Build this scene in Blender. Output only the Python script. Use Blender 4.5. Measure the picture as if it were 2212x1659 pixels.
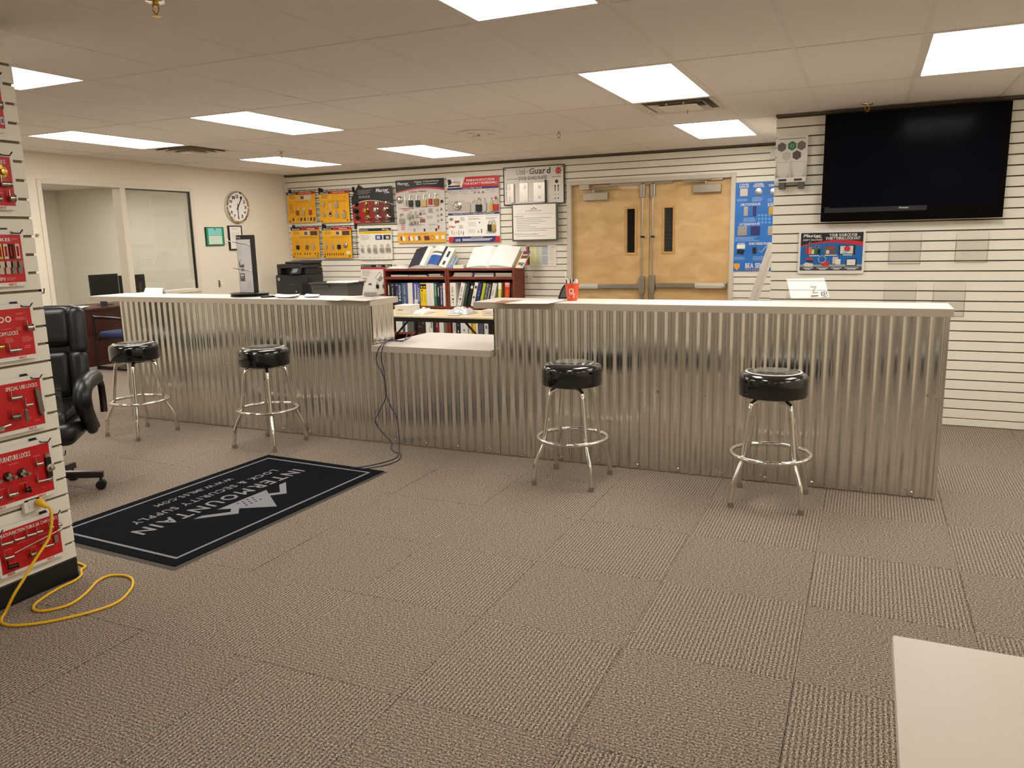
import bpy, math, random
from mathutils import Vector, Matrix
random.seed(7)
for o in list(bpy.data.objects):
    bpy.data.objects.remove(o, do_unlink=True)
scene = bpy.context.scene
COL = scene.collection

# ------------------------------------------------------------------ camera
F, CX, CY, CAMZ = 1680.3, 1106.0, 829.5, 1.53
RIGHT = Vector((0.91068872, 0.41252038, -0.02174821))
DOWN = Vector((0.05646134, -0.17645289, -0.9826884))
FWD = Vector((-0.40921653, 0.89369531, -0.18398511))
CAM = Vector((0, 0, CAMZ))
cd = bpy.data.cameras.new('camera')
cd.sensor_fit = 'HORIZONTAL'
cd.sensor_width = 36.0
cd.lens = F / 2212.0 * 36.0
cd.clip_start = 0.02
cam = bpy.data.objects.new('camera', cd)
COL.objects.link(cam)
M = Matrix((RIGHT, -DOWN, -FWD)).transposed().to_4x4()
M.translation = CAM
cam.matrix_world = M
scene.camera = cam

# ------------------------------------------------------------------ world, exposure
w = bpy.data.worlds.new('world')
scene.world = w
w.use_nodes = True
w.node_tree.nodes['Background'].inputs[0].default_value = (0.02, 0.02, 0.022, 1)
w.node_tree.nodes['Background'].inputs[1].default_value = 0.2
scene.view_settings.view_transform = 'Standard'
scene.view_settings.look = 'None'
scene.view_settings.gamma = 1.0
scene.view_settings.use_curve_mapping = False
scene.view_settings.exposure = 0.76
PANEL = 7.5                      # radiance of the ceiling light diffusers
PANEL_RGB = (1.0, 0.965, 0.895)

# ------------------------------------------------------------------ pixel helpers
def ray(x, y):
    return RIGHT * ((x - CX) / F) + DOWN * ((y - CY) / F) + FWD
def onX(x, y, X):
    d = ray(x, y); return CAM + d * (X / d.x)
def onY(x, y, Y):
    d = ray(x, y); return CAM + d * (Y / d.y)
def onZ(x, y, Z):
    d = ray(x, y); return CAM + d * ((Z - CAMZ) / d.z)

# ------------------------------------------------------------------ materials
def lin(c):
    c = c / 255.0
    return c / 12.92 if c <= 0.04045 else ((c + 0.055) / 1.055) ** 2.4
_mc = {}
def mat(name, rgb, rough=0.5, metal=0.0, var=0.0, scale=30.0, bump=0.0, emit=None, trans=0.0, ior=1.45, coat=0.0, alpha=1.0, spec=None):
    """rgb as 0-255 display values"""
    if name in _mc:
        return _mc[name]
    m = bpy.data.materials.new(name); m.use_nodes = True
    nt = m.node_tree; b = nt.nodes['Principled BSDF']
    c = (lin(rgb[0]), lin(rgb[1]), lin(rgb[2]), 1)
    b.inputs['Base Color'].default_value = c
    b.inputs['Roughness'].default_value = rough
    b.inputs['Metallic'].default_value = metal
    if spec is not None: b.inputs['Specular IOR Level'].default_value = spec
    if coat: b.inputs['Coat Weight'].default_value = coat; b.inputs['Coat Roughness'].default_value = 0.06
    if trans: b.inputs['Transmission Weight'].default_value = trans; b.inputs['IOR'].default_value = ior
    if alpha < 1: b.inputs['Alpha'].default_value = alpha
    if emit:
        b.inputs['Emission Color'].default_value = (*emit[0], 1)
        b.inputs['Emission Strength'].default_value = emit[1]
    if var or bump:
        g = nt.nodes.new('ShaderNodeNewGeometry')
        n = nt.nodes.new('ShaderNodeTexNoise'); n.inputs['Scale'].default_value = scale; n.inputs['Detail'].default_value = 4
        nt.links.new(g.outputs['Position'], n.inputs['Vector'])
        if var:
            r = nt.nodes.new('ShaderNodeMixRGB'); r.blend_type = 'MIX'
            r.inputs[1].default_value = tuple(min(1, v * (1 - var)) for v in c[:3]) + (1,)
            r.inputs[2].default_value = tuple(min(1, v * (1 + var)) for v in c[:3]) + (1,)
            nt.links.new(n.outputs['Fac'], r.inputs[0]); nt.links.new(r.outputs[0], b.inputs['Base Color'])
        if bump:
            bp = nt.nodes.new('ShaderNodeBump'); bp.inputs['Strength'].default_value = bump; bp.inputs['Distance'].default_value = 0.004
            nt.links.new(n.outputs['Fac'], bp.inputs['Height']); nt.links.new(bp.outputs[0], b.inputs['Normal'])
    _mc[name] = m
    return m
def P(*rgb, rough=0.45):
    """plain print / plastic colour"""
    return mat('print_%d_%d_%d_%d' % (*rgb, int(rough * 100)), rgb, rough=rough)

def carpet_mat(name, axis):
    m = bpy.data.materials.new(name); m.use_nodes = True
    nt = m.node_tree; N = nt.nodes.new; L = nt.links.new
    b = nt.nodes['Principled BSDF']; b.inputs['Roughness'].default_value = 0.95
    b.inputs['Specular IOR Level'].default_value = 0.15
    g = N('ShaderNodeNewGeometry')
    sep = N('ShaderNodeSeparateXYZ'); L(g.outputs['Position'], sep.inputs[0])
    n0 = N('ShaderNodeTexNoise'); n0.inputs['Scale'].default_value = 60; n0.inputs['Detail'].default_value = 2
    L(g.outputs['Position'], n0.inputs['Vector'])
    wob = N('ShaderNodeMath'); wob.operation = 'MULTIPLY_ADD'; L(n0.outputs['Fac'], wob.inputs[0]); wob.inputs[1].default_value = 0.006
    L(sep.outputs[0 if axis == 'X' else 1], wob.inputs[2])
    mul = N('ShaderNodeMath'); mul.operation = 'MULTIPLY'; mul.inputs[1].default_value = 2 * math.pi / 0.0163; L(wob.outputs[0], mul.inputs[0])
    sn = N('ShaderNodeMath'); sn.operation = 'SINE'; L(mul.outputs[0], sn.inputs[0])
    # stretched yarn noise
    mp = N('ShaderNodeMapping'); L(g.outputs['Position'], mp.inputs['Vector'])
    mp.inputs['Scale'].default_value = (210, 130, 200) if axis == 'X' else (130, 210, 200)
    n1 = N('ShaderNodeTexNoise'); n1.inputs['Scale'].default_value = 1.0; n1.inputs['Detail'].default_value = 3; n1.inputs['Roughness'].default_value = 0.7
    L(mp.outputs[0], n1.inputs['Vector'])
    n2 = N('ShaderNodeTexNoise'); n2.inputs['Scale'].default_value = 26; n2.inputs['Detail'].default_value = 6; n2.inputs['Roughness'].default_value = 0.75
    L(g.outputs['Position'], n2.inputs['Vector'])
    # height = rib*a + yarn
    h = N('ShaderNodeMath'); h.operation = 'MULTIPLY_ADD'; L(sn.outputs[0], h.inputs[0]); h.inputs[1].default_value = 0.052 if axis == 'X' else 0.026
    L(n1.outputs['Fac'], h.inputs[2])
    cr = N('ShaderNodeValToRGB'); L(h.outputs[0], cr.inputs[0])
    e = cr.color_ramp.elements
    e[0].position = 0.36; e[0].color = (lin(52), lin(46), lin(41), 1)
    e[1].position = 0.66; e[1].color = (lin(212), lin(199), lin(184), 1)
    k = cr.color_ramp.elements.new(0.5); k.color = (lin(136), lin(122), lin(111), 1)
    tint = N('ShaderNodeValToRGB'); L(n2.outputs['Fac'], tint.inputs[0])
    t = tint.color_ramp.elements
    t[0].position = 0.35; t[0].color = (0.95, 1.0, 0.94, 1)
    t[1].position = 0.65; t[1].color = (1.04, 0.96, 0.95, 1)
    mx = N('ShaderNodeMixRGB'); mx.blend_type = 'MULTIPLY'; mx.inputs[0].default_value = 1
    L(cr.outputs[0], mx.inputs[1]); L(tint.outputs[0], mx.inputs[2]); L(mx.outputs[0], b.inputs['Base Color'])
    bp = N('ShaderNodeBump'); bp.inputs['Strength'].default_value = 0.8; bp.inputs['Distance'].default_value = 0.006
    L(h.outputs[0], bp.inputs['Height']); L(bp.outputs[0], b.inputs['Normal'])
    return m
def wood_mat(name, a, bcol, rough, sc, coat=0.0, stretch=(1, 1, 8)):
    m = bpy.data.materials.new(name); m.use_nodes = True
    nt = m.node_tree; N = nt.nodes.new; L = nt.links.new
    b = nt.nodes['Principled BSDF']; b.inputs['Roughness'].default_value = rough
    if coat: b.inputs['Coat Weight'].default_value = coat
    g = N('ShaderNodeNewGeometry'); mp = N('ShaderNodeMapping'); mp.inputs['Scale'].default_value = stretch
    L(g.outputs['Position'], mp.inputs['Vector'])
    n = N('ShaderNodeTexNoise'); n.inputs['Scale'].default_value = sc; n.inputs['Detail'].default_value = 5; n.inputs['Distortion'].default_value = 0.6
    L(mp.outputs[0], n.inputs['Vector'])
    cr = N('ShaderNodeValToRGB'); L(n.outputs['Fac'], cr.inputs[0])
    cr.color_ramp.elements[0].position = 0.3; cr.color_ramp.elements[0].color = (*[lin(v) for v in a], 1)
    cr.color_ramp.elements[1].position = 0.72; cr.color_ramp.elements[1].color = (*[lin(v) for v in bcol], 1)
    L(cr.outputs[0], b.inputs['Base Color'])
    return m

CARPET_X = carpet_mat('carpet_ribs_along_depth', 'X')
CARPET_Y = carpet_mat('carpet_ribs_across', 'Y')
WALLP = mat('painted_wall', (228, 219, 200), rough=0.7, var=0.02, scale=6, bump=0.05)
OFFICEP = mat('office_paint', (216, 210, 194), rough=0.75, var=0.02, scale=5)
SLAT = mat('slatwall_laminate', (236, 230, 216), rough=0.42, var=0.015, scale=4)
GROOVE_SHADE = mat('slatwall_groove_shade', (120, 106, 80), rough=0.7)  # tan instead of slat cream: groove shade painted into the backing colour
CTILE = mat('ceiling_tile_mineral', (234, 227, 219), rough=0.95, var=0.08, scale=160, bump=0.15)
CGRID = mat('ceiling_grid_paint', (226, 218, 209), rough=0.5)
LAM = mat('white_laminate', (232, 222, 214), rough=0.38, var=0.015, scale=3)
LAM_SHADE = mat('laminate_edge_shade', (196, 184, 168), rough=0.45)  # same white laminate made darker: shade on the edges put into the colour
GALV = mat('galvanised_steel', (226, 224, 218), rough=0.20, metal=1.0, var=0.06, scale=22)
CHROME = mat('chrome', (225, 222, 216), rough=0.07, metal=1.0)
STEEL = mat('brushed_steel', (182, 176, 166), rough=0.32, metal=1.0)
ALU = mat('aluminium_paint', (176, 166, 150), rough=0.38, metal=0.75)
BRASS = mat('brass', (206, 168, 86), rough=0.25, metal=1.0)
BRONZE = mat('dark_bronze', (46, 34, 30), rough=0.3, metal=0.6)
VINYL = mat('black_vinyl', (12, 11, 11), rough=0.12, coat=0.6)
LEATHER = mat('black_leather', (19, 18, 18), rough=0.36, var=0.15, scale=70, bump=0.25)
BLACK = mat('black_plastic', (20, 18, 17), rough=0.38)
BLACKM = mat('black_metal', (16, 14, 13), rough=0.45, metal=0.2)
GLOSSB = mat('gloss_black', (8, 8, 11), rough=0.05)
WHITEP = mat('white_plastic', (232, 226, 216), rough=0.35)
PAPER = mat('paper_white', (236, 232, 226), rough=0.7)
RUBBER = mat('grey_rubber', (120, 110, 98), rough=0.7)
CHERRY = wood_mat('cherry_veneer', (108, 44, 26), (138, 62, 38), 0.4, 6, stretch=(1, 1, 9))
MAHOG = wood_mat('mahogany_veneer', (58, 24, 18), (84, 36, 26), 0.35, 5, stretch=(1, 1, 8))
MAPLE = wood_mat('maple_door_veneer', (204, 164, 108), (228, 192, 138), 0.36, 2.6, coat=0.15, stretch=(1.6, 1, 3.0))
def clear_mat(name, tint, ior):
    m = bpy.data.materials.new(name); m.use_nodes = True
    nt = m.node_tree; nt.nodes.clear(); N = nt.nodes.new
    o = N('ShaderNodeOutputMaterial'); mx = N('ShaderNodeMixShader'); tr = N('ShaderNodeBsdfTransparent'); gl = N('ShaderNodeBsdfGlossy'); lw = N('ShaderNodeLayerWeight')
    lw.inputs[0].default_value = 0.5
    pw = N('ShaderNodeMath'); pw.operation = 'POWER'; pw.inputs[1].default_value = 4.0; nt.links.new(lw.outputs['Facing'], pw.inputs[0])
    f = N('ShaderNodeMath'); f.operation = 'MULTIPLY_ADD'; f.inputs[1].default_value = 0.6; f.inputs[2].default_value = ((ior - 1) / (ior + 1)) ** 2; nt.links.new(pw.outputs[0], f.inputs[0])
    tr.inputs[0].default_value = (*tint, 1); gl.inputs['Roughness'].default_value = 0.015
    nt.links.new(f.outputs[0], mx.inputs[0]); nt.links.new(tr.outputs[0], mx.inputs[1]); nt.links.new(gl.outputs[0], mx.inputs[2]); nt.links.new(mx.outputs[0], o.inputs[0])
    return m
ACRYL = clear_mat('clear_acrylic', (.993, .993, .99), 1.40)
GLASS = clear_mat('window_glass', (.975, .985, .975), 1.45)
LIGHT = mat('diffuser_lit', (255, 250, 240), rough=0.6, emit=(PANEL_RGB, PANEL))
FRAMEP = mat('frame_paint', (222, 212, 194), rough=0.5)
HMETAL = mat('door_frame_paint', (206, 196, 180), rough=0.45)

# ------------------------------------------------------------------ mesh builder
WLOC = {}
class MB:
    def __init__(s):
        s.v = []; s.f = []; s.m = []
    def add(s, vs, fs, m=0):
        o = len(s.v); s.v += [Vector(p) for p in vs]
        for f in fs:
            s.f.append([i + o for i in f]); s.m.append(m)
        return s
    def box(s, x0, x1, y0, y1, z0, z1, m=0):
        vs = [(x, y, z) for z in (z0, z1) for y in (y0, y1) for x in (x0, x1)]
        return s.add(vs, [(0, 2, 3, 1), (4, 5, 7, 6), (0, 1, 5, 4), (2, 6, 7, 3), (0, 4, 6, 2), (1, 3, 7, 5)], m)
    def obox(s, c, u, v, n, w, h, d, m=0):
        """centre c; full sizes w,h,d along u,v,n"""
        c = Vector(c); u = Vector(u) * w / 2; v = Vector(v) * h / 2; n = Vector(n) * d / 2
        vs = [c + u * a + v * b + n * e for e in (-1, 1) for b in (-1, 1) for a in (-1, 1)]
        return s.add(vs, [(0, 2, 3, 1), (4, 5, 7, 6), (0, 1, 5, 4), (2, 6, 7, 3), (0, 4, 6, 2), (1, 3, 7, 5)], m)
    def prism(s, pts, d, m=0, mside=None):
        n = len(pts); d = Vector(d); pts = [Vector(p) for p in pts]
        s.add(pts + [p + d for p in pts], [list(range(n))[::-1], list(range(n, 2 * n))], m)
        o = len(s.v) - 2 * n
        for i in range(n):
            j = (i + 1) % n
            s.f.append([o + i, o + j, o + n + j, o + n + i]); s.m.append(m if mside is None else mside)
        return s
    def quad(s, a, b, c, d, m=0):
        return s.add([a, b, c, d], [(0, 1, 2, 3)], m)
    def cyl(s, p0, p1, r0, r1=None, n=12, m=0):
        if r1 is None: r1 = r0
        p0 = Vector(p0); p1 = Vector(p1); d = (p1 - p0).normalized()
        a = d.orthogonal().normalized(); b = d.cross(a)
        ring = [(a * math.cos(2 * math.pi * i / n) + b * math.sin(2 * math.pi * i / n)) for i in range(n)]
        vs = [p0 + q * r0 for q in ring] + [p1 + q * r1 for q in ring]
        fs = [[i, (i + 1) % n, n + (i + 1) % n, n + i] for i in range(n)]
        fs += [list(range(n))[::-1], list(range(n, 2 * n))]
        return s.add(vs, fs, m)
    def tube(s, pts, r, n=8, m=0, closed=False):
        pts = [Vector(p) for p in pts]; k = len(pts)
        rs = r if isinstance(r, (list, tuple)) else [r] * k
        a = None; rings = []
        for i in range(k):
            if closed: d = pts[(i + 1) % k] - pts[i - 1]
            else: d = pts[min(i + 1, k - 1)] - pts[max(i - 1, 0)]
            if d.length < 1e-9: d = Vector((0, 0, 1))
            d.normalize()
            if a is None: a = d.orthogonal().normalized()
            else:
                a = a - d * a.dot(d)
                a = a.normalized() if a.length > 1e-6 else d.orthogonal().normalized()
            b = d.cross(a)
            rings.append([pts[i] + (a * math.cos(2 * math.pi * j / n) + b * math.sin(2 * math.pi * j / n)) * rs[i] for j in range(n)])
        vs = [p for rg in rings for p in rg]; fs = []
        for i in range(k if closed else k - 1):
            q = (i + 1) % k
            for j in range(n):
                fs.append([i * n + j, i * n + (j + 1) % n, q * n + (j + 1) % n, q * n + j])
        if not closed:
            fs.append(list(range(n))[::-1]); fs.append([(k - 1) * n + j for j in range(n)])
        return s.add(vs, fs, m)
    def lathe(s, c, prof, n=24, m=0, axis=(0, 0, 1), caps=True):
        c = Vector(c); d = Vector(axis).normalized(); a = d.orthogonal().normalized()
        if abs(d.z) > 0.99: a = Vector((1, 0, 0))
        b = d.cross(a); k = len(prof); vs = []; fs = []
        for r, z in prof:
            for j in range(n):
                t = 2 * math.pi * j / n
                vs.append(c + d * z + (a * math.cos(t) + b * math.sin(t)) * max(r, 1e-5))
        for i in range(k - 1):
            for j in range(n):
                fs.append([i * n + j, i * n + (j + 1) % n, (i + 1) * n + (j + 1) % n, (i + 1) * n + j])
        if caps: fs.append(list(range(n))[::-1]); fs.append([(k - 1) * n + j for j in range(n)])
        return s.add(vs, fs, m)
    def build(s, name, mats, parent=None, smooth=None, bevel=0, seg=2, sub=0, local=False):
        if not isinstance(mats, (list, tuple)): mats = [mats]
        off = Vector((0, 0, 0))
        vs = s.v
        if parent is not None:
            if not local: off = WLOC[parent.name]
        else:
            lo = [min(p[i] for p in vs) for i in range(3)]; hi = [max(p[i] for p in vs) for i in range(3)]
            off = Vector(((lo[0] + hi[0]) / 2, (lo[1] + hi[1]) / 2, lo[2]))
        me = bpy.data.meshes.new(name)
        me.from_pydata([tuple(p - off) for p in vs], [], s.f)
        for mt in mats: me.materials.append(mt)
        for p, i in zip(me.polygons, s.m): p.material_index = i
        if smooth is not None:
            me.polygons.foreach_set('use_smooth', [True] * len(me.polygons))
            me.set_sharp_from_angle(angle=math.radians(smooth))
        me.update()
        o = bpy.data.objects.new(name, me); COL.objects.link(o)
        if parent is not None:
            o.parent = parent; WLOC[o.name] = off.copy() if not local else WLOC[parent.name]
        else:
            o.location = off; WLOC[o.name] = off
        if bevel:
            md = o.modifiers.new('bevel', 'BEVEL'); md.width = bevel; md.segments = seg; md.limit_method = 'ANGLE'; md.angle_limit = math.radians(40)
        if sub:
            md = o.modifiers.new('sub', 'SUBSURF'); md.levels = sub; md.render_levels = sub
        return o
def thing(name, label, cat, loc, rotz=0.0, group=None):
    o = bpy.data.objects.new(name, None); COL.objects.link(o)
    o.empty_display_size = 0.1
    o.location = loc; o.rotation_euler = (0, 0, rotz)
    o['label'] = label; o['category'] = cat
    if group: o['group'] = group
    WLOC[o.name] = Vector(loc)
    return o
def tag(o, label, cat, group=None):
    o['label'] = label; o['category'] = cat
    if group: o['group'] = group
    return o
def struct(o, label=None):
    o['kind'] = 'structure'
    if label: o['label'] = label
    return o
def sempty(name, loc=(0, 0, 0), label=None):
    o = bpy.data.objects.new(name, None); COL.objects.link(o); o.location = loc
    WLOC[o.name] = Vector(loc)
    return struct(o, label)
def inst(name, me, parent, loc, scale=None, rotz=0):
    o = bpy.data.objects.new(name, me); COL.objects.link(o); o.parent = parent
    o.location = Vector(loc) - WLOC[parent.name]
    if scale: o.scale = scale
    if rotz: o.rotation_euler = (0, 0, rotz)
    return o
def copy_tree(o, parent=None):
    c = o.copy(); COL.objects.link(c); c.parent = parent
    for ch in list(o.children): copy_tree(ch, c)
    return c
def rbox_mesh(name, w, h, d, m):
    b = MB(); b.box(-w / 2, w / 2, -h / 2, h / 2, 0, d)
    me = bpy.data.meshes.new(name); me.from_pydata([tuple(p) for p in b.v], [], b.f); me.materials.append(m); me.update(); return me

# ------------------------------------------------------------------ lettering: glyph outlines laid out by hand
_chars = "ABCDEFGHIJKLMNOPQRSTUVWXYZabcdefghijklmnopqrstuvwxyz0123456789&.,-!:/%#'\"?"
GLY = {}
def _glyphs():
    obs = []
    for ch in _chars:
        c = bpy.data.curves.new('g', 'FONT'); c.body = ch; c.size = 1.0; c.resolution_u = 2; c.offset = 0.022
        o = bpy.data.objects.new('g', c); COL.objects.link(o); obs.append((ch, o))
    bpy.context.view_layer.update()
    dg = bpy.context.evaluated_depsgraph_get()
    for ch, o in obs:
        me = o.evaluated_get(dg).to_mesh()
        vs = [(v.co.x, v.co.y) for v in me.vertices]; fs = [list(p.vertices) for p in me.polygons]
        x0 = min(v[0] for v in vs); x1 = max(v[0] for v in vs)
        GLY[ch] = ([(a - x0, b) for a, b in vs], fs, x1 - x0)
        o.evaluated_get(dg).to_mesh_clear()
    for ch, o in obs:
        c = o.data; bpy.data.objects.remove(o); bpy.data.curves.remove(c)
_glyphs()
KERN = {'TA', 'AT', 'AV', 'VA', 'LT', 'AY', 'YA', 'LY', 'LV', 'PA', 'FA', 'RT', 'WA', 'AW'}
def text_geo(s, gap=0.062):
    x = 0; V = []; Fc = []; prev = ''
    for ch in s:
        if ch == ' ': x += 0.28; prev = ''; continue
        vs, fs, wd = GLY[ch]; o = len(V)
        if prev + ch in KERN: x -= .14
        prev = ch
        V += [(a + x, b) for a, b in vs]; Fc += [[i + o for i in f] for f in fs]; x += wd + gap
    x0 = min(v[0] for v in V); x1 = max(v[0] for v in V); y0 = min(v[1] for v in V); y1 = max(v[1] for v in V)
    if all(c in "-.,:'_" for c in s): y0, y1 = 0, 0.7
    return [((a - x0) / max(x1 - x0, 1e-6), (b - y0) / max(y1 - y0, 1e-6)) for a, b in V], Fc

# ------------------------------------------------------------------ flat boards: s to the right 0..1, t downwards 0..1
class Board:
    def __init__(s, o, u, v, n, W, H):
        s.o = Vector(o); s.u = Vector(u); s.v = Vector(v); s.n = Vector(n); s.W = W; s.H = H
        s.pm = []; s.pr = MB(); s.lt = MB(); s.lm = []; s.k = 0; s.hold = False
    def pt(s, a, t, h=0):
        return s.o + s.u * (a * s.W) + s.v * ((1 - t) * s.H) + s.n * h
    def lay(s, h):
        if not s.hold: s.k += 1
        return h + s.k * 1.6e-5
    def mi(s, L, m):
        if m not in L: L.append(m)
        return L.index(m)
    def rect(s, a0, t0, a1, t1, m, h=0.0006):
        h = s.lay(h)
        s.pr.quad(s.pt(a0, t1, h), s.pt(a1, t1, h), s.pt(a1, t0, h), s.pt(a0, t0, h), s.mi(s.pm, m)); return s
    def poly(s, pts, m, h=0.0006):
        h = s.lay(h)
        P_ = [s.pt(a, t, h) for a, t in pts]
        nn = Vector((0, 0, 0))
        for i in range(len(P_)): nn += (P_[i] - P_[0]).cross(P_[(i + 1) % len(P_)] - P_[0])
        if nn.dot(s.n) < 0: P_ = P_[::-1]
        s.pr.add(P_, [list(range(len(P_)))], s.mi(s.pm, m)); return s
    def disc(s, a, t, r, m, h=0.0006, n=16, asp=1.0):
        c = s.pt(a, t, s.lay(h))
        s.pr.add([c + s.u * (r * math.cos(2 * math.pi * i / n)) + s.v * (r * asp * math.sin(2 * math.pi * i / n)) for i in range(n)], [list(range(n))], s.mi(s.pm, m)); return s
    def ring(s, a, t, r, w, m, h=0.0008, n=20):
        c = s.pt(a, t, s.lay(h)); A = []
        for i in range(n):
            q = s.u * math.cos(2 * math.pi * i / n) + s.v * math.sin(2 * math.pi * i / n)
            A += [c + q * (r - w), c + q * r]
        s.pr.add(A, [[2 * i, 2 * i + 1, (2 * i + 3) % (2 * n), (2 * i + 2) % (2 * n)] for i in range(n)], s.mi(s.pm, m)); return s
    def lines(s, a0, t0, a1, t1, n, m, h=0.0009, fill=0.45, rag=0.3):
        dt = (t1 - t0) / n; s.k += 1; s.hold = True
        for i in range(n):
            e = a1 - (a1 - a0) * random.random() * rag
            s.rect(a0, t0 + i * dt, e, t0 + i * dt + dt * fill, m, h)
        s.hold = False
        return s
    def text(s, st, a0, t0, a1, t1, m, h=0.0014, slant=0.0, gap=.062):
        h = s.lay(h) + .0012; V, Fc = text_geo(st, gap); k = s.mi(s.lm, m)
        s.lt.add([s.pt(a0 + (a1 - a0) * x + slant * y * (a1 - a0) / max(len(st), 1), t1 + (t0 - t1) * y, h) for x, y in V], Fc, k); return s
    def finish(s, parent, pname='printed_face', lname='lettering'):
        if s.pr.f: s.pr.build(pname, s.pm, parent)
        if s.lt.f: s.lt.build(lname, s.lm, parent)
# sample locks and other real pieces fixed to boards
def padlock(bd, parent, a, t, w, hgt, body, sh=None, name='padlock', d=0.022, sf=0.45):
    """centre-top of shackle at rel (a,t); w x hgt in metres"""
    sh = sh or CHROME
    b = MB(); c = bd.pt(a, t, 0.002); U, V, N = bd.u, bd.v, bd.n
    hb = hgt * (1 - sf); top = c - V * (hgt * sf); r = w * 0.30
    pl = [(-.5, 0), (-.42, .06), (.42, .06), (.5, 0), (.5, -.85), (.36, -1), (-.36, -1), (-.5, -.85)]
    b.prism([top + U * (x * w) + V * (y * hb) for x, y in pl], N * d, 0)
    pts = [top - U * r - V * 0.005 + N * d / 2]
    for i in range(7):
        th = math.pi * (1 - i / 6)
        pts.append(top + V * (hgt * sf - r) + U * (r * math.cos(th)) + V * (r * math.sin(th)) + N * d / 2)
    pts.append(top + U * r - V * 0.005 + N * d / 2)
    b.tube(pts, w * 0.085, 6, 1)
    return b.build(name, [body, sh], parent)
def camlock(bd, parent, a, t, L, r, m=None, ang=0.25, cam_up=True, name='cam_lock'):
    m = m or STEEL
    b = MB(); c = bd.pt(a, t, 0.018); U = (bd.u * math.cos(ang) + bd.n * math.sin(ang)); V = bd.v
    b.cyl(c - U * L / 2, c + U * L / 2, r, n=10); b.cyl(c + U * L / 2, c + U * (L / 2 + 0.003), r * 1.35, n=10)
    b.obox(c - U * (L / 2) + V * (0.014 if cam_up else -0.014), V, U, U.cross(V), 0.038, 0.003, 0.010)
    b.tube([c + U * L * .3 - V * r * 1.2, c + U * L * .3 + V * r * 1.3 + bd.n * r], 0.0008, 4)
    return b.build(name, m, parent, smooth=40)
# ================================================================== ROOM
XL, XR, YB, YF, ZC = -7.49, 3.0, 8.90, -5.0, 2.4594
TVY, TVX = 6.87, -0.745
PITCH, G0 = 0.0766, 0.0612
T = 0.6096
GX, GY = -4.076, 3.27           # ceiling grid origin

# ---- floor with carpet tiles laid quarter-turned
fb = MB(); fb.box(-12.4, XR, YF, YB + 2.0, -0.10, -0.008)
floor = struct(fb.build('floor', mat('slab', (120, 112, 100), rough=0.9)), 'concrete slab under speckled brown-grey carpet tiles')
def tile_mesh(nm, m):
    w = T - 0.0016; b = MB(); e = 0.004
    z = 0.0; pts = [(-w / 2, -w / 2), (w / 2, -w / 2), (w / 2, w / 2), (-w / 2, w / 2)]
    ins = [(math.copysign(abs(x) - e, x), math.copysign(abs(y) - e, y)) for x, y in pts]
    b.add([(x, y, -0.008) for x, y in pts] + [(x, y, -0.0015) for x, y in pts] + [(x, y, 0) for x, y in ins],
          [(8, 9, 10, 11)] + [(4 + i, 4 + (i + 1) % 4, 8 + (i + 1) % 4, 8 + i) for i in range(4)] + [(i, (i + 1) % 4, 4 + (i + 1) % 4, 4 + i) for i in range(4)])
    me = bpy.data.meshes.new(nm); me.from_pydata([tuple(p) for p in b.v], [], b.f); me.materials.append(m); me.update(); return me
TM = [tile_mesh('carpet_tile_a', CARPET_X), tile_mesh('carpet_tile_b', CARPET_Y)]
rest = MB()
CX0, CY0 = -0.157, 3.245
for i in range(-21, 9):
    for j in range(-14, 11):
        x = CX0 + (i + .5) * T; y = CY0 + (j + .5) * T
        k = (i + j) % 2
        if x - T / 2 < XL and y < 4.4: continue
        if -7.4 < x < 2.6 and 0.9 < y < 6.95 and not (y > 5.6 and -5.6 < x < 0.3):
            if x - T / 2 < XL - .1: pass
            inst('carpet_tile', TM[k], floor, (x, y, 0))
        elif x + T / 2 <= XR + .3 and y + T / 2 < YB + .3:
            w = T / 2 - .0008
            rest.quad((x - w, y - w, 0), (x + w, y - w, 0), (x + w, y + w, 0), (x - w, y + w, 0), k)
ro = rest.build('carpet_tile_field', [CARPET_X, CARPET_Y], floor); ro['kind'] = 'stuff'

# ---- ceiling: dropped mineral tiles in a grid of bars
cb = MB(); cb.box(-12.4, XR, YF, YB + .2, ZC + 0.06, ZC + 0.12)
ceiling = struct(cb.build('ceiling', mat('plenum', (60, 56, 52), rough=0.9)), 'dropped ceiling of mineral tiles in a white grid')
unit = rbox_mesh('ceiling_tile_unit', 1, 1, 0.015, CTILE)
LIGHTS = {(4, 1): 'lit ceiling panel in front of the square air vent above the double doors side',
          (4, 3): 'lit ceiling panel close to the wall above the double doors',
          (4, -1): 'largest lit ceiling panel cut by the top edge of the photo',
          (7, 1): 'lit ceiling panel in front of the television, cut by the right edge',
          (-1, -1): 'lit ceiling panel partly hidden by the red lock display tower',
          (-1, 1): 'lit ceiling panel second from the left wall, in the middle row',
          (-4, 1): 'lit ceiling panel beside the flat air vent next to the office window',
          (-4, 3): 'lit ceiling panel above the yellow lock boards and the wall clock',
          (-1, 3): 'lit ceiling panel above the black and red knob board'}
HID = [(10, 1), (-4, -1), (10, -3), (-1, -3), (-1, -5), (4, -5), (8, -5), (10, -1)]  # added unseen panels that brighten the counter steel and the near table
VENTS = {(4, 2), (-4, 2)}
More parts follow.
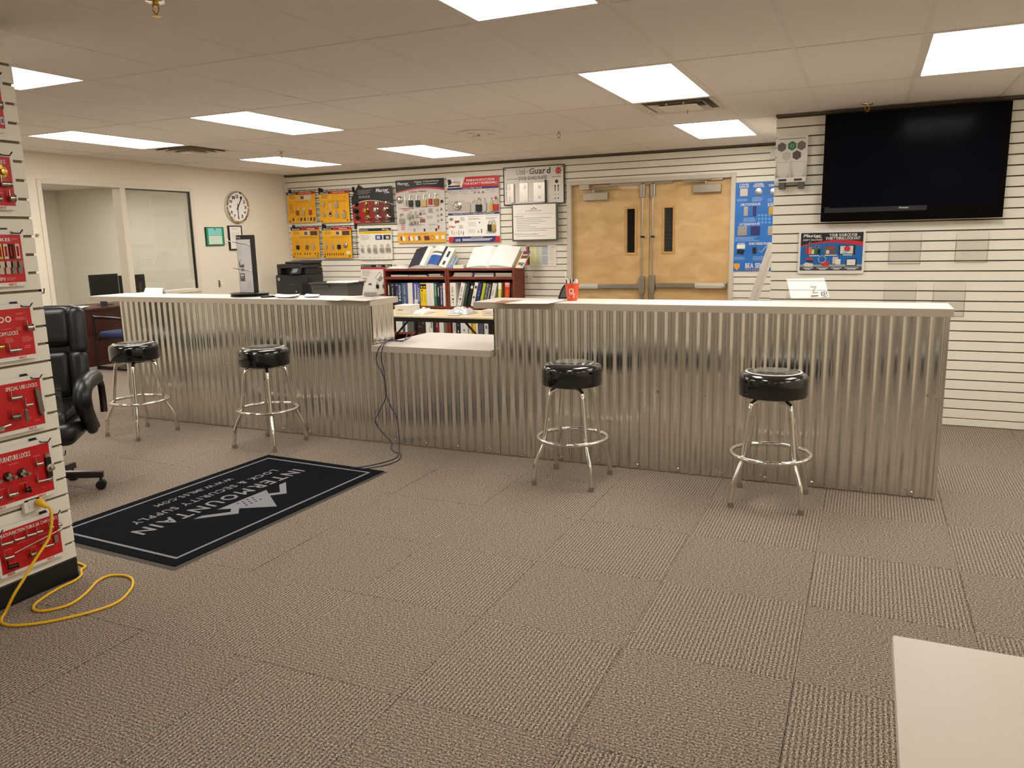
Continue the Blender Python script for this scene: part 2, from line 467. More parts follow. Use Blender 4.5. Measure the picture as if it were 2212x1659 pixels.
for c in range(-6, 15):
    for r in range(-7, 5):
        x0, x1 = GX + c * T, GX + (c + 1) * T; y0, y1 = GY + 2 * r * T, GY + 2 * (r + 1) * T
        if (c, r) in LIGHTS or (c, r) in HID: continue
        x0 = max(x0, XL + .002); x1 = min(x1, XR); y0 = max(y0, YF); y1 = min(y1, YB)
        if (c, r) in VENTS: y0 = y0 + T
        if x0 > TVX and y1 > TVY + .1: y1 = min(y1, TVY)
        if x1 - x0 < .05 or y1 - y0 < .05: continue
        inst('ceiling_tile', unit, ceiling, ((x0 + x1) / 2, (y0 + y1) / 2, ZC + 0.002), (x1 - x0 - .0005, y1 - y0 - .0005, 1))
for c in range(-5, 15):
    x = GX + c * T; ye = TVY if x > TVX else YB
    b = MB(); b.box(x - .012, x + .012, YF, ye, ZC, ZC + .02); b.build('grid_bar', CGRID, ceiling)
for r in range(-6, 5):
    y = GY + 2 * r * T
    b = MB(); b.box(XL, XR if y < TVY else TVX, y - .012, y + .012, ZC - .0005, ZC + .02); b.build('grid_bar', CGRID, ceiling)
for c, r in VENTS:
    x0 = GX + c * T; y = GY + 2 * r * T + T
    b = MB(); b.box(x0, x0 + T, y - .012, y + .012, ZC - .0005, ZC + .02); b.build('grid_bar', CGRID, ceiling)
tb = MB(); tb.box(XL, TVX, YB - .022, YB - .001, ZC - .02, ZC + .01); struct(tb.build('shadow_strip_1', mat('shadow_strip', (96, 84, 70), rough=0.6)), 'thin dark strip painting the shade where back slatwall meets ceiling')  # dark box paints the shade along the ceiling line
tb = MB(); tb.box(TVX - .002, XR, TVY - .022, TVY - .001, ZC - .02, ZC + .01); struct(tb.build('shadow_strip_2', mat('shadow_strip', (96, 84, 70))), 'thin dark strip painting the shadow band above the television wall')  # dark box stands in for the shadow band under the ceiling

# ---- slatwalls
def slatwall(name, face, x_spans, label):
    """face = y of slat fronts, x_spans(z0,z1) -> list of (x0,x1)"""
    b = MB()
    for x0, x1, z0, z1 in x_spans('backing'):
        b.box(x0, x1, face + .032, face + .10, z0, z1)
    wobj = struct(b.build(name, GROOVE_SHADE), label)
    k = -1
    while True:
        z0 = G0 + k * PITCH + .006; z1 = z0 + PITCH - .012
        if k == -1: z0 = 0.006; z1 = G0 - .0045
        if z0 > ZC - .02: break
        z1 = min(z1, ZC - .002)
        for x0, x1 in x_spans((z0, z1)):
            L = x1 - x0
            me = SLATM.setdefault(round(z1 - z0, 4), None)
            if me is None:
                h = z1 - z0; q = MB()
                # face board with two small lips turned back into the groove
                q.add([(-.5, 0, 0), (.5, 0, 0), (.5, 0, h), (-.5, 0, h), (-.5, .004, -.002), (.5, .004, -.002), (.5, .004, h + .002), (-.5, .004, h + .002),
                       (-.5, .012, -.002), (.5, .012, -.002), (.5, .012, h + .002), (-.5, .012, h + .002)],
                      [(0, 1, 2, 3), (1, 0, 4, 5), (3, 2, 6, 7), (5, 4, 8, 9), (7, 6, 10, 11), (0, 3, 7, 4), (1, 5, 6, 2), (4, 7, 11, 8), (5, 9, 10, 6)])
                me = bpy.data.meshes.new('slat'); me.from_pydata([tuple(p) for p in q.v], [], q.f); me.materials.append(SLAT); me.update(); SLATM[round(z1 - z0, 4)] = me
            inst('slat', me, wobj, ((x0 + x1) / 2, face, z0), (L - .0015, 1, 1))
        k += 1
    return wobj
SLATM = {}
DX0, DX1, DZ = -3.305, -1.358, 2.172
def spans_back(z):
    if z == 'backing':
        return [(XL, DX0, 0, ZC + .05), (DX1, TVX + .1, 0, ZC + .05), (DX0, DX1, DZ, ZC + .05)]
    if z[0] < DZ: return [(XL + .002, -4.87), (-4.87, DX0), (DX1, TVX + .1)]
    return [(XL + .002, -4.87), (-4.87, -2.43), (-2.43, TVX + .1)]
wall_back = slatwall('wall_back', YB, spans_back, 'cream slatwall behind the counter')
q = MB(); q.box(DX0, DX1, YB, YB + .012, DZ + .001, G0 + 28 * PITCH - .0045); q.build('header_filler', SLAT, wall_back)
def spans_tv(z):
    if z == 'backing': return [(TVX, XR, 0, ZC + .05)]
    return [(TVX, 1.69), (1.69, XR)]
wall_right = slatwall('wall_right', TVY, spans_tv, 'cream slatwall carrying the television')
q = MB(); q.box(TVX, TVX + .1, TVY + .1, YB + .1, 0, ZC + .05); struct(q.build('wall_return', SLAT), 'plain return wall behind the television slatwall')

# ---- painted walls
WY0, WYM, WY1, WZ0, WZ1 = onX(76, 385, XL).y, onX(262, 404.5, XL).y, onX(425.5, 520, XL).y, 0.972, 2.206
b = MB()
b.box(XL - .10, XL, YF, WY0, 0, ZC + .05); b.box(XL - .10, XL, WY1, YB + .1, 0, ZC + .05)
b.box(XL - .10, XL, WY0, WY1, WZ1, ZC + .05); b.box(XL - .10, XL, WYM, WY1, 0, WZ0)
wall_left = struct(b.build('wall_left', WALLP), 'cream painted wall with the office opening')
b = MB(); b.box(XL - .10, XR, YF - .1, YF, 0, ZC + .05); struct(b.build('wall_front', WALLP), 'cream painted wall behind the viewer')
b = MB(); b.box(XR, XR + .1, YF, TVY + .1, 0, ZC + .05); struct(b.build('wall_far_right', WALLP), 'cream painted wall off to the right')
b = MB(); b.box(XL, XL + .012, WY1 + .002, YB, 0, .10); b.box(XL, XL + .012, YF, WY0 - .002, 0, .10); struct(b.build('baseboard_left', BLACK), 'black vinyl baseboard along the painted wall')
# office behind the opening
OX = -12.25
b = MB(); b.box(OX, XL - .10, YB, YB + .1, 0, ZC + .05); struct(b.build('wall_office_back', OFFICEP), 'plain back wall of the office')
b = MB(); b.box(OX - .1, OX, 3.6, YB + .1, 0, ZC + .05); struct(b.build('wall_office_left', OFFICEP), 'plain far wall of the office')
b = MB(); b.box(OX, XL - .10, 3.5, 3.6, 0, ZC + .05); struct(b.build('wall_office_front', OFFICEP), 'plain near wall of the office')
b = MB(); b.box(OX, XL - .10, 3.6, YB, ZC + .001, ZC + .04); struct(b.build('ceiling_office', CTILE), 'white ceiling of the office')

# ---- window / door opening of the office
win = sempty('window_1', (XL - .06, (WY0 + WY1) / 2, 0), 'painted frame with open doorway and glazed panel to the office')
fx0, fx1 = XL - .112, XL + .012
for nm, (y0, y1, z0, z1) in {'jamb': (WY0, WY0 + .048, 0, WZ1), 'jamb.001': (WY1 - .048, WY1, WZ0, WZ1), 'head': (WY0 + .048, WY1 - .048, WZ1 - .042, WZ1),
                             'mullion': (WYM - .034, WYM + .034, 0, WZ1 - .042), 'sill': (WYM + .034, WY1 - .048, WZ0, WZ0 + .042)}.items():
    b = MB(); b.box(fx0, fx1, y0, y1, z0, z1); b.build(nm, FRAMEP, win, bevel=.004)
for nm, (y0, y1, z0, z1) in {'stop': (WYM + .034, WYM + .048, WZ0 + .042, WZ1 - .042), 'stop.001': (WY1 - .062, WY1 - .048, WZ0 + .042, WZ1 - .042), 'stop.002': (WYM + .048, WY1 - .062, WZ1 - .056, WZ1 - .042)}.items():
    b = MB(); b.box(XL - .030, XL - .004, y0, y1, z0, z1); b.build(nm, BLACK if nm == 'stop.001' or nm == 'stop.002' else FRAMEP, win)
b = MB(); b.box(XL - .022, XL - .016, WYM + .036, WY1 - .05, WZ0 + .043, WZ1 - .043); b.build('pane', GLASS, win)

# ---- ceiling lights
def ceiling_light(x0, y0, label, group, w=T, l=2 * T):
    t = thing('ceiling_light', label, 'ceiling light', (x0 + w / 2, y0 + l / 2, ZC), 0, group)
    x1, y1 = x0 + w, y0 + l; e = .012; f = .034
    b = MB()
    for (a0, a1, c0, c1) in ((x0 + e, x1 - e, y0 + e, y0 + f), (x0 + e, x1 - e, y1 - f, y1 - e), (x0 + e, x0 + f, y0 + f, y1 - f), (x1 - f, x1 - e, y0 + f, y1 - f)):
        b.box(a0, a1, c0, c1, ZC + .001, ZC + .02)
    b.build('frame', CGRID, t)
    b = MB(); b.box(x0 + f, x1 - f, y0 + f, y1 - f, ZC + .006, ZC + .018); b.build('diffuser', LIGHT, t)
    return t
for (c, r), lab in LIGHTS.items(): ceiling_light(GX + c * T, GY + 2 * r * T, lab, 'ceiling panel lights')
for (c, r) in HID: ceiling_light(GX + c * T, GY + 2 * r * T, 'added unseen lit ceiling panel behind or beside the viewer, for fill light', 'ceiling panel lights')
for k, (lx_, ly_) in enumerate(((-9.0, 6.9), (-9.0, 5.2), (-10.8, 6.9), (-10.8, 5.2))):
    ol = ceiling_light(lx_, ly_, 'lit ceiling panel inside the office, out of view', 'office ceiling lights'); ol.location.z -= .024

# ---- air vents
def vent(c, r, label, plaque):
    x0 = GX + c * T; y0 = GY + 2 * r * T; cx, cy = x0 + T / 2, y0 + T / 2
    t = thing('air_vent', label, 'air vent', (cx, cy, ZC), 0, 'ceiling air vents')
    h = T / 2 - .012; b = MB()
    def ring(ho, hi, z0, z1):
        o = [(-ho, -ho), (ho, -ho), (ho, ho), (-ho, ho)]; i = [(-hi, -hi), (hi, -hi), (hi, hi), (-hi, hi)]
        q = MB(); q.add([(cx + x, cy + y, z0) for x, y in o] + [(cx + x, cy + y, z1) for x, y in i] + [(cx + x, cy + y, z0 + .004) for x, y in o] + [(cx + x, cy + y, z1 + .004) for x, y in i],
              [(j, j + 4, (j + 1) % 4 + 4, (j + 1) % 4) for j in range(4)] + [(j + 8, (j + 1) % 4 + 8, (j + 1) % 4 + 12, j + 12) for j in range(4)] + [(j + 4, j + 12, (j + 1) % 4 + 12, (j + 1) % 4 + 4) for j in range(4)]); return q
    ring(h, h - .05, ZC - .002, ZC + .008).build('frame', FRAMEP, t)
    b.box(cx - h + .04, cx + h - .04, cy - h + .04, cy + h - .04, ZC + .05, ZC + .056); b.build('duct_back', mat('duct_back', (96, 88, 80), rough=.6), t)
    ring(h - .045, h - .055, ZC + .008, ZC + .05).build('duct_wall', mat('duct_grey', (160, 150, 138), rough=.5), t)
    if plaque:
        ring(h - .09, h - .13, ZC - .006, ZC + .02).build('louver', FRAMEP, t)
        b = MB(); b.box(cx - h + .15, cx + h - .15, cy - h + .15, cy + h - .15, ZC - .014, ZC - .008); b.build('plaque', WHITEP, t, bevel=.003)
        for sx in (-.06, .06):
            b = MB(); b.cyl((cx + sx, cy - h + .10, ZC - .012), (cx + sx, cy - h + .10, ZC + .03), .010, n=10); b.build('screw', CHROME, t)
        b = MB(); b.cyl((cx + .03, cy + .10, ZC - .04), (cx + .03, cy + .10, ZC - .012), .006, n=8); b.build('lever', STEEL, t)
    else:
        for k in range(3):
            ring(h - .060 - k * .060, h - .105 - k * .060, ZC - .008 - .007 * k, ZC + .018 - .007 * k).build('louver', FRAMEP, t)
        b = MB(); b.box(cx - .065, cx + .065, cy - .065, cy + .065, ZC - .032, ZC - .026); b.build('plaque', FRAMEP, t)
vent(4, 2, 'square ceiling air vent with hanging flat plate above the double doors', True)
vent(-4, 2, 'square ceiling air vent with stepped louvers near the office window', False)

# ---- sprinklers and round ceiling disc
def sprinkler(px, py, label):
    p = onZ(px, py, ZC); t = thing('sprinkler', label, 'sprinkler', (p.x, p.y, ZC), 0, 'ceiling fire sprinklers')
    b = MB(); b.lathe((p.x, p.y, ZC), [(.038, -.001), (.036, -.006), (.02, -.008)], 20); b.build('escutcheon', CHROME, t, smooth=40)
    b = MB(); b.cyl((p.x, p.y, ZC - .006), (p.x, p.y, ZC - .022), .012, n=8)
    b.tube([(p.x - .012, p.y, ZC - .02), (p.x - .016, p.y, ZC - .034), (p.x, p.y, ZC - .054), (p.x + .016, p.y, ZC - .034), (p.x + .012, p.y, ZC - .02)], .003, 6); b.build('frame', BRASS, t)
    b = MB(); b.lathe((p.x, p.y, ZC - .058), [(.004, .004), (.018, .002), (.018, 0), (.004, 0)], 12); b.build('deflector', BRASS, t)
sprinkler(335, 1, 'brass fire sprinkler at the top edge of the photo, left')
sprinkler(607, 328, 'small fire sprinkler just before the light panel above the clock')
sprinkler(1207, 284, 'small fire sprinkler on the ceiling above the framed door guard board')
sprinkler(1874, 224, 'fire sprinkler on the ceiling just above the television')
p = onZ(1034, 287, ZC)
t = thing('ceiling_speaker', 'round white ceiling disc with three small knobs', 'ceiling speaker', (p.x, p.y, ZC))
b = MB(); b.lathe((p.x, p.y, ZC), [(.20, .0), (.20, -.006), (.185, -.012), (.06, -.014)], 32); b.build('cover', CTILE, t, smooth=40)
for a in (0.3, 2.4, 4.5):
    b = MB(); b.cyl((p.x + .11 * math.cos(a), p.y + .11 * math.sin(a), ZC - .022), (p.x + .11 * math.cos(a), p.y + .11 * math.sin(a), ZC - .012), .03, n=12); b.build('rim_boss', FRAMEP, t, smooth=40)
b = MB(); b.cyl((p.x, p.y, ZC - .03), (p.x, p.y, ZC - .013), .012, n=10); b.build('knob', STEEL, t)

# ---- double doors
DY = YB + .045        # face of the door leaves
tr = sempty('trim_3', ((DX0 + DX1) / 2, YB, 0), 'painted steel frame of the double doors')
for nm, (x0, x1, z0, z1) in {'jamb': (DX0, DX0 + .055, 0, DZ), 'jamb.001': (DX1 - .05, DX1, 0, DZ), 'head': (DX0 + .055, DX1 - .05, DZ - .045, DZ)}.items():
    b = MB(); b.box(x0, x1, YB - .018, YB + .11, z0, z1); b.build(nm, HMETAL, tr, bevel=.005)
b = MB(); b.box(-2.78, -2.05, YB + .02, YB + .044, DZ - .075, DZ - .045); b.build('soffit_stop', ALU, tr)
MIDX = -2.318
def door(name, x0, x1, hinge_left, glass, closer, caseX, barX, label):
    t = sempty(name, ((x0 + x1) / 2, DY + .02, 0), label)
    z1 = DZ - .048; gx0, gx1, gz0, gz1 = glass
    b = MB(); f0, f1 = DY, DY + .044
    for bx in ((x0, gx0, .01, z1), (gx1, x1, .01, z1), (gx0, gx1, .01, gz0), (gx0, gx1, gz1, z1)): b.box(bx[0], bx[1], f0, f1, bx[2], bx[3])
    b.build('slab', MAPLE, t)
    b = MB()
    for bx in ((gx0 - .022, gx0 + .004, gz0 - .022, gz1 + .022), (gx1 - .004, gx1 + .022, gz0 - .022, gz1 + .022), (gx0, gx1, gz0 - .022, gz0 + .004), (gx0, gx1, gz1 - .004, gz1 + .022)):
        b.box(bx[0], bx[1], f0 - .010, f0 - .0005, bx[2], bx[3])
    b.build('vision_frame', wood_mat('maple_bead_' + name, (198, 150, 88), (214, 168, 104), .35, 4), t, bevel=.003)
    b = MB(); b.box(gx0, gx1, f0 + .015, f0 + .021, gz0, gz1); b.build('pane', GLASS, t)
    # closer
    c0, c1, cz0, cz1 = closer
    b = MB(); b.box(c0, c1, f0 - .062, f0 - .001, cz0, cz1); cl = b.build('closer', ALU, t, bevel=.006)
    px = c0 + (c1 - c0) * (.4 if hinge_left else .45); ax = px + (.52 if hinge_left else -.42) * .6
    b = MB(); b.cyl((px, f0 - .04, cz1), (px, f0 - .04, cz1 + .035), .012, n=10)
    b.tube([(px, f0 - .04, cz1 + .032), (ax, f0 - .11, cz1 + .036)], .010, 6); b.tube([(ax, f0 - .11, cz1 + .045), (px - .12 if hinge_left else px + .14, f0 - .03, cz1 + .055)], .010, 6)
    b.box(px - .17 if hinge_left else px + .06, px - .05 if hinge_left else px + .18, f0 - .05, f0 - .02, cz1 + .04, DZ - .046)
    b.build('closer_arm', ALU, t, smooth=50)
    # vertical rod exit device
    cx = caseX
    b = MB(); b.cyl((cx, f0 - .03, .08), (cx, f0 - .03, z1 - .10), .0085, n=8); b.build('vertical_rod', STEEL, t, smooth=40)
    b = MB(); b.prism([(cx - .026, f0 - .001, z1 - .004), (cx + .026, f0 - .001, z1 - .004), (cx + .024, f0 - .05, z1 - .02), (cx - .024, f0 - .05, z1 - .02)][::-1], (0, 0, -.15)); b.build('top_latch', STEEL, t, bevel=.006)
    b = MB(); b.box(cx - .02, cx + .02, f0 - .045, f0 - .012, 1.505, 1.525); b.build('rod_guide', BLACKM, t)
    zb = barX[2]
    b = MB(); b.prism([(cx - .032, f0 - .06, zb + .12), (cx + .032, f0 - .06, zb + .12), (cx + .036, f0 - .06, zb - .02), (cx + .024, f0 - .06, zb - .10), (cx - .024, f0 - .06, zb - .10), (cx - .036, f0 - .06, zb - .02)], (0, .058, 0)); b.build('latch_case', STEEL, t, bevel=.008)
    b = MB(); b.box(cx - .018, cx + .018, f0 - .045, f0 - .002, .05, zb - .10); b.build('lower_rod_cover', STEEL, t)
    a0, a1 = barX[0], barX[1]; mid = a0 + (a1 - a0) * (.36 if hinge_left else .58)
    lo, hi = (a0, mid) if hinge_left else (mid, a1); so, sh = (mid, a1) if hinge_left else (a0, mid)
    b = MB(); b.box(lo, hi, f0 - .062, f0 - .012, zb - .028, zb + .028); b.box(lo, hi, f0 - .068, f0 - .062, zb - .012, zb + .018); b.build('push_bar', mat('pale_bar', (214, 208, 196), rough=.4, metal=.2), t, bevel=.003)
    b = MB(); b.box(so, sh, f0 - .05, f0 - .004, zb - .027, zb + .027); b.build('rail_housing', STEEL, t, bevel=.006)
    ex = a0 if hinge_left else a1
    b = MB(); b.box(ex - .02, ex + .02, f0 - .066, f0 - .002, zb - .032, zb + .032); b.build('end_cap', STEEL, t, bevel=.005)
    return t
def wx(px, py): return onY(px, py, DY - .01)
g1 = (wx(1353, 500).x, wx(1371.6, 500).x, wx(1362, 546.5).z, wx(1362, 450.5).z)
g2 = (wx(1433.6, 500).x, wx(1453.6, 500).x, wx(1443, 544).z, wx(1443, 448).z)
cw = lambda a, b_, c, d: (onY(a, 424, DY - .05).x, onY(b_, 424, DY - .05).x, onY((a + b_) / 2, d, DY - .05).z, onY((a + b_) / 2, c, DY - .05).z)
door('door_1', DX0 + .058, MIDX - .003, True, g1, cw(1260.6, 1313, 416, 432.9), onY(1388, 500, DY - .03).x, (DX0 + .09, MIDX - .08, onY(1320, 618.5, DY - .05).z), 'maple door leaf with narrow glass, nearer the framed board')
door('door_2', MIDX + .003, DX1 - .053, False, g2, cw(1497, 1557, 397.6, 415.7), onY(1410, 500, DY - .03).x, (MIDX + .09, DX1 - .09, onY(1500, 617, DY - .05).z), 'maple door leaf with narrow glass, nearer the blue poster')
b = MB(); b.box(DX0 - .2, DX1 + .2, DY + .2, DY + .3, 0, ZC); struct(b.build('wall_storeroom', mat('storeroom_dark', (40, 36, 32), rough=.9)), 'dark storeroom wall behind the double doors')
# ================================================================== COUNTER
CYF = 4.88                                     # mid plane of the corrugated cladding
CLX0, CLX1, CRX0, CRX1 = -6.07, -3.385, -2.362, 0.412
CTZ0, CTZ1 = 1.056, 1.100
LOZ0, LOZ1 = 0.716, 0.762
base = thing('counter', 'long service counter clad in upright corrugated galvanised steel', 'counter', ((CLX0 + CRX1) / 2, 5.1, 0))
b = MB(); b.box(CLX0 + .02, CLX1 - .014, CYF + .014, 5.188, 0, CTZ0 - .001); b.box(CRX0 + .014, CRX1 - .02, CYF + .014, 5.188, 0, CTZ0 - .001); b.box(CLX1 - .03, CRX0 + .03, CYF + .014, 5.60, 0, LOZ0 - .001)
b.build('carcass', mat('counter_carcass', (170, 160, 146), rough=.7), base)
PER, AMP = 0.0677, 0.0070
def corr(p0, d, L, z0, z1, n, ph=0.0, back=0.0):
    """corrugated sheet from p0 along unit d, waves along n"""
    p0 = Vector(p0); d = Vector(d); n = Vector(n); b = MB(); vs = []
    # trapezoid ribs with slightly rounded shoulders: (phase, height)
    rib = [(0.0, -1), (.06, -.85), (.29, .85), (.35, 1), (.50, 1), (.56, .85), (.79, -.85), (.85, -1)]
    ts = []
    for q in range(int((ph) / PER) - 1, int((ph + L) / PER) + 2):
        for f_, w in rib:
            t = (q + f_) * PER - ph
            if -1e-6 <= t <= L + 1e-6: ts.append((t, w))
    ts.sort()
    def prof(t):
        f_ = ((t + ph) / PER) % 1.0; R_ = rib + [(1.0, -1)]
        for (a0, w0), (a1, w1) in zip(R_, R_[1:]):
            if a0 <= f_ <= a1: return w0 + (w1 - w0) * (f_ - a0) / max(a1 - a0, 1e-9)
        return -1
    if ts[0][0] > 1e-4: ts.insert(0, (0.0, prof(0.0)))
    if ts[-1][0] < L - 1e-4: ts.append((L, prof(L)))
    for t, w in ts:
        q = p0 + d * t + n * (AMP * w - back)
        vs += [q + Vector((0, 0, z0)), q + Vector((0, 0, z1))]
    b.add(vs, [(2 * i, 2 * i + 2, 2 * i + 3, 2 * i + 1) for i in range(len(ts) - 1)])
    return b
seams = [CLX0, -4.92, -3.707]
N_ = (0, -1, 0)
segs = [(CLX0, -4.92, CTZ0), (-4.935, -3.70, CTZ0), (-3.712, CLX1, CTZ0), (CLX1, -2.51, LOZ0), (-2.522, CRX0, LOZ0), (CRX0, -1.31, CTZ0), (-1.322, -0.06, CTZ0), (-0.075, CRX1, CTZ0)]
for i, (x0, x1, zt) in enumerate(segs):
    o = corr((x0, CYF, 0), (1, 0, 0), x1 - x0, .004, zt - .001, N_, ph=(x0 - CLX0), back=.0006 * (i % 2)).build('corrugated_sheet', GALV, base, smooth=22)
# returns into the lowered gap and the two outer ends
for x, y1, z0 in ((CLX1, 5.19, LOZ1 + .001), (CRX0, 5.19, LOZ1 + .001)):
    o = corr((x, CYF + .004, 0), (0, 1, 0), y1 - CYF, z0, CTZ0 - .001, (1 if x == CLX1 else -1, 0, 0), ph=.02).build('corrugated_sheet', GALV, base, smooth=22)
for x, sgn in ((CLX0, -1), (CRX1, 1)):
    o = corr((x, CYF + .004, 0), (0, 1, 0), .30, .004, CTZ0 - .001, (sgn, 0, 0)).build('corrugated_sheet', GALV, base, smooth=22)
b = MB(); b.box(CRX1 - .006, CRX1 + .012, CYF - .012, CYF - .002, .004, CTZ0 - .002); b.build('corner_trim', GALV, base)
# screws
scr = MB(); scr.lathe((0, 0, 0), [(.0085, 0), (.0085, .002), (.005, .005), (.002, .006)], 8, axis=(0, -1, 0))
sme = bpy.data.meshes.new('screw'); sme.from_pydata([tuple(p) for p in scr.v], [], scr.f); sme.materials.append(CHROME); sme.update()
for k in range(24):
    x = CLX0 + .14 + k * .2708
    inst('screw', sme, base, (x, CYF - AMP - .001, .035))
for x, z in ((-5.3, .56), (-4.85, .55), (-3.62, .47), (-1.30, .53), (-1.20, .53), (.38, .60), (-.9, .53)):
    inst('screw', sme, base, (x, CYF - AMP - .001, z))
def slab(name, x0, x1, y0, y1, z0, z1, label):
    b = MB(); b.box(x0, x1, y0, y1, z0, z1)
    for i in range(6): b.m[i] = 1
    b.m[1] = 0
    return tag(b.build(name, [LAM, LAM_SHADE], bevel=.0015), label, 'countertop')
slab('countertop', -6.40, -3.365, 4.842, 5.23, CTZ0, CTZ1, 'white laminate countertop of the left counter section with the black stand')
slab('countertop', -2.50, 0.437, 4.842, 5.23, CTZ0, CTZ1, 'white laminate countertop of the right counter section with the orange cup')
slab('lowered_countertop', CLX1 + .018, CRX0 - .012, 4.832, 5.68, LOZ0, LOZ1, 'lowered white writing shelf in the gap between the two counters')

# ================================================================== BAR STOOLS
def make_stool(label, white, rot, loc, logo):
    t = thing('bar_stool', label, 'bar stool', loc, rot, 'bar stools along the counter')
    R = .188
    b = MB(); b.lathe((0, 0, 0), [(.0, .622), (R - .02, .622), (R - .004, .627), (R, .637), (R, .722), (R - .003, .738), (R - .014, .750), (R - .034, .758), (R - .07, .763), (.05, .767), (0, .768)], 48)
    seat = b.build('seat', VINYL, t, smooth=45, local=True)
    if white:
        b = MB(); k = 40
        A = []
        for i in range(k):
            th = 2 * math.pi * i / k
            A += [(.143 * math.cos(th), .143 * math.sin(th), .7615), (.1545 * math.cos(th), .1545 * math.sin(th), .7592)]
        b.add([(x, y, z + .0012) for x, y, z in A], [[2 * i, 2 * i + 1, (2 * i + 3) % (2 * k), (2 * i + 2) % (2 * k)] for i in range(k)])
        b.build('white_ring', P(228, 222, 214, rough=.25), seat, local=True)
    b = MB()
    random.seed(hash(white) % 5 + 3)
    for q in range(7):                                     # worn printed emblem on the cushion top
        y = -.075 + q * .024; L = .05 + .05 * math.cos((q - 3) / 3.2); z = .7694
        b.quad((-L, y, z), (L * .8, y + .012, z), (L * .8, y + .020, z), (-L, y + .008, z))
    b.build('emblem', P(150, 146, 138, rough=.35), seat, local=True)
    b = MB(); b.lathe((0, 0, 0), [(.05, .598), (.085, .604), (.085, .621), (.02, .6215)], 20); b.build('swivel_plate', BLACKM, t, smooth=40, local=True)
    for i in range(4):
        a = math.radians(45 + 90 * i); c, s_ = math.cos(a), math.sin(a)
        prof = [(.0, .606), (.06, .606), (.115, .602), (.142, .588), (.153, .560), (.158, .52), (.190, .295), (.196, .268), (.206, .245), (.244, .165), (.252, .145), (.256, .125), (.268, .03), (.269, .02)]
        lb = MB(); lb.tube([(r * c, r * s_, z) for r, z in prof], .0142, 10); leg = lb.build('leg', CHROME, t, smooth=50, local=True)
        lb = MB(); lb.cyl((.2665 * c, .2665 * s_, .001), (.2685 * c, .2685 * s_, .03), .0175, .0165, 12); lb.build('foot_cap', RUBBER, leg, smooth=40, local=True)
        lb = MB(); lb.cyl((.20 * c, .20 * s_, .283), (.232 * c, .232 * s_, .283), .006, n=8); lb.build('rivet', CHROME, leg, local=True)
    b = MB(); b.tube([(.2185 * math.cos(2 * math.pi * i / 48), .2185 * math.sin(2 * math.pi * i / 48), .283) for i in range(48)], .0128, 10, closed=True)
    b.build('foot_ring', CHROME, t, smooth=60, local=True)
    return t
make_stool('black bar stool with white ring, farthest left by the office doorway', True, math.radians(-3), (-5.43, 4.455, 0), 1)
make_stool('black bar stool with white ring, standing behind the far edge of the mat', True, math.radians(2), (-4.155, 4.552, 0), 1)
make_stool('black bar stool without a white ring on its seat', False, math.radians(0), (-1.655, 4.518, 0), 0)
make_stool('black bar stool with white ring, nearest the right end of the counter', True, math.radians(1), (-0.455, 4.543, 0), 1)

# ================================================================== FLOOR MAT
MX0, MX1, MY0, MY1 = -3.988, -2.908, 2.527, 4.262
t = thing('floor_mat', 'black entrance mat with white mountain logo and border lettering', 'floor mat', ((MX0 + MX1) / 2, (MY0 + MY1) / 2, 0.0), math.radians(-2.57))
b = MB(); e = .022; z = .008
o = [(MX0, MY0), (MX1, MY0), (MX1, MY1), (MX0, MY1)]; i_ = [(MX0 + e, MY0 + e), (MX1 - e, MY0 + e), (MX1 - e, MY1 - e), (MX0 + e, MY1 - e)]
b.add([(x, y, .0012) for x, y in o] + [(x, y, z) for x, y in i_], [(j, (j + 1) % 4, 4 + (j + 1) % 4, 4 + j) for j in range(4)] + [(3, 2, 1, 0)])
b.build('rubber_edge', mat('mat_rubber', (70, 62, 54), rough=.7), t)
b = MB(); b.box(MX0 + e, MX1 - e, MY0 + e, MY1 - e, z, z + .004)
b.build('pile', mat('mat_pile', (15, 16, 20), rough=.95, var=.35, scale=120, bump=.4, spec=.08), t)
MG = mat('mat_grey_pile', (136, 135, 140), rough=.95, var=.25, scale=200, bump=.3)
bd = Board((MX1, MY1, z + .004), (0, -1, 0), (1, 0, 0), (0, 0, 1), MY1 - MY0, MX1 - MX0)
bd.o = Vector((MX0, MY1, z + .004))                # s runs towards the viewer, up on the page is +X
w = .016
def border(a0, t0, a1, t1):
    bd.rect(a0, t0, a1, t1, MG, .0008)
ins = .085 / bd.W; int_ = .085 / bd.H; ww = w / bd.W; wt = w / bd.H
border(ins, int_, 1 - ins, int_ + wt); border(ins, 1 - int_ - wt, 1 - ins, 1 - int_); border(ins, int_, ins + ww, 1 - int_); border(1 - ins - ww, int_, 1 - ins, 1 - int_)
def rel(px, py):
    q = onZ(px, py, .012); return ((MY1 - q.y) / bd.W, (MX1 - q.x) / bd.H)
bd.text('INTERMOUNTAIN', .135, .475, .865, .575, MG, gap=.2)
bd.text('LOCK & SECURITY SUPPLY', .175, .635, .815, .692, MG, gap=.16)
bd.text('WWW.IMLSS.COM', .325, .765, .665, .812, MG, gap=.14)
# three-peak mountain emblem
bd.poly([(.275, .43), (.375, .275), (.425, .345), (.40, .365), (.375, .325), (.31, .43)], MG, .001)
bd.poly([(.375, .43), (.495, .165), (.60, .43)], MG, .001)
bd.poly([(.555, .345), (.60, .275), (.70, .43), (.665, .43), (.60, .335), (.575, .37)], MG, .001)
DKM = mat('mat_pile', (24, 25, 30))
for r_ in range(3):
    for k in range(4 - r_ % 2):
        bd.disc(.462 + .022 * k + .011 * (r_ % 2), .335 + .032 * r_, .0085, DKM, .0014, 6)
bd.finish(t, 'border_and_logo', 'lettering')

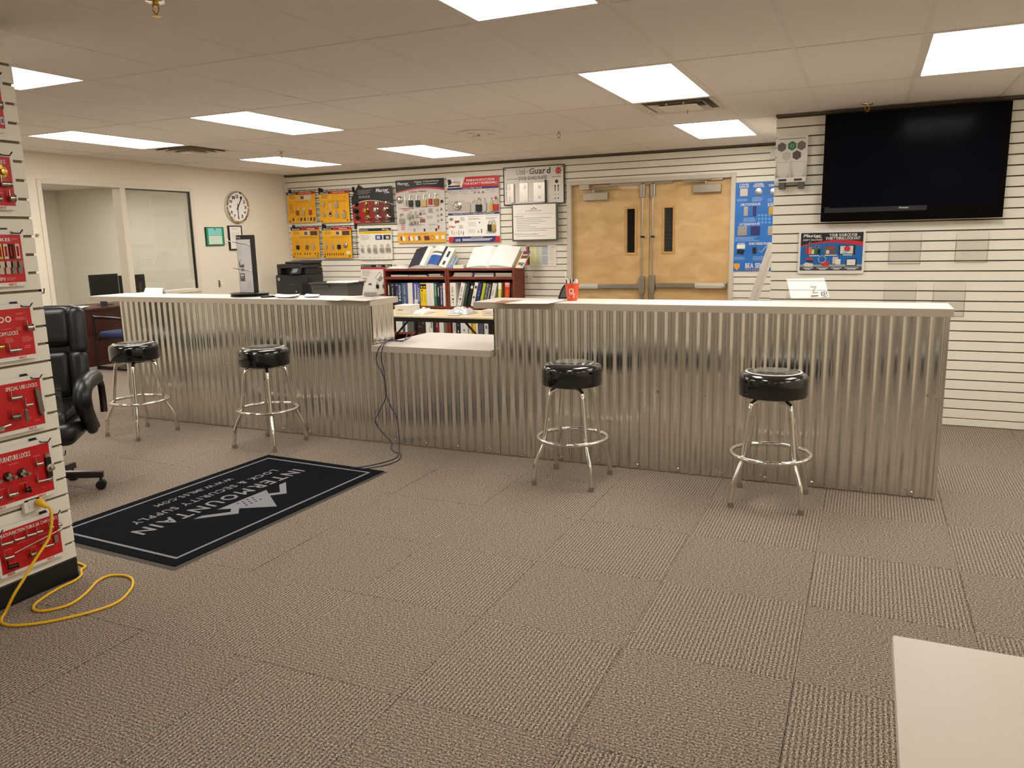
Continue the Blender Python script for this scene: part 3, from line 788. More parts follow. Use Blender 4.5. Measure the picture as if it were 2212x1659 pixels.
# ================================================================== DISPLAY TOWER (slatwall gondola) with red lock boards
GXF = -3.33; GYE = 2.292
t = thing('display_tower', 'white slatwall display tower with black kick base at left edge', 'display tower', (GXF - .3, 1.6, 0))
b = MB(); b.box(GXF - .60, GXF - .013, 1.00, GYE - .004, .098, 2.34); b.build('core', GROOVE_SHADE, t)
b = MB(); b.box(GXF - .61, GXF - .002, .99, GYE + .002, .004, .097); b.build('kick_base', mat('kick_black', (18, 16, 15), rough=.45), t, bevel=.004)
b = MB(); b.box(GXF - .595, GXF + .006, .995, GYE + .004, .001, .006); b.build('base_lip', mat('kick_black', (18, 16, 15)), t)
gp = .0784
k = 0
while .100 + k * gp < 2.32:
    z0 = .100 + k * gp; h = gp - .011
    b = MB(); b.box(GXF - .013, GXF, 1.0, GYE, z0, z0 + h); b.build('slat', SLAT, t, bevel=.0015)
    b = MB(); b.box(GXF - .60, GXF - .013, GYE - .004, GYE + .008, z0, z0 + h); b.build('slat', SLAT, t, bevel=.0015)
    k += 1
RED = mat('red_print', (196, 18, 22), rough=.4); WHT = P(235, 226, 216)
def red_board(z0, z1, label, fn):
    Y0, Y1, X = 1.925, 2.227, GXF + .018
    t = thing('lock_sample_board', label, 'sample board', (X, (Y0 + Y1) / 2, z0), 0, 'red lock sample boards on the tower')
    bd = Board((X + .004, Y0, z0), (0, 1, 0), (0, 0, 1), (1, 0, 0), Y1 - Y0, z1 - z0)
    b = MB(); r = .014; pts = []
    for cx_, cz_, a0 in ((Y1 - r, z1 - r, 0), (Y0 + r, z1 - r, 90), (Y0 + r, z0 + r, 180), (Y1 - r, z0 + r, 270)):
        for q in range(4):
            a = math.radians(a0 + 30 * q); pts.append((X, cx_ + r * math.cos(a), cz_ + r * math.sin(a)))
    b.prism(pts, (.004, 0, 0)); b.build('plate', WHITEP, t)
    bd.rect(.035, .085, .955, .93, RED)
    fn(bd, t)
    for s0 in (.70, .10):                                    # brand flashes on the white margin
        bd.rect(s0, .945, s0 + .07, .985, P(214, 120, 120)); bd.text('X', s0 + .075, .94, s0 + .11, .985, P(190, 30, 34))
    bd.finish(t)
    for yy in (Y1 - .02, Y0 + .02):
        hk = MB(); hz = z1 - .012
        hk.tube([(GXF + .0045, yy - .035, hz + .012), (X + .012, yy - .03, hz - .002), (X + .024, yy - .006, hz - .004), (X + .030, yy + .004, hz + .012)], .0028, 6)
        hk.box(GXF + .0005, GXF + .006, yy - .065, yy - .035, hz + .004, hz + .020)
        hk.build('hook', BLACK, t)
    return t
def greek(bd, *rows):
    for (a0, t0, a1, t1, n) in rows: bd.lines(a0, t0, a1, t1, n, P(226, 120, 116), fill=.4)
def rb_multi(bd, t):
    bd.text('MULTI-FUNCTION TUBULAR CAM LOCKS', .06, .125, .93, .195, WHT)
    for a, L in ((.12, .04), (.30, .036), (.475, .032), (.60, .020), (.78, .014), (.92, .012)): camlock(bd, t, a, .31, L, .0065)
    greek(bd, (.10, .455, .22, .485, 1), (.30, .41, .56, .435, 1), (.60, .40, .80, .425, 1), (.36, .58, .56, .605, 1), (.62, .57, .82, .6, 1), (.14, .745, .26, .77, 1))
    m = MB(); m.tube([bd.pt(.22, .56, .012), bd.pt(.93, .42, .014)], .003, 8); m.cyl(bd.pt(.88, .43, .013), bd.pt(.95, .415, .014), .007, n=10); m.build('long_rod_lock', STEEL, t, smooth=40)
    camlock(bd, t, .12, .60, .03, .008); camlock(bd, t, .16, .80, .036, .0085, BRONZE)
    camlock(bd, t, .70, .66, .04, .006); camlock(bd, t, .46, .72, .016, .013, mat('worn_brass', (150, 130, 96), rough=.35, metal=.9))
    m = MB(); m.obox(bd.pt(.86, .59, .008), bd.u, bd.v, bd.n, .018, .035, .006); m.build('cam_plate', STEEL, t)
red_board(.141, .362, 'red multi-function tubular cam lock board, lowest on the tower', rb_multi)
def rb_furn(bd, t):
    bd.text('FURNITURE LOCKS', .22, .15, .66, .235, WHT)
    for a in (.02, .24, .44):
        m = MB(); m.lathe(bd.pt(.06 + a, .48, .001), [(.020, 0), (.020, .008), (.016, .012)], 12, axis=bd.n); m.build('rosette', BLACK, t)
        m = MB(); m.obox(bd.pt(.06 + a, .48, .017), bd.u, bd.v, bd.n, .030, .012, .008); m.obox(bd.pt(.06 + a, .48, .0165), bd.v, bd.u, bd.n, .032, .012, .007); m.cyl(bd.pt(.09 + a, .49, .018), bd.pt(.10 + a, .49, .040), .009, .008, 10); m.build('lock_body', STEEL, t)
    camlock(bd, t, .74, .40, .022, .008)
    for tt in (.30, .72):
        m = MB(); m.obox(bd.pt(.90, tt, .006), bd.u, bd.v, bd.n, .022, .016, .01); m.build('strike', STEEL, t)
    m = MB(); m.obox(bd.pt(.90, .51, .007), bd.u, bd.v, bd.n, .024, .088, .010); m.build('lock_case', BLACK, t)
    m = MB(); m.lathe(bd.pt(.905, .52, .012), [(.018, 0), (.018, .006), (.010, .008), (.010, .022), (.007, .023)], 12, axis=bd.n); m.build('lock_body', STEEL, t, smooth=40)
    camlock(bd, t, .78, .70, .05, .005); camlock(bd, t, .30, .78, .03, .009); camlock(bd, t, .08, .77, .028, .009)
    camlock(bd, t, .52, .78, .016, .011, BRONZE)
    greek(bd, (.34, .29, .52, .32, 1), (.70, .26, .84, .29, 1), (.14, .655, .27, .68, 1), (.45, .655, .57, .68, 1), (.70, .565, .76, .58, 1), (.77, .83, .83, .845, 1), (.25, .90, .36, .925, 2))
red_board(.438, .700, 'red furniture lock board with the yellow cord plugged in below it', rb_furn)
def rb_spec(bd, t):
    bd.text('SPECIAL USE LOCKS', .44, .145, .90, .215, WHT); bd.text('DOOR', .08, .60, .30, .665, WHT); bd.text('LOCKS', .05, .70, .27, .765, WHT)
    camlock(bd, t, .54, .345, .034, .008); camlock(bd, t, .71, .515, .024, .006)
    camlock(bd, t, .50, .68, .026, .011, mat('pewter', (128, 122, 112), rough=.4, metal=.8))
    m = MB(); m.obox(bd.pt(.62, .68, .035), bd.n, bd.v, bd.u, .010, .055, .014); m.build('thumb_turn', mat('pewter', (128, 122, 112)), t, bevel=.004)
    m = MB(); m.prism([bd.pt(.84, .27, .002), bd.pt(.87, .235, .002), bd.pt(.915, .31, .002), bd.pt(.94, .68, .002), bd.pt(.90, .78, .002), bd.pt(.865, .70, .002)][::-1], bd.n * .014); m.build('hasp_lock', mat('pewter', (128, 122, 112)), t, bevel=.002)
    m = MB(); m.obox(bd.pt(.25, .84, .01), bd.u, bd.v, bd.n, .045, .02, .016); m.cyl(bd.pt(.30, .82, .012), bd.pt(.42, .80, .014), .006, n=8); m.build('bar_lock', STEEL, t)
    greek(bd, (.08, .22, .34, .36, 5), (.08, .42, .36, .56, 5), (.46, .425, .56, .44, 1), (.64, .60, .72, .615, 1), (.80, .83, .90, .86, 2), (.68, .74, .76, .80, 3))
red_board(.748, .988, 'red special use lock board beside the black leather chair', rb_spec)
def rb_cam(bd, t):
    bd.text('CAM LOCKS', .46, .475, .73, .545, WHT)
    for a in (.52, .62):
        bd.ring(a, .26, .013, .005, WHT)
    camlock(bd, t, .88, .44, .020, .012); camlock(bd, t, .62, .81, .040, .008); camlock(bd, t, .40, .72, .03, .010, BRASS)
    greek(bd, (.74, .17, .86, .205, 2), (.72, .245, .90, .30, 3), (.50, .425, .70, .445, 1), (.72, .42, .82, .48, 4), (.54, .59, .66, .68, 5), (.78, .60, .93, .70, 4), (.80, .76, .90, .82, 2), (.1, .2, .4, .4, 5))
red_board(1.062, 1.302, 'red cam lock board beside the top of the leather chair back', rb_cam)
def rb_strike(bd, t):
    bd.text('STRIKES', .52, .145, .80, .205, WHT); bd.text('HASPS', .48, .835, .66, .89, WHT)
    for k, m_ in enumerate((STEEL, BRASS, BRASS, STEEL, BRASS, STEEL, BRONZE, STEEL)):
        m = MB(); a = .30 + k * .083
        for q in ((-.5, .5, .34, .5), (-.5, .5, -.5, -.34), (-.5, -.28, -.34, .34), (.28, .5, -.34, .34)):
            m.obox(bd.pt(a, .38, .003) + bd.u * ((q[0] + q[1]) / 2 * .018) + bd.v * ((q[2] + q[3]) / 2 * .062), bd.u, bd.v, bd.n, (q[1] - q[0]) * .018, (q[3] - q[2]) * .062, .003)
        m.build('strike_plate', m_, t)
    for k in range(8):
        m = MB(); a = .27 + k * .088
        m.obox(bd.pt(a, .60, .012), bd.u, bd.v, bd.n, .018, .022, .004); m.obox(bd.pt(a, .65, .008), bd.u, bd.v, bd.n, .018, .006, .012); m.obox(bd.pt(a, .72, .003), bd.u, bd.v, bd.n, .018, .028, .004); m.cyl(bd.pt(a, .72, .004), bd.pt(a, .72, .0062), .005, n=8)
        m.build('cam_tab', STEEL if k < 6 else mat('pewter', (128, 122, 112)), t)
    bd.rect(.05, .495, .90, .503, P(226, 130, 120)); greek(bd, (.82, .15, .92, .19, 2), (.68, .84, .82, .90, 3))
red_board(1.376, 1.612, 'red strikes board with a row of bent metal tabs', rb_strike)
def rb_lock(bd, t):
    bd.text('UTILITY LOCKS', .50, .14, .88, .21, WHT)
    m = MB(); m.lathe(bd.pt(.80, .35, .002), [(.026, 0), (.026, .006), (.013, .008), (.013, .026), (.010, .027)], 14, axis=bd.n); m.obox(bd.pt(.78, .27, .008), bd.u, bd.v, bd.n, .018, .02, .008); m.build('rim_lock', BRASS, t, smooth=40)
    camlock(bd, t, .82, .56, .034, .010); camlock(bd, t, .88, .80, .018, .012); camlock(bd, t, .66, .82, .03, .010); camlock(bd, t, .5, .45, .03, .012, BRASS)
    greek(bd, (.78, .47, .90, .51, 2), (.66, .68, .80, .73, 2), (.1, .3, .4, .5, 5), (.1, .7, .4, .85, 4))
red_board(1.694, 1.930, 'red board with a brass rim lock, above the strikes board', rb_lock)
def rb_top(bd, t):
    bd.text('SWITCH LOCKS', .50, .14, .88, .21, WHT); camlock(bd, t, .85, .55, .03, .012); camlock(bd, t, .6, .55, .03, .012)
    bd.rect(.90, .74, .945, .86, P(230, 228, 226)); bd.rect(.91, .76, .938, .84, P(60, 90, 160), .0012); greek(bd, (.5, .3, .9, .42, 3))
red_board(2.008, 2.244, 'red board at the top of the tower near the ceiling', rb_top)
# outlet on the tower and acrylic holder on its far side
oy, oz = 2.105, .392
t2 = thing('power_outlet_box', 'white outlet box on the display tower with yellow plug', 'outlet', (GXF, oy, oz))
b = MB(); b.box(GXF, GXF + .022, oy - .038, oy + .038, oz - .005, oz + .058); b.build('housing', WHITEP, t2, bevel=.004)
b = MB(); b.box(GXF + .022, GXF + .024, oy - .018, oy + .018, oz + .008, oz + .05); b.build('socket', P(214, 206, 196), t2)
pl = MB(); c = Vector((GXF + .026, oy + .022, oz + .040))
t3 = thing('extension_cord', 'yellow extension cord plugged into the tower and looped on the carpet', 'extension cord', (-3.2, 2.1, 0))
YEL = mat('yellow_cord', (238, 186, 20), rough=.4)
pl.lathe(c, [(.013, 0), (.018, .004), (.018, .024), (.012, .034), (.008, .05)], 10, axis=(.75, .25, -.6)); pl.build('plug', YEL, t3, smooth=40)
def smoothpath(pts, n=6):
    P_ = [Vector(p) for p in pts]; out = []
    for i in range(len(P_) - 1):
        p0 = P_[max(i - 1, 0)]; p1 = P_[i]; p2 = P_[i + 1]; p3 = P_[min(i + 2, len(P_) - 1)]
        for k in range(n):
            u = k / n
            out.append(.5 * ((2 * p1) + (p2 - p0) * u + (2 * p0 - 5 * p1 + 4 * p2 - p3) * u * u + (3 * p1 - p0 - 3 * p2 + p3) * u ** 3))
    out.append(P_[-1]); return out
def fl(px, py, z=.0065): return onZ(px, py, z)
def gx(px, py, off): return onX(px, py, GXF + off)
path = [c + Vector((.03, .01, -.03)), gx(108, 1098, .07), gx(112, 1125, .085), gx(106, 1160, .09), gx(95, 1180, .095), gx(72, 1215, .10), gx(50, 1253, .105), gx(30, 1285, .10),
        fl(12, 1322, .02), fl(3, 1337), fl(8, 1348), fl(40, 1351), fl(110, 1342), fl(200, 1321), fl(255, 1300), fl(283, 1272), fl(286, 1252), fl(268, 1243), fl(235, 1244), fl(210, 1256), fl(185, 1282), fl(150, 1306), fl(100, 1319), fl(76, 1318), fl(73, 1308),
        fl(95, 1290), fl(130, 1269), fl(158, 1256), fl(170, 1248), fl(176.5, 1240), fl(175, 1231), Vector((GXF - .08, GYE + .085, .0065)), Vector((GXF - .3, GYE + .10, .0065))]
b = MB(); b.tube(smoothpath(path), .0062, 8); b.build('cord', YEL, t3, smooth=60)
# acrylic holder and hooks on the tower's end
t4 = thing('brochure_holder', 'empty clear acrylic holder on the end of the display tower', 'brochure holder', (GXF - .06, GYE + .03, .70))
b = MB(); b.box(GXF - .20, GXF - .012, GYE + .0085, GYE + .0105, .735, .945); b.build('back_plate', ACRYL, t4)
b = MB(); b.box(GXF - .20, GXF - .012, GYE + .036, GYE + .038, .735, .90); b.build('front_plate', ACRYL, t4)
b = MB(); b.box(GXF - .014, GXF - .012, GYE + .011, GYE + .036, .735, .92); b.box(GXF - .20, GXF - .014, GYE + .011, GYE + .036, .733, .735); b.build('side_plate', ACRYL, t4)
for z in (.585, 1.335):
    b = MB(); b.tube([(GXF - .03, GYE + .008, z), (GXF - .03, GYE + .03, z), (GXF - .03, GYE + .034, z + .02)], .003, 6); b.box(GXF - .045, GXF - .015, GYE + .008, GYE + .011, z - .004, z + .02)
    tag(b.build('display_hook', BLACK), 'small black display hook on tower end, %s' % ('low near the furniture board' if z < 1 else 'above the leather chair'), 'hook')

# ================================================================== BLACK LEATHER SWIVEL CHAIR
def cushion(parent, name, m, c, size, bev, rx=0.0, rz=0.0, taper=0.0):
    b = MB(); w, d, h = size
    Mx = Matrix.Translation(Vector(c)) @ Matrix.Rotation(rz, 4, 'Z') @ Matrix.Rotation(rx, 4, 'X')
    nx, nz = 4, 4; vs = []
    b.box(-w / 2, w / 2, -d / 2, d / 2, -h / 2, h / 2)
    b.v = [Mx @ Vector((p.x * (1 - taper * (p.z / h + .5)), p.y, p.z)) for p in b.v]
    return b.build(name, m, parent, smooth=60, bevel=bev, seg=5, local=True)
def swivel_chair(loc, rot):
    t = thing('office_chair', 'black leather executive swivel chair behind the display tower', 'office chair', loc, rot)
    ch = t
    seat = cushion(ch, 'seat', LEATHER, (0, -.03, .435), (.56, .57, .14), .06)
    cushion(ch, 'seat_pad', LEATHER, (0, -.03, .535), (.46, .50, .07), .034)
    cushion(ch, 'backrest', LEATHER, (0, .30, .83), (.53, .11, .68), .05, rx=-.16, taper=.10)
    cushion(ch, 'head_cushion', LEATHER, (0, .285, 1.03), (.40, .12, .26), .055, rx=-.16)
    cushion(ch, 'lumbar_cushion', LEATHER, (0, .225, .73), (.36, .10, .30), .045, rx=-.16)
    for s in (-1, 1):
        cushion(ch, 'wing_cushion', LEATHER, (s * .225, .275, 1.0), (.11, .14, .32), .05, rx=-.16, rz=s * .25)
        cushion(ch, 'wing_cushion', LEATHER, (s * .225, .215, .73), (.11, .12, .30), .045, rx=-.16, rz=s * .2)
    for s in (-1, 1):
        x = s * .315
        b = MB(); prof = [(.24, .46), (.25, .56), (.23, .66), (.12, .685), (-.05, .68), (-.13, .65), (-.15, .60), (-.09, .50), (-.01, .42)]
        pts = smoothpath([(x + s * .018, y, z) for y, z in prof], 4)
        b.tube(pts, .022, 8); arm = b.build('arm', mat('dark_wood_arm', (34, 16, 12), rough=.25), ch, smooth=60, local=True)
        b = MB(); pad = smoothpath([(x, .20, .700), (x, .05, .712), (x, -.10, .705), (x, -.17, .68), (x, -.20, .63), (x, -.175, .575), (x, -.12, .50), (x, -.06, .43), (x, -.03, .40)], 4)
        k_ = len(pad); b.tube(pad, [.026] + [.052 if q < k_ * .55 else .052 - .022 * (q / k_ - .55) / .45 for q in range(1, k_ - 1)] + [.022], 12); b.build('arm_pad', LEATHER, arm, smooth=60, local=True)
    b = MB(); b.cyl((0, 0, .10), (0, 0, .28), .032, n=14); b.cyl((0, 0, .28), (0, 0, .42), .020, n=12); b.box(-.12, .12, -.12, .12, .405, .427); b.build('gas_lift', BLACK, ch, local=True)
    for k in range(5):
        a = math.radians(72 * k + 2); c_, s_ = math.cos(a), math.sin(a)
        b = MB(); u = Vector((c_, s_, 0)); v = Vector((-s_, c_, 0))
        b.prism([u * .02 + v * .032 + Vector((0, 0, .150)), u * .02 - v * .032 + Vector((0, 0, .150)), u * .335 - v * .022 + Vector((0, 0, .118)), u * .335 + v * .022 + Vector((0, 0, .118))][::-1], (0, 0, -.042))
        leg = b.build('base_leg', mat('dark_wood_arm', (34, 16, 12)), ch, bevel=.008, local=True)
        b = MB(); q = u * .315
        for dz in (-.014, .014): b.cyl(q + v * (dz - .010) + Vector((0, 0, .0305)), q + v * (dz + .010) + Vector((0, 0, .0305)), .030, n=16)
        b.cyl(q + Vector((0, 0, .03)), q + Vector((0, 0, .08)), .009, n=8); b.build('caster', BLACK, leg, smooth=40, local=True)
    return t
CHAIR = swivel_chair((-4.655, 3.06, 0), math.radians(41))

# ================================================================== BLUE NETWORK CABLES
for k, (lab, off) in enumerate((('dark blue network cable hanging from the lowered shelf, left of two', 0), ('dark blue network cable hanging from the lowered shelf, right of two', 1))):
    Yf = 4.812
    def cf(px, py, Y=Yf): return onY(px, py, Y)
    if k == 0:
        pts = [onZ(880, 722, LOZ1 + .004), onZ(872, 736, LOZ1 + .006), onZ(858, 737, LOZ1 + .012), onZ(838, 737, LOZ1 + .01), cf(822, 747, 4.80), cf(813, 770), cf(815, 787), cf(826, 806), cf(833, 835), cf(832, 862), cf(816, 895, 4.83), cf(811, 912), cf(828, 937, 4.84), cf(846, 955, 4.83), fl(845, 966, .006), fl(850, 975, .004), fl(861, 981, .004), fl(850, 992, .004), fl(820, 1001, .004), fl(790, 1007, .006), fl(772, 1010, .016), fl(757, 1011, .016)]
    else:
        pts = [onZ(898, 716, LOZ1 + .004), onZ(880, 732, LOZ1 + .004), onZ(862, 736, LOZ1 + .004), onZ(845, 734, LOZ1 + .005), cf(828, 747, 4.805), cf(824, 775), cf(830, 805), cf(834, 850), cf(845, 880), cf(856, 900), cf(861, 930, 4.84), cf(863, 955, 4.84), fl(862, 972, .008), fl(866, 984, .004), fl(862, 993, .004), fl(840, 1003, .004), fl(805, 1010, .006), fl(785, 1013, .014), fl(777, 1013, .016)]
    b = MB(); b.tube(smoothpath(pts, 6), .0034, 6)
    tag(b.build('network_cable', mat('cable_blue', (36, 38, 72), rough=.5), smooth=60), lab, 'network cable', 'network cables from the lowered shelf')

# ================================================================== WHITE TABLE in the near corner
t = thing('work_table', 'corner of a plain white table at the bottom right', 'table', (.70, 1.0, 0))
z = .75; X0, X1, Y0, Y1 = .083, 1.0, .2, 1.585
b = MB(); b.box(X0, X1, Y0, Y1, z - .028, z); b.build('tabletop', mat('table_white', (226, 214, 202), rough=.42, var=.02, scale=5), t, bevel=.003)
for x in (X0 + .07, X1 - .07):
    for y in (Y0 + .07, Y1 - .10):
        b = MB(); b.cyl((x, y, .001), (x, y, z - .029), .02, n=12); b.build('leg', STEEL, t, smooth=40)
# ================================================================== WALL BOARDS (back wall)
def wall_board(name, label, cat, c4, plane='Y', val=YB, th=.006, off=.012, mats=None, group=None, shape=None, body='board'):
    """c4 = pixel corners TL TR BR BL on the wall plane"""
    if plane == 'Y':
        q = [onY(x, y, val - off) for x, y in c4]
        a0 = (q[0].x + q[3].x) / 2; a1 = (q[1].x + q[2].x) / 2; z1 = (q[0].z + q[1].z) / 2; z0 = (q[2].z + q[3].z) / 2
        o = Vector((a0, val - off, z0)); u = Vector((1, 0, 0)); n = Vector((0, -1, 0))
    else:
        q = [onX(x, y, val + off) for x, y in c4]
        a0 = (q[0].y + q[3].y) / 2; a1 = (q[1].y + q[2].y) / 2; z1 = (q[0].z + q[1].z) / 2; z0 = (q[2].z + q[3].z) / 2
        o = Vector((val + off, a0, z0)); u = Vector((0, 1, 0)); n = Vector((1, 0, 0))
    W, H = a1 - a0, z1 - z0
    t = thing(name, label, cat, tuple(o + u * W / 2), 0, group)
    bd = Board(o + n * th, u, (0, 0, 1), n, W, H)
    pts = shape or [(0, 0), (1, 0), (1, 1), (0, 1)]
    b = MB(); b.prism([bd.pt(a, tt, -th) for a, tt in pts], n * th)
    # make sure the outside faces point outwards
    b.build(body, mats or WHITEP, t)
    return bd, t
YLW = mat('yellow_print', (232, 168, 28), rough=.45); YLW2 = P(240, 186, 60); RD = P(186, 26, 34); BK = P(26, 23, 22); GY = P(150, 146, 140); DG = P(90, 86, 82); WH = P(238, 234, 228); NV = P(38, 42, 110); BU = P(40, 90, 170); PINK = P(200, 60, 80); LG = P(206, 200, 194)
def wire_grid(x0, x1, z0, z1, y, label):
    t = thing('wire_grid_panel', label, 'wire rack', ((x0 + x1) / 2, y, z0), 0, 'wire grid panels behind the yellow boards')
    n = 6; m = 12
    for i in range(n + 1):
        x = x0 + (x1 - x0) * i / n; b = MB(); b.cyl((x, y, z0), (x, y, z1), .0028, n=6); b.build('upright_wire', BLACKM, t)
    for i in range(m + 1):
        z = z0 + (z1 - z0) * i / m; b = MB(); b.cyl((x0, y - .005, z), (x1, y - .005, z), .0028, n=6); b.build('cross_wire', BLACKM, t)
    b = MB(); b.box(x1 - .02, x1 + .004, y - .012, YB + .003, z1 - .05, z1 + .02); b.box(x0 - .004, x0 + .02, y - .012, YB + .003, z1 - .05, z1 + .02); b.build('bracket', BLACKM, t)
ylab = ['yellow lock board nearest the ceiling corner with three long padlocks', 'yellow lock board with seven brass and steel padlocks, upper row right', 'lower yellow lock board nearest the printer with a black padlock', 'lower yellow lock board with four locks and one round steel lock']
yc = [[(619.2, 415.7), (681, 413.5), (683.9, 480.8), (624.6, 481.5)], [(688.5, 413.5), (752.6, 412), (757, 480), (693.3, 481.5)],
      [(628.2, 492.3), (688.2, 490.9), (692.6, 557), (632.5, 557)], [(695.5, 491.9), (757.7, 490.2), (762, 557), (699.8, 557.4)]]
REDP = mat('red_lock', (176, 40, 34), rough=.35); ORB = mat('bronze_lock', (150, 110, 60), rough=.35, metal=.8); SIL = mat('silver_lock', (196, 190, 182), rough=.28, metal=.9)
for i in range(4):
    q = [onY(x, y, YB - .03) for x, y in yc[i]]
    x0, x1 = (q[0].x + q[3].x) / 2, (q[1].x + q[2].x) / 2; z0, z1 = (q[2].z + q[3].z) / 2, (q[0].z + q[1].z) / 2
    wire_grid(x0 + .03, x1 + .075, z0 + .005, z1 + .02, YB - .016, 'black wire grid panel behind the ' + ['upper left', 'upper right', 'lower left', 'lower right'][i] + ' yellow lock board')
    bd, t = wall_board('lock_display_board', ylab[i], 'display board', yc[i], off=.03, th=.005, mats=YLW, group='yellow lock display boards')
    bd.rect(0, 0, .38, .085, BK); bd.rect(.38, 0, 1, .085, RD); bd.text('MasterLock', .06, .02, .33, .07, WH); 
    bd.text(['Home Security', 'General Security', 'All Weather', 'High Security'][i], .46 if i < 2 else .60, .018, .88, .07, WH)
    bd.rect(0, .085, .42, .27, YLW2)
    bd.lines(.08, .12, .34, .24, 4, P(190, 80, 20), fill=.4)
    if i != 1:
        bd.rect(.45, .12, .66 if i else .85, .26, P(216, 206, 196)); bd.rect(.48, .14, .60, .24, DG, .0012)
        if i: bd.rect(.70, .12, .95, .26, P(70, 60, 56))
    bd.lines(.30, .30, .95, .38, 2, P(196, 120, 20), fill=.3)
    if i == 0:
        bd.lines(.06, .40, .22, .70, 8, P(170, 90, 16), fill=.3)
        for a, m_ in ((.36, ORB), (.58, SIL), (.82, REDP)): padlock(bd, t, a, .48, .035, .115, m_)
        for a in (.17, .35, .45, .58, .70, .80, .92): bd.poly([(a, .82), (a + .05, .85), (a + .03, .95), (a - .03, .93)], random.choice([BK, P(90, 50, 20), GY]))
    elif i == 1:
        for a, tt, w_, h_, sf in ((.16, .30, .03, .075, .4), (.38, .37, .03, .16, .65), (.60, .29, .05, .10, .4), (.16, .62, .038, .075, .45), (.38, .62, .04, .075, .4), (.60, .62, .05, .09, .45), (.84, .62, .058, .10, .45)): padlock(bd, t, a, tt, w_, h_, SIL, sf=sf)
        bd.ring(.86, .53, .011, .004, PINK); bd.disc(.86, .20, .008, P(150, 60, 20)); bd.disc(.93, .25, .007, DG); bd.disc(.88, .31, .007, P(80, 40, 30))
    elif i == 2:
        for a, m_, w_ in ((.24, BLACK, .04), (.57, ORB, .036), (.80, SIL, .036)): padlock(bd, t, a, .48, w_, .10, m_)
        for a in (.08, .18, .28, .45, .54, .63, .82, .92): bd.rect(a, .83, a + .028, .90, P(110, 30, 16) if a < .3 else BK)
    else:
        for a, m_, w_ in ((.14, SIL, .026), (.36, SIL, .036), (.58, BLACK, .044)): padlock(bd, t, a, .46, w_, .105, m_)
        m = MB(); m.lathe(bd.pt(.80, .58, .001), [(.034, 0), (.036, .008), (.032, .02), (.02, .026)], 18, axis=bd.n); m.build('round_lock', SIL, t, smooth=40)
        bd.rect(.80, .78, .94, .88, P(238, 220, 170))
        for k in range(9): bd.rect(.05 + k * .078, .84, .08 + k * .078, .915, BK if k % 3 else P(120, 40, 16))
    for a, tt in ((.06, .95), (.92, .94), (.9, .01)):
        m = MB(); m.obox(bd.pt(a, tt, .004), bd.u, bd.v, bd.n, .014, .018, .006); m.build('board_clip', BLACK, t)
    bd.finish(t)
# knob board
shp = [(0, .30), (.19, -.06), (.29, .04), (.97, .02), (1, 1), (.03, 1.0)]
bd, t = wall_board('knob_display_board', 'black and red door knob board with a pointed roof corner', 'display board', [(760, 402), (851, 402), (851, 482), (760, 482)], off=.036, th=.006, mats=BK, shape=shp)
bd.text('Master', .60, .07, .89, .17, WH, slant=.25); bd.text('Lock', .80, .16, .92, .21, WH)
bd.lines(.16, .09, .52, .22, 5, GY, fill=.35); 
for a in (.19, .26, .33, .40): bd.rect(a, .25, a + .045, .31, LG); bd.rect(a + .007, .26, a + .038, .30, BK, .0012)
arc = [(.02 + .96 * k / 12, .50 - .13 * math.sin(math.pi * (k / 12) ** .8)) for k in range(13)]
for k in range(12):
    (a0, t0), (a1, t1) = arc[k], arc[k + 1]
    bd.poly([(a0, t0), (a1, t1), (a1, t1 + .025), (a0, t0 + .03 * (1 - k / 14))], P(196, 190, 186), .0012)
    if a1 < .86:
        sh_ = int(150 - 95 * a0)
        bd.poly([(a0, t0 + .02), (a1, t1 + .02), (a1, .99), (max(a0, .035), .99)], P(max(40, sh_ + 30), 22 + k, 26 + k), .0006)
ORB2 = mat('oil_rubbed', (30, 24, 22), rough=.3, metal=.5)
for ci, (a, m_) in enumerate(((.13, ORB2), (.37, BRASS), (.61, SIL), (.84, mat('satin_nickel', (176, 166, 146), rough=.2, metal=1.0)))):
    bd.rect(a - .055, .42, a + .06, .93, P(120, 60, 44), .0016); bd.rect(a - .05, .955, a + .05, .965, LG, .0016)
    for ri, tt in enumerate((.47, .65, .84)):
        c = bd.pt(a, tt, .001); m = MB()
        if ri == 0: m.lathe(c, [(.030, 0), (.030, .006), (.022, .012), (.020, .03), (.010, .033)], 16, axis=bd.n)
        elif ri == 1: m.lathe(c, [(.030, 0), (.028, .008), (.012, .012), (.012, .03), (.028, .038), (.032, .052), (.026, .066), (.008, .070)], 16, axis=bd.n)
        else:
            m.lathe(c, [(.030, 0), (.028, .008), (.012, .012), (.012, .045)], 16, axis=bd.n)
            m.tube([c + bd.n * .042, c + bd.n * .048 + bd.u * .03, c + bd.n * .046 + bd.u * .085 - bd.v * .006], [.010, .010, .007], 8)
        m.build(('deadbolt', 'door_knob', 'door_lever')[ri], m_, t, smooth=45)
bd.finish(t)
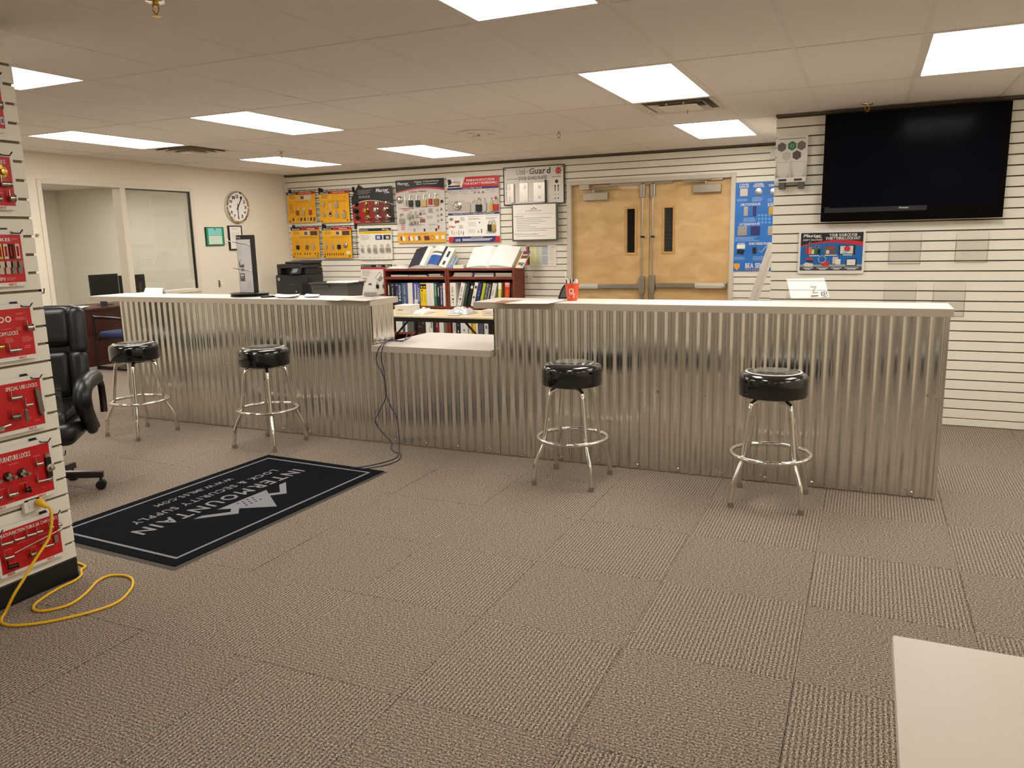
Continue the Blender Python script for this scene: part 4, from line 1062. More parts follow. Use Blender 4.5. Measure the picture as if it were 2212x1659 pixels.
# white padlock board
def rounded(r, asp, n=4):
    P_ = []
    for cx_, cy_, a0 in ((1 - r, r * asp, -90), (1 - r, 1 - r * asp, 0), (r, 1 - r * asp, 90), (r, r * asp, 180)):
        for k in range(n + 1):
            a = math.radians(a0 + 90 * k / n); P_.append((cx_ + r * math.cos(a), cy_ + r * asp * math.sin(a)))
    return P_
bd, t = wall_board('padlock_display_board', 'white padlock board with five steel padlocks and yellow stripe', 'display board', [(774.3, 493.8), (845.2, 492.3), (849.5, 560.3), (778.6, 561)], off=.02, th=.006, shape=rounded(.04, 1.0))
bd.rect(.02, .0, .985, .09, BK); bd.rect(.012, .10, .985, .175, P(236, 190, 30)); bd.text('General Security', .04, .025, .30, .075, WH); bd.text('Master', .72, .015, .92, .06, WH, slant=.2); bd.text('Lock', .86, .058, .95, .085, WH)
bd.lines(.20, .13, .80, .15, 1, P(150, 110, 10)); bd.lines(.05, .21, .36, .38, 6, GY, fill=.3)
bd.rect(.51, .22, .72, .37, P(30, 60, 130)); bd.rect(.55, .25, .65, .34, P(190, 200, 205), .0012); bd.rect(.75, .22, .965, .37, BK); bd.rect(.83, .26, .92, .34, LG, .0012)
for a, w_, h_ in ((.11, .038, .088), (.31, .044, .098), (.50, .05, .105), (.70, .054, .10), (.89, .062, .098)): padlock(bd, t, a, .52 if w_ > .04 else .54, w_, h_, SIL, sf=.5)
for a in (.08, .28, .43, .55, .68, .85): bd.lines(a, .93, a + .06, .95, 1, DG, rag=0)
bd.finish(t)
bd, t = wall_board('key_control_board', 'white key control board partly hidden by the left bookcase', 'display board', [(777.7, 571.2), (848, 570), (853, 640), (783, 641)], off=.02, th=.006, shape=rounded(.04, 1.0))
bd.rect(.02, .01, .985, .10, BK); bd.rect(.012, .105, .985, .155, P(206, 24, 34)); bd.text('Edge Key Control', .04, .03, .34, .08, WH); bd.text('Master', .50, .03, .66, .08, WH, slant=.2); bd.text('Master', .78, .03, .95, .08, WH, slant=.2)
bd.text('Edge', .06, .42, .20, .47, RD); bd.lines(.06, .20, .34, .38, 7, GY, fill=.3); bd.lines(.06, .50, .22, .53, 1, DG)
bd.poly([(.45, .42), (.58, .24), (.66, .30), (.53, .48)], GY); bd.poly([(.47, .42), (.58, .265), (.64, .305), (.53, .455)], WH, .0012)
bd.poly([(.50, .50), (.62, .36), (.70, .42), (.60, .55)], GY)
padlock(bd, t, .52, .55, .034, .085, BLACK); padlock(bd, t, .72, .55, .034, .085, SIL)
for a, tt, q in ((.22, .60, .10), (.07, .62, .02)): bd.poly([(a, tt), (a + q, tt - .02), (a + q + .01, tt + .05), (a + .02, tt + .05)], DG)
bd.finish(t)
# padlock poster with black arch
bd, t = wall_board('padlock_poster', 'grey padlock poster with black arched header and yellow foot', 'poster', [(853.6, 389.8), (958.5, 385.2), (966.2, 524.7), (862.7, 524.2)], off=.012, th=.012, mats=P(214, 208, 202))
arc = [(k / 14, .20 - .075 * math.sin(math.pi * min(1, (k / 14) * .78 + .05))) for k in range(15)]
for k in range(14):
    (a0, t0), (a1, t1) = arc[k], arc[k + 1]
    bd.poly([(a0, 0), (a1, 0), (a1, t1), (a0, t0)], BK); bd.poly([(a0, t0 - .004), (a1, t1 - .004), (a1, t1 + .026), (a0, t0 + .008 + .02 * k / 14)], PINK, .001)
bd.text('Master', .04, .03, .27, .075, WH, slant=.2); bd.text('Lock', .20, .073, .30, .092, WH); bd.text('ProSeries', .40, .022, .55, .055, WH); bd.text('& Commercial Security', .58, .022, .90, .055, WH); bd.text('Made to Your Requirements', .44, .062, .86, .09, WH)
bd.text('ProSeries', .28, .175, .44, .20, RD); bd.text('Padlocks', .48, .172, .64, .198, RD)
bd.text('Commercial Grade', .06, .435, .36, .457, RD); bd.text('Padlocks', .14, .465, .28, .485, RD)
m = MB(); m.lathe(bd.pt(.08, .305, .001), [(.046, 0), (.046, .012), (.034, .024), (.012, .028)], 20, axis=bd.n); m.build('round_lock', SIL, t, smooth=40)
for a, m_, w_, tt in ((.20, SIL, .036, .25), (.315, BLACK, .058, .245), (.46, BLACK, .06, .25), (.60, mat('brass_lock', (196, 168, 96), rough=.3, metal=.9), .052, .25), (.72, REDP, .046, .245), (.84, ORB, .066, .24)): padlock(bd, t, a, tt, w_, .145 if w_ > .05 else .125, m_)
m = MB(); m.obox(bd.pt(.95, .36, .012), bd.u, bd.v, bd.n, .034, .034, .02); m.build('lock_cylinder', BLACK, t, bevel=.006)
padlock(bd, t, .11, .53, .075, .125, SIL, sf=.5)
for a, tt, w_ in ((.25, .53, .04), (.31, .50, .045), (.41, .50, .055), (.29, .61, .04), (.36, .605, .04), (.43, .60, .03)): padlock(bd, t, a, tt, w_, .075, SIL, sf=.55)
bd.lines(.53, .43, .88, .445, 1, PINK, rag=.05); bd.lines(.48, .48, .62, .52, 3, GY); bd.rect(.47, .52, .52, .565, DG); bd.lines(.53, .525, .62, .56, 3, DG); bd.lines(.66, .465, .78, .54, 4, DG); bd.lines(.62, .58, .78, .625, 4, GY)
bd.text('Edge', .465, .59, .55, .615, RD); bd.rect(.48, .62, .59, .68, P(130, 90, 80))
for tt in (.46, .545, .625): bd.poly([(.92, tt), (.935, tt), (.955, tt + .045), (.93, tt + .03), (.90, tt + .045)], DG); padlock(bd, t, .85 if tt < .5 else .86, tt, .018, .04, SIL)
bd.lines(.08, .715, .18, .80, 3, PINK); bd.lines(.24, .705, .60, .74, 2, GY); bd.lines(.24, .75, .55, .82, 4, P(196, 190, 184)); bd.lines(.66, .705, .84, .735, 2, GY); bd.lines(.66, .75, .76, .80, 4, P(190, 184, 180))
for a, c in ((.34, DG), (.55, BK), (.79, BK)): bd.rect(a, .775, a + .035, .82, c)
bd.poly([(.84, .73), (.88, .735), (.865, .79), (.84, .795)], RD); bd.disc(.90, .80, .02, LG)
bd.rect(0, .835, 1, 1, P(232, 172, 52)); bd.lines(.12, .855, .64, .87, 1, P(160, 110, 30), rag=.05)
for a, c in ((.05, P(120, 80, 50)), (.09, WH), (.22, P(150, 50, 60)), (.25, WH), (.36, WH), (.42, P(110, 90, 70)), (.55, P(120, 40, 60)), (.60, P(90, 50, 40))):
    bd.poly([(a, .895), (a + .05, .885), (a + .07, .955), (a + .01, .965)], c)
bd.ring(.72, .92, .030, .006, P(110, 60, 30)); bd.rect(.79, .89, .85, .945, WH); bd.rect(.91, .89, .97, .945, WH)
for a in (.07, .21, .37, .57): bd.lines(a, .975, a + .07, .985, 1, P(150, 100, 30))
bd.finish(t)
# red white blue poster
bd, t = wall_board('security_poster', 'white security poster with red banner and blue foot', 'poster', [(965.8, 384.5), (1077.6, 378.9), (1082, 521.9), (971.6, 524.3)], off=.012, th=.014, mats=P(240, 236, 230))
bd.rect(0, .185, 1, .545, P(206, 198, 192)); bd.poly([(.36, 0), (1, 0), (1, .155), (.285, .155)], P(206, 36, 44)); bd.rect(0, .155, 1, .187, NV); bd.rect(0, .545, 1, .578, NV)
bd.text('PREMIUM PRODUCTS FROM', .38, .035, .92, .07, WH); bd.text('YOUR SECURITY PROFESSIONAL!', .325, .082, .965, .118, WH); bd.text('4 Steps to Higher Security', .30, .160, .68, .182, WH); bd.text('Custom Order Padlocks to Match Your Security Needs', .10, .550, .90, .573, WH)
bd.poly([(.01, .03), (.07, .02), (.10, .08), (.03, .12)], BK); bd.text('AMERICAN', .12, .06, .26, .082, RD); bd.text('LOCK', .18, .09, .26, .108, RD); bd.rect(.02, .12, .26, .145, BK)
for a, tt in ((.05, .22), (.26, .215), (.49, .21), (.79, .205)):
    bd.ring(a, tt, .011, .004, P(120, 20, 40)); bd.lines(a + .03, tt - .01, a + .16, tt + .05, 4, P(176, 160, 160), fill=.35)
for a in (.53, .61, .69): bd.poly([(a, .225), (a + .015, .225), (a + .035, .26), (a + .01, .25), (a - .02, .26)], DG)
m = MB(); m.obox(bd.pt(.17, .435, .004), bd.u, bd.v, bd.n, .245, .135, .005); m.build('hasp_plate', SIL, t)
m = MB(); m.lathe(bd.pt(.19, .43, .006), [(.055, 0), (.055, .022), (.044, .026), (.044, .014), (.028, .012), (.026, .03), (.012, .032)], 20, axis=bd.n); m.build('puck_lock', SIL, t, smooth=40)
for a, m_, w_, h_, tt, sf in ((.40, SIL, .085, .125, .39, .08), (.525, SIL, .05, .15, .35, .35), (.62, BLACK, .08, .165, .33, .5), (.73, SIL, .05, .155, .335, .4), (.86, mat('brass_lock', (196, 168, 96)), .055, .165, .33, .45), (.955, REDP, .072, .155, .335, .52)): padlock(bd, t, min(a, .94), tt, w_, h_, m_, sf=sf)
bd.rect(.775, .38, .79, .53, SIL, .004); bd.disc(.945, .335, .017, P(190, 40, 50), .012)
bd.text('Edge', .02, .735, .14, .775, RD); bd.lines(.24, .61, .33, .67, 5, GY); bd.lines(.02, .62, .12, .66, 2, DG); bd.disc(.06, .64, .02, GY); bd.rect(.13, .66, .17, .70, P(170, 60, 60)); bd.rect(.17, .66, .22, .69, P(120, 60, 50)); bd.lines(.21, .735, .30, .79, 4, GY)
for k in range(6): bd.rect(.06 + .045 * k, .81 + .01 * (k % 3), .075 + .045 * k, .87 + .02 * (k % 2), random.choice([GY, LG, P(210, 190, 120), DG]))
bd.lines(.39, .60, .68, .615, 1, P(190, 184, 180), rag=0); bd.lines(.40, .63, .66, .66, 2, GY); bd.lines(.39, .69, .56, .76, 5, P(200, 196, 190)); bd.lines(.39, .80, .56, .86, 5, P(196, 190, 186)); bd.rect(.60, .69, .63, .71, DG); bd.rect(.64, .80, .66, .86, DG); bd.rect(.58, .82, .60, .86, GY)
bd.lines(.73, .60, .97, .615, 1, P(180, 174, 170), rag=0); bd.lines(.74, .63, .96, .66, 2, GY); bd.lines(.74, .82, .95, .88, 4, GY)
padlock(bd, t, .82, .68, .058, .125, BLACK, sf=.38); padlock(bd, t, .89, .665, .05, .14, mat('brass_lock', (196, 168, 96)), sf=.45)
bd.rect(0, .91, 1, 1, NV); bd.poly([(0, .91), (.11, .91), (.075, 1), (0, 1)], P(206, 36, 44)); bd.poly([(.93, .91), (1, .91), (1, 1), (.89, 1)], P(206, 36, 44)); bd.text('LOCK', .135, .945, .235, .985, WH); bd.lines(.44, .922, .68, .935, 1, WH, rag=0); bd.lines(.27, .945, .86, .985, 2, WH, fill=.5, rag=.1)
bd.finish(t)
# door guard plate board
bd, t = wall_board('door_guard_board', 'white Uni-Guard door guard plate board with black edge'.replace('Uni-Guard ', ''), 'display board', [(1087.3, 362.5), (1220.3, 354.1), (1220.3, 439), (1089.6, 444.7)], off=.012, th=.012, mats=BK)
bd.rect(.018, .028, .982, .972, P(226, 220, 212))
for k, ch in enumerate('Uni-Guard'):
    xs = [.215, .285, .345, .385, .43, .52, .585, .65, .715]; ws = [.06, .05, .02, .025, .08, .055, .055, .045, .06]
    hi = ch in 'UGd'; c = P(*(int(172 - 17 * k),) * 3)
    t0 = .055 if ch in 'UGid' else .10
    if ch == '-': bd.rect(xs[k], .135, xs[k] + ws[k], .155, c, .0014); continue
    bd.text(ch, xs[k], t0 if ch != '-' else .15, xs[k] + ws[k], .215 if ch != '-' else .165, c, slant=.12)
bd.text('DOOR GUARD PLATES', .255, .265, .725, .355, DG); bd.text('easy to install', .06, .30, .235, .335, DG, slant=.4); bd.text('HARDWARE', .80, .295, .94, .325, DG)
for k, ch in enumerate('UNIVERSAL'): bd.text(ch, .042, .42 + .055 * k, .055, .45 + .055 * k, DG)
for nm, (s0, s1, t0, t1) in {'guard_plate': (.065, .185, .44, .93), 'guard_plate.001': (.27, .41, .43, .94), 'guard_plate.002': (.50, .70, .43, .94)}.items():
    m = MB(); W_ = (s1 - s0) * bd.W; c = bd.pt((s0 + s1) / 2, (t0 + t1) / 2, .004); H_ = (t1 - t0) * bd.H
    m.obox(c, bd.u, bd.v, bd.n, W_, H_, .004)
    if nm != 'guard_plate.001': m.obox(bd.pt(s1 - .03, (t0 + t1) / 2, .016), bd.u, bd.v, bd.n, .06 * bd.W, H_, .02)
    m.build(nm, mat('satin_plate', (214, 208, 198), rough=.35, metal=.55), t, bevel=.002)
    for tt in (t0 + .05, t1 - .05): bd.disc(s1 - .045 if nm != 'guard_plate' else s0 + .04, tt, .006, DG, .0075)
    if nm != 'guard_plate.001':
        for tt in (t0 + .12, t1 - .12): bd.ring(s0 + .05 if nm == 'guard_plate' else s0 + .10, tt, .016, .004, DG, .0075)
    else: bd.ring(s1 - .05, t0 + .12, .016, .004, DG, .0075)
m = MB(); m.obox(bd.pt(.705, .68, .018), bd.u, bd.v, bd.n, .012, .275, .03); m.build('edge_strip', BLACK, t)
bd.rect(.815, .345, .935, .90, P(206, 200, 192)); bd.rect(.82, .352, .93, .893, P(232, 226, 218), .0009)
bd.disc(.875, .43, .022, BK, .0014); 
for a in (.85, .90): bd.rect(a - .008, .55, a + .008, .68, DG, .0014); bd.disc(a, .54, .012, DG, .0014); bd.ring(a, .76, .013, .004, GY, .0014); bd.disc(a, .86, .010, DG, .0014)
st = []
for k in range(16):
    a = math.pi * 2 * k / 16; r = 1 if k % 2 == 0 else .52; st.append((.905 + .066 * r * math.cos(a), .155 + .125 * r * math.sin(a)))
bd.poly(st, P(176, 40, 40), .0012); bd.text('New', .87, .125, .94, .175, P(230, 130, 120))
for a, tt in ((.035, .06), (.965, .055)): bd.disc(a, tt, .009, BK, .0016)
bd.finish(t)
# policy notice in dark frame (leaning out a little)
bd, t = wall_board('policy_notice', 'framed company return policy notice overlapping the door guard board', 'framed notice', [(1108, 441.5), (1207.3, 435.8), (1203.2, 518.8), (1106.4, 522.8)], off=.062, th=.016, mats=mat('notice_frame', (78, 72, 66), rough=.4))
bd.rect(.03, .035, .965, .955, P(240, 234, 226))
for s0, s1, tp in ((.42, .47, .13), (.455, .525, .095), (.51, .56, .13)):
    bd.poly([(s0, .165), ((s0 + s1) / 2, tp), (s1, .165), (s1 - .012, .165), ((s0 + s1) / 2, tp + .03), (s0 + .012, .165)], DG)
bd.text('INTERMOUNTAIN', .31, .185, .67, .215, GY); bd.lines(.34, .24, .64, .25, 1, P(196, 190, 184), rag=0); bd.rect(.10, .275, .90, .281, GY)
bd.text('RETURN POLICY', .06, .325, .27, .35, DG)
for k in range(8): bd.lines(.10, .385 + k * .047, .95, .395 + k * .047, 1, P(130, 124, 118), fill=1.0, rag=.7)
bd.text('MINIMUM PURCHASE REQUIREMENTS', .05, .80, .60, .825, GY); bd.lines(.09, .86, .88, .87, 1, GY, fill=1)
bd.finish(t)
bd, t = wall_board('price_chart', 'small paper chart with yellow, green and blue columns', 'paper chart', [(1135.7, 531), (1201.6, 527.7), (1201.6, 574.1), (1136.5, 576.5)], off=.004, th=.002, mats=P(236, 228, 214))
bd.rect(.01, .05, .06, .93, P(214, 80, 50)); bd.rect(.06, .05, .13, .93, P(96, 76, 62)); bd.rect(.13, .05, .32, .93, P(238, 222, 160)); bd.rect(.33, .05, .52, .93, P(206, 216, 186)); bd.rect(.53, .05, .73, .93, P(178, 186, 206)); bd.rect(.13, .03, .73, .07, DG); bd.rect(.01, .48, .73, .50, P(240, 230, 220), .001)
for a in (.15, .35, .55): bd.lines(a, .12, a + .15, .88, 14, P(190, 180, 150), fill=.25)
bd.lines(.76, .08, .97, .75, 16, P(200, 194, 184), fill=.3); bd.lines(.82, .88, .95, .90, 1, DG); bd.poly([(.90, .04), (.95, .12), (.86, .12)], P(200, 196, 190))
bd.finish(t)
# blue sensor poster running behind the television wall
bd, t = wall_board('sensor_poster', 'tall blue poster of push plates beside the double doors', 'poster', [(1590.5, 395.3), (1700, 389), (1691, 583), (1582.7, 587.6)], off=.008, th=.004, mats=mat('blue_poster', (38, 112, 196), rough=.45, var=.25, scale=5))
def bp(px, py):
    q = onY(px, py, YB - .012); return ((q.x - bd.o.x) / bd.W, 1 - (q.z - bd.o.z) / bd.H)
def bpx(cx_, cy_): return bp(1580 + cx_ / 7.54, 380 + cy_ / 7.54)
def btext(s_, c0, c1, m_=WH):
    a0, t0 = bpx(*c0); a1, t1 = bpx(*c1); bd.text(s_, a0, t0, a1, t1, m_)
btext('4" SQUARE', (135, 128), (280, 158)); btext('PUSH PLATE', (130, 165), (285, 195)); btext('ROUND', (385, 118), (515, 146)); btext('PUSH PLATES', (360, 150), (535, 182)); btext('PUSH', (612, 135), (690, 170)); btext('JAMB STYLE PUSH PLATE', (150, 450), (472, 490)); btext('4 1/2"', (590, 435), (690, 462)); btext('PUSH', (595, 466), (690, 495)); btext('4 1/2" SQUARE PUSH PLATE', (130, 770), (460, 808)); btext('433 MHZ', (100, 1090), (218, 1115)); btext('433 MHZ WIRELESS TRANSMITTER', (285, 1085), (700, 1118)); btext('BEA SENSORS', (228, 1420), (690, 1500)); btext('See it Sense it', (228, 1510), (470, 1535), P(220, 150, 60))
def brect(c0, c1, m_, h=.0008):
    a0, t0 = bpx(*c0); a1, t1 = bpx(*c1); bd.rect(a0, t0, a1, t1, m_, h)
for c0, c1, m_ in (((145, 212), (265, 330), SIL), ((205, 500), (265, 655), SIL), ((352, 498), (402, 655), NV), ((610, 505), (690, 628), BRASS), ((105, 825), (250, 972), SIL), ((315, 822), (460, 960), NV), ((595, 825), (690, 965), SIL), ((345, 1165), (402, 1265), BK), ((90, 1120), (222, 1185), WH)):
    a0, t0 = bpx(*c0); a1, t1 = bpx(*c1); m = MB(); m.obox(bd.pt((a0 + a1) / 2, (t0 + t1) / 2, .004), bd.u, bd.v, bd.n, (a1 - a0) * bd.W, (t1 - t0) * bd.H, .006); m.build('push_plate', m_, t, bevel=.001)
for cx_, m_ in ((445, SIL), (690, SIL)):
    a, tt = bpx(cx_, 255); m = MB(); m.lathe(bd.pt(a, tt, .001), [(.036, 0), (.036, .006), (.03, .008)], 20, axis=bd.n); m.build('round_push_plate', m_, t, smooth=40)
a, tt = bpx(155, 1240); bd.poly([bpx(100, 1195), bpx(220, 1210), bpx(190, 1285), bpx(80, 1265)], BK, .001)
a, tt = bpx(88, 1480); bd.poly([bpx(38, 1430), bpx(88, 1422), bpx(138, 1430), bpx(135, 1490), bpx(88, 1540), bpx(42, 1490)], P(226, 160, 60), .001)
for c0, c1, n in (((90, 380), (300, 415), 3), ((340, 350), (535, 420), 5), ((195, 685), (405, 755), 4), ((60, 1000), (500, 1070), 4), ((45, 1320), (240, 1370), 4), ((350, 1310), (560, 1380), 5), ((590, 370), (690, 420), 3)):
    a0, t0 = bpx(*c0); a1, t1 = bpx(*c1); bd.lines(a0, t0, a1, t1, n, P(170, 206, 240), fill=.3)
for r_ in range(3):
    for k in range(4):
        a, tt = bpx(445 + 58 * k, 640 + 58 * r_); bd.disc(a, tt, .013, P(96, 160, 224), .0007, 12)
tb = MB(); tb.tube([bd.pt(*bpx(450, 1230), .004), bd.pt(*bpx(490, 1240), .004), bd.pt(*bpx(570, 1150), .004), bd.pt(*bpx(600, 1120), .004)], .003, 6); tb.build('antenna_wire', WHITEP, t)
bd.finish(t)

# ================================================================== TELEVISION WALL
q0 = onY(1784, 247, TVY - .10); q1 = onY(2190, 217, TVY - .10); q2 = onY(2165, 470, TVY - .10); q3 = onY(1772, 479, TVY - .10)
x0, x1, z0, z1 = (q0.x + q3.x) / 2, (q1.x + q2.x) / 2, (q2.z + q3.z) / 2, (q0.z + q1.z) / 2
t = thing('television', 'large black flat television on the slatwall, switched off', 'television', ((x0 + x1) / 2, TVY - .1, z0))
b = MB(); b.box(x0, x1, TVY - .10, TVY - .062, z0, z1); b.build('casing', mat('tv_bezel', (14, 12, 12), rough=.15, spec=.04), t, bevel=.004)
b = MB(); b.box(x0 + .06, x1 - .05, TVY - .1015, TVY - .1002, z0 + .105, z1 - .045); b.build('screen', mat('tv_screen', (14, 15, 23), rough=.14, spec=.02), t)
b = MB(); b.box(x0 + .25, x1 - .25, TVY - .062, TVY - .001, z0 + .2, z1 - .2); b.build('wall_mount', BLACKM, t)
bd = Board((x0, TVY - .1002, z0), (1, 0, 0), (0, 0, 1), (0, -1, 0), x1 - x0, z1 - z0)
bd.rect(.02, .86, .60, .915, P(30, 30, 36, rough=.3), .0004); bd.text('Pioneer', .448, .877, .502, .895, P(210, 206, 200)); bd.finish(t, 'lower_strip', 'maker_name')
bd, t = wall_board('lockout_sign', 'rounded blue and black lockout sign below the television', 'sign', [(1726.5, 499.4), (1871, 493.6), (1865.4, 591.3), (1722, 591.3)], val=TVY, off=.012, th=.006, shape=rounded(.045, 1.5), mats=P(226, 222, 218))
L0, L1, T0, T1 = .035, .968, .06, .925
def lr(a, t_): return (L0 + (L1 - L0) * a, T0 + (T1 - T0) * t_)
def lrect(a0, t0, a1, t1, m_, h=.0008):
    A = lr(a0, t0); B_ = lr(a1, t1); bd.rect(A[0], A[1], B_[0], B_[1], m_, h)
def ltext(s_, a0, t0, a1, t1, m_=WH, slant=0, h=.0026):
    A = lr(a0, t0); B_ = lr(a1, t1); bd.text(s_, A[0], A[1], B_[0], B_[1], m_, h=h, slant=slant)
lrect(0, 0, 1, 1, P(12, 98, 172)); lrect(0, .845, 1, 1, P(60, 66, 64), .001); lrect(0, .84, 1, .90, P(150, 160, 156), .0012)
arc = [(k / 14, .36 - .16 * math.sin(math.pi * min(1, .05 + .72 * k / 14))) for k in range(15)]
for k in range(14):
    (a0, t0), (a1, t1) = arc[k], arc[k + 1]
    bd.poly([lr(a0, 0), lr(a1, 0), lr(a1, t1), lr(a0, t0)], BK, .001); bd.poly([lr(a0, t0 - .004), lr(a1, t1 - .004), lr(a1, t1 + .02 + .09 * ((k + 1) / 14) ** 1.2), lr(a0, t0 + .02 + .09 * (k / 14) ** 1.2)], P(200, 30, 44), .0014)
ltext('Master', .04, .03, .325, .115, slant=.25); ltext('Lock', .235, .095, .345, .135); ltext('SAFETY SOLUTIONS', .035, .165, .345, .205, slant=.3); ltext('YOUR SOURCE FOR', .46, .03, .905, .105); ltext('EVERYTHING LOCKOUT', .41, .115, .955, .19)
for a, c, hh in ((.105, REDP, .075), (.155, mat('orange_lock', (222, 110, 70), rough=.4), .10), (.205, mat('pale_yellow_lock', (232, 206, 130), rough=.4), .06), (.255, mat('green_lock', (40, 110, 50), rough=.4), .075), (.305, BLACK, .07)):
    A = lr(a, .56 - hh / bd.H / (T1 - T0)); padlock(bd, t, A[0], A[1], .021, hh, c, d=.004, sf=.45)
lrect(.385, .36, .575, .575, P(96, 84, 80), .0016); lrect(.42, .46, .47, .555, P(216, 204, 190), .002); lrect(.46, .38, .555, .42, P(196, 50, 50), .002); lrect(.62, .335, .885, .58, BK, .0016); lrect(.645, .355, .85, .56, P(206, 206, 198), .002); A = lr(.755, .43); bd.disc(A[0], A[1], .024, P(200, 44, 60), .0024); lrect(.69, .49, .76, .555, P(130, 196, 210), .0024)
for a0, a1, tt in ((.15, .31, .595), (.40, .60, .585), (.69, .84, .58)): lrect(a0, tt, a1, tt + .02, WH, .0018)
lrect(.10, .665, .215, .72, P(196, 44, 44), .0016); lrect(.105, .715, .215, .775, P(56, 48, 44), .0016); bd.poly([lr(.05, .84), lr(.10, .78), lr(.22, .82), lr(.21, .90), lr(.10, .90)], P(214, 206, 204), .0018)
A = lr(.36, .70); bd.ring(A[0], A[1], .030, .004, P(190, 200, 206), .002); lrect(.36, .76, .475, .88, P(206, 40, 40), .0018); lrect(.53, .64, .62, .82, P(200, 192, 184), .0016); lrect(.58, .70, .66, .84, P(226, 216, 206), .002); lrect(.745, .69, .915, .88, BK, .0016); lrect(.76, .71, .895, .86, P(224, 222, 216), .002); 
for a0, a1 in ((.05, .22), (.28, .47), (.51, .69), (.73, .95)): lrect(a0, .925, a1, .942, WH, .0018); lrect(a0 + .04, .955, a1 - .04, .972, WH, .0018)
bd.finish(t)
# hexagon brochure holder
bd, t = wall_board('brochure_dispenser', 'white card dispenser with hexagon photos and empty pockets', 'brochure holder', [(1680, 294.4), (1746.8, 292.4), (1741, 392), (1674, 395)], val=TVY, off=.05, th=.003, mats=P(222, 216, 208))
bd.lines(.06, .05, .92, .075, 1, GY, rag=0, fill=.8)
for a, tt, c in ((.17, .23, P(96, 90, 86)), (.50, .215, P(40, 110, 76)), (.80, .22, P(110, 96, 90)), (.33, .43, P(196, 190, 184)), (.66, .42, P(84, 70, 66))):
    bd.poly([(a + .155 * math.sin(math.pi / 3 * k), tt - .105 * math.cos(math.pi / 3 * k)) for k in range(6)], c, .001)
bd.ring(.5, .215, .014, .003, P(160, 210, 170), .0016); bd.lines(.05, .555, .95, .562, 1, GY, fill=1, rag=0)
bd.finish(t)
bx0, bx1 = bd.o.x, bd.o.x + bd.W; pz0 = bd.o.z; yb = bd.o.y
for k in range(2):
    m = MB(); xa = bx0 + k * (bx1 - bx0) / 2 + .002; xb = xa + (bx1 - bx0) / 2 - .004
    m.box(xa, xb, yb - .055, yb - .052, pz0, pz0 + .035); m.box(xa, xb, yb - .055, yb, pz0 - .003, pz0); m.build('pocket', P(214, 208, 200), t)
    m = MB(); m.prism([(xa + .02, yb - .02, pz0 + .0), (xb - .02, yb - .02, pz0), (xb - .03, yb - .025, pz0 + .055), (xa + .03, yb - .025, pz0 + .055)], (0, .002, 0)); m.build('card_insert', P(226, 222, 214), t)
    m = MB(); m.box((xa + xb) / 2 - .03, (xa + xb) / 2 + .03, yb - .0565, yb - .0552, pz0 + .006, pz0 + .022); m.build('printed_label', BK, t)
for xx in (bx0 + .001, (bx0 + bx1) / 2, bx1 - .001):
    m = MB(); m.prism([(xx - .001, yb, pz0), (xx - .001, yb - .055, pz0), (xx - .001, yb - .055, pz0 + .035), (xx - .001, yb, pz0 + .17)], (.002, 0, 0)); m.build('divider', P(222, 216, 208), t)
for xx in (bx0 + .03, bx1 - .06):
    m = MB(); m.box(xx, xx + .045, yb - .05, TVY - .001, pz0 - .052, pz0 - .004); m.build('bracket', mat('grey_bracket', (84, 80, 76), rough=.5), t)
m = MB(); m.box(bx0 + .02, bx1 - .02, yb + .001, TVY - .001, pz0 + .1, pz0 + .2); m.build('mount', P(200, 194, 186), t)
# empty acrylic holders
for lab, c4 in (('empty clear acrylic holder below the television, beside the lockout sign', [(1923.7, 498.2), (1992.7, 495), (1988, 568.7), (1917.4, 571.8)]), ('empty clear acrylic holder below the right half of the television', [(2067.9, 495), (2138.4, 493.5), (2132.2, 565.6), (2060, 568.7)]), ('empty clear acrylic holder in the lower row, left one', [(1912.7, 606.3), (1981.7, 604.8), (1975, 680), (1905, 680)]), ('empty clear acrylic holder in the lower row, near the counter end', [(2017.7, 606.3), (2088.3, 604.8), (2081, 683), (2011, 684)])):
    q = [onY(x, y, TVY - .02) for x, y in c4]; x0, x1 = (q[0].x + q[3].x) / 2, (q[1].x + q[2].x) / 2; z0, z1 = (q[2].z + q[3].z) / 2, (q[0].z + q[1].z) / 2
    t = thing('acrylic_holder', lab, 'brochure holder', ((x0 + x1) / 2, TVY - .02, z0), 0, 'empty acrylic holders under the television')
    b = MB(); b.box(x0, x1, TVY - .005, TVY - .002, z0, z1); b.build('back_plate', ACRYL, t)
    b = MB(); b.box(x0, x1, TVY - .042, TVY - .039, z0, z0 + (z1 - z0) * .72); b.build('front_plate', ACRYL, t)
    b = MB(); b.box(x0, x0 + .003, TVY - .0389, TVY - .0051, z0 + .004, z1 - .03); b.box(x1 - .003, x1, TVY - .0389, TVY - .0051, z0 + .004, z1 - .03); b.build('side_plate', ACRYL, t)
    b = MB(); b.box(x0, x1, TVY - .0389, TVY - .0051, z0, z0 + .003); b.build('bottom_plate', ACRYL, t)
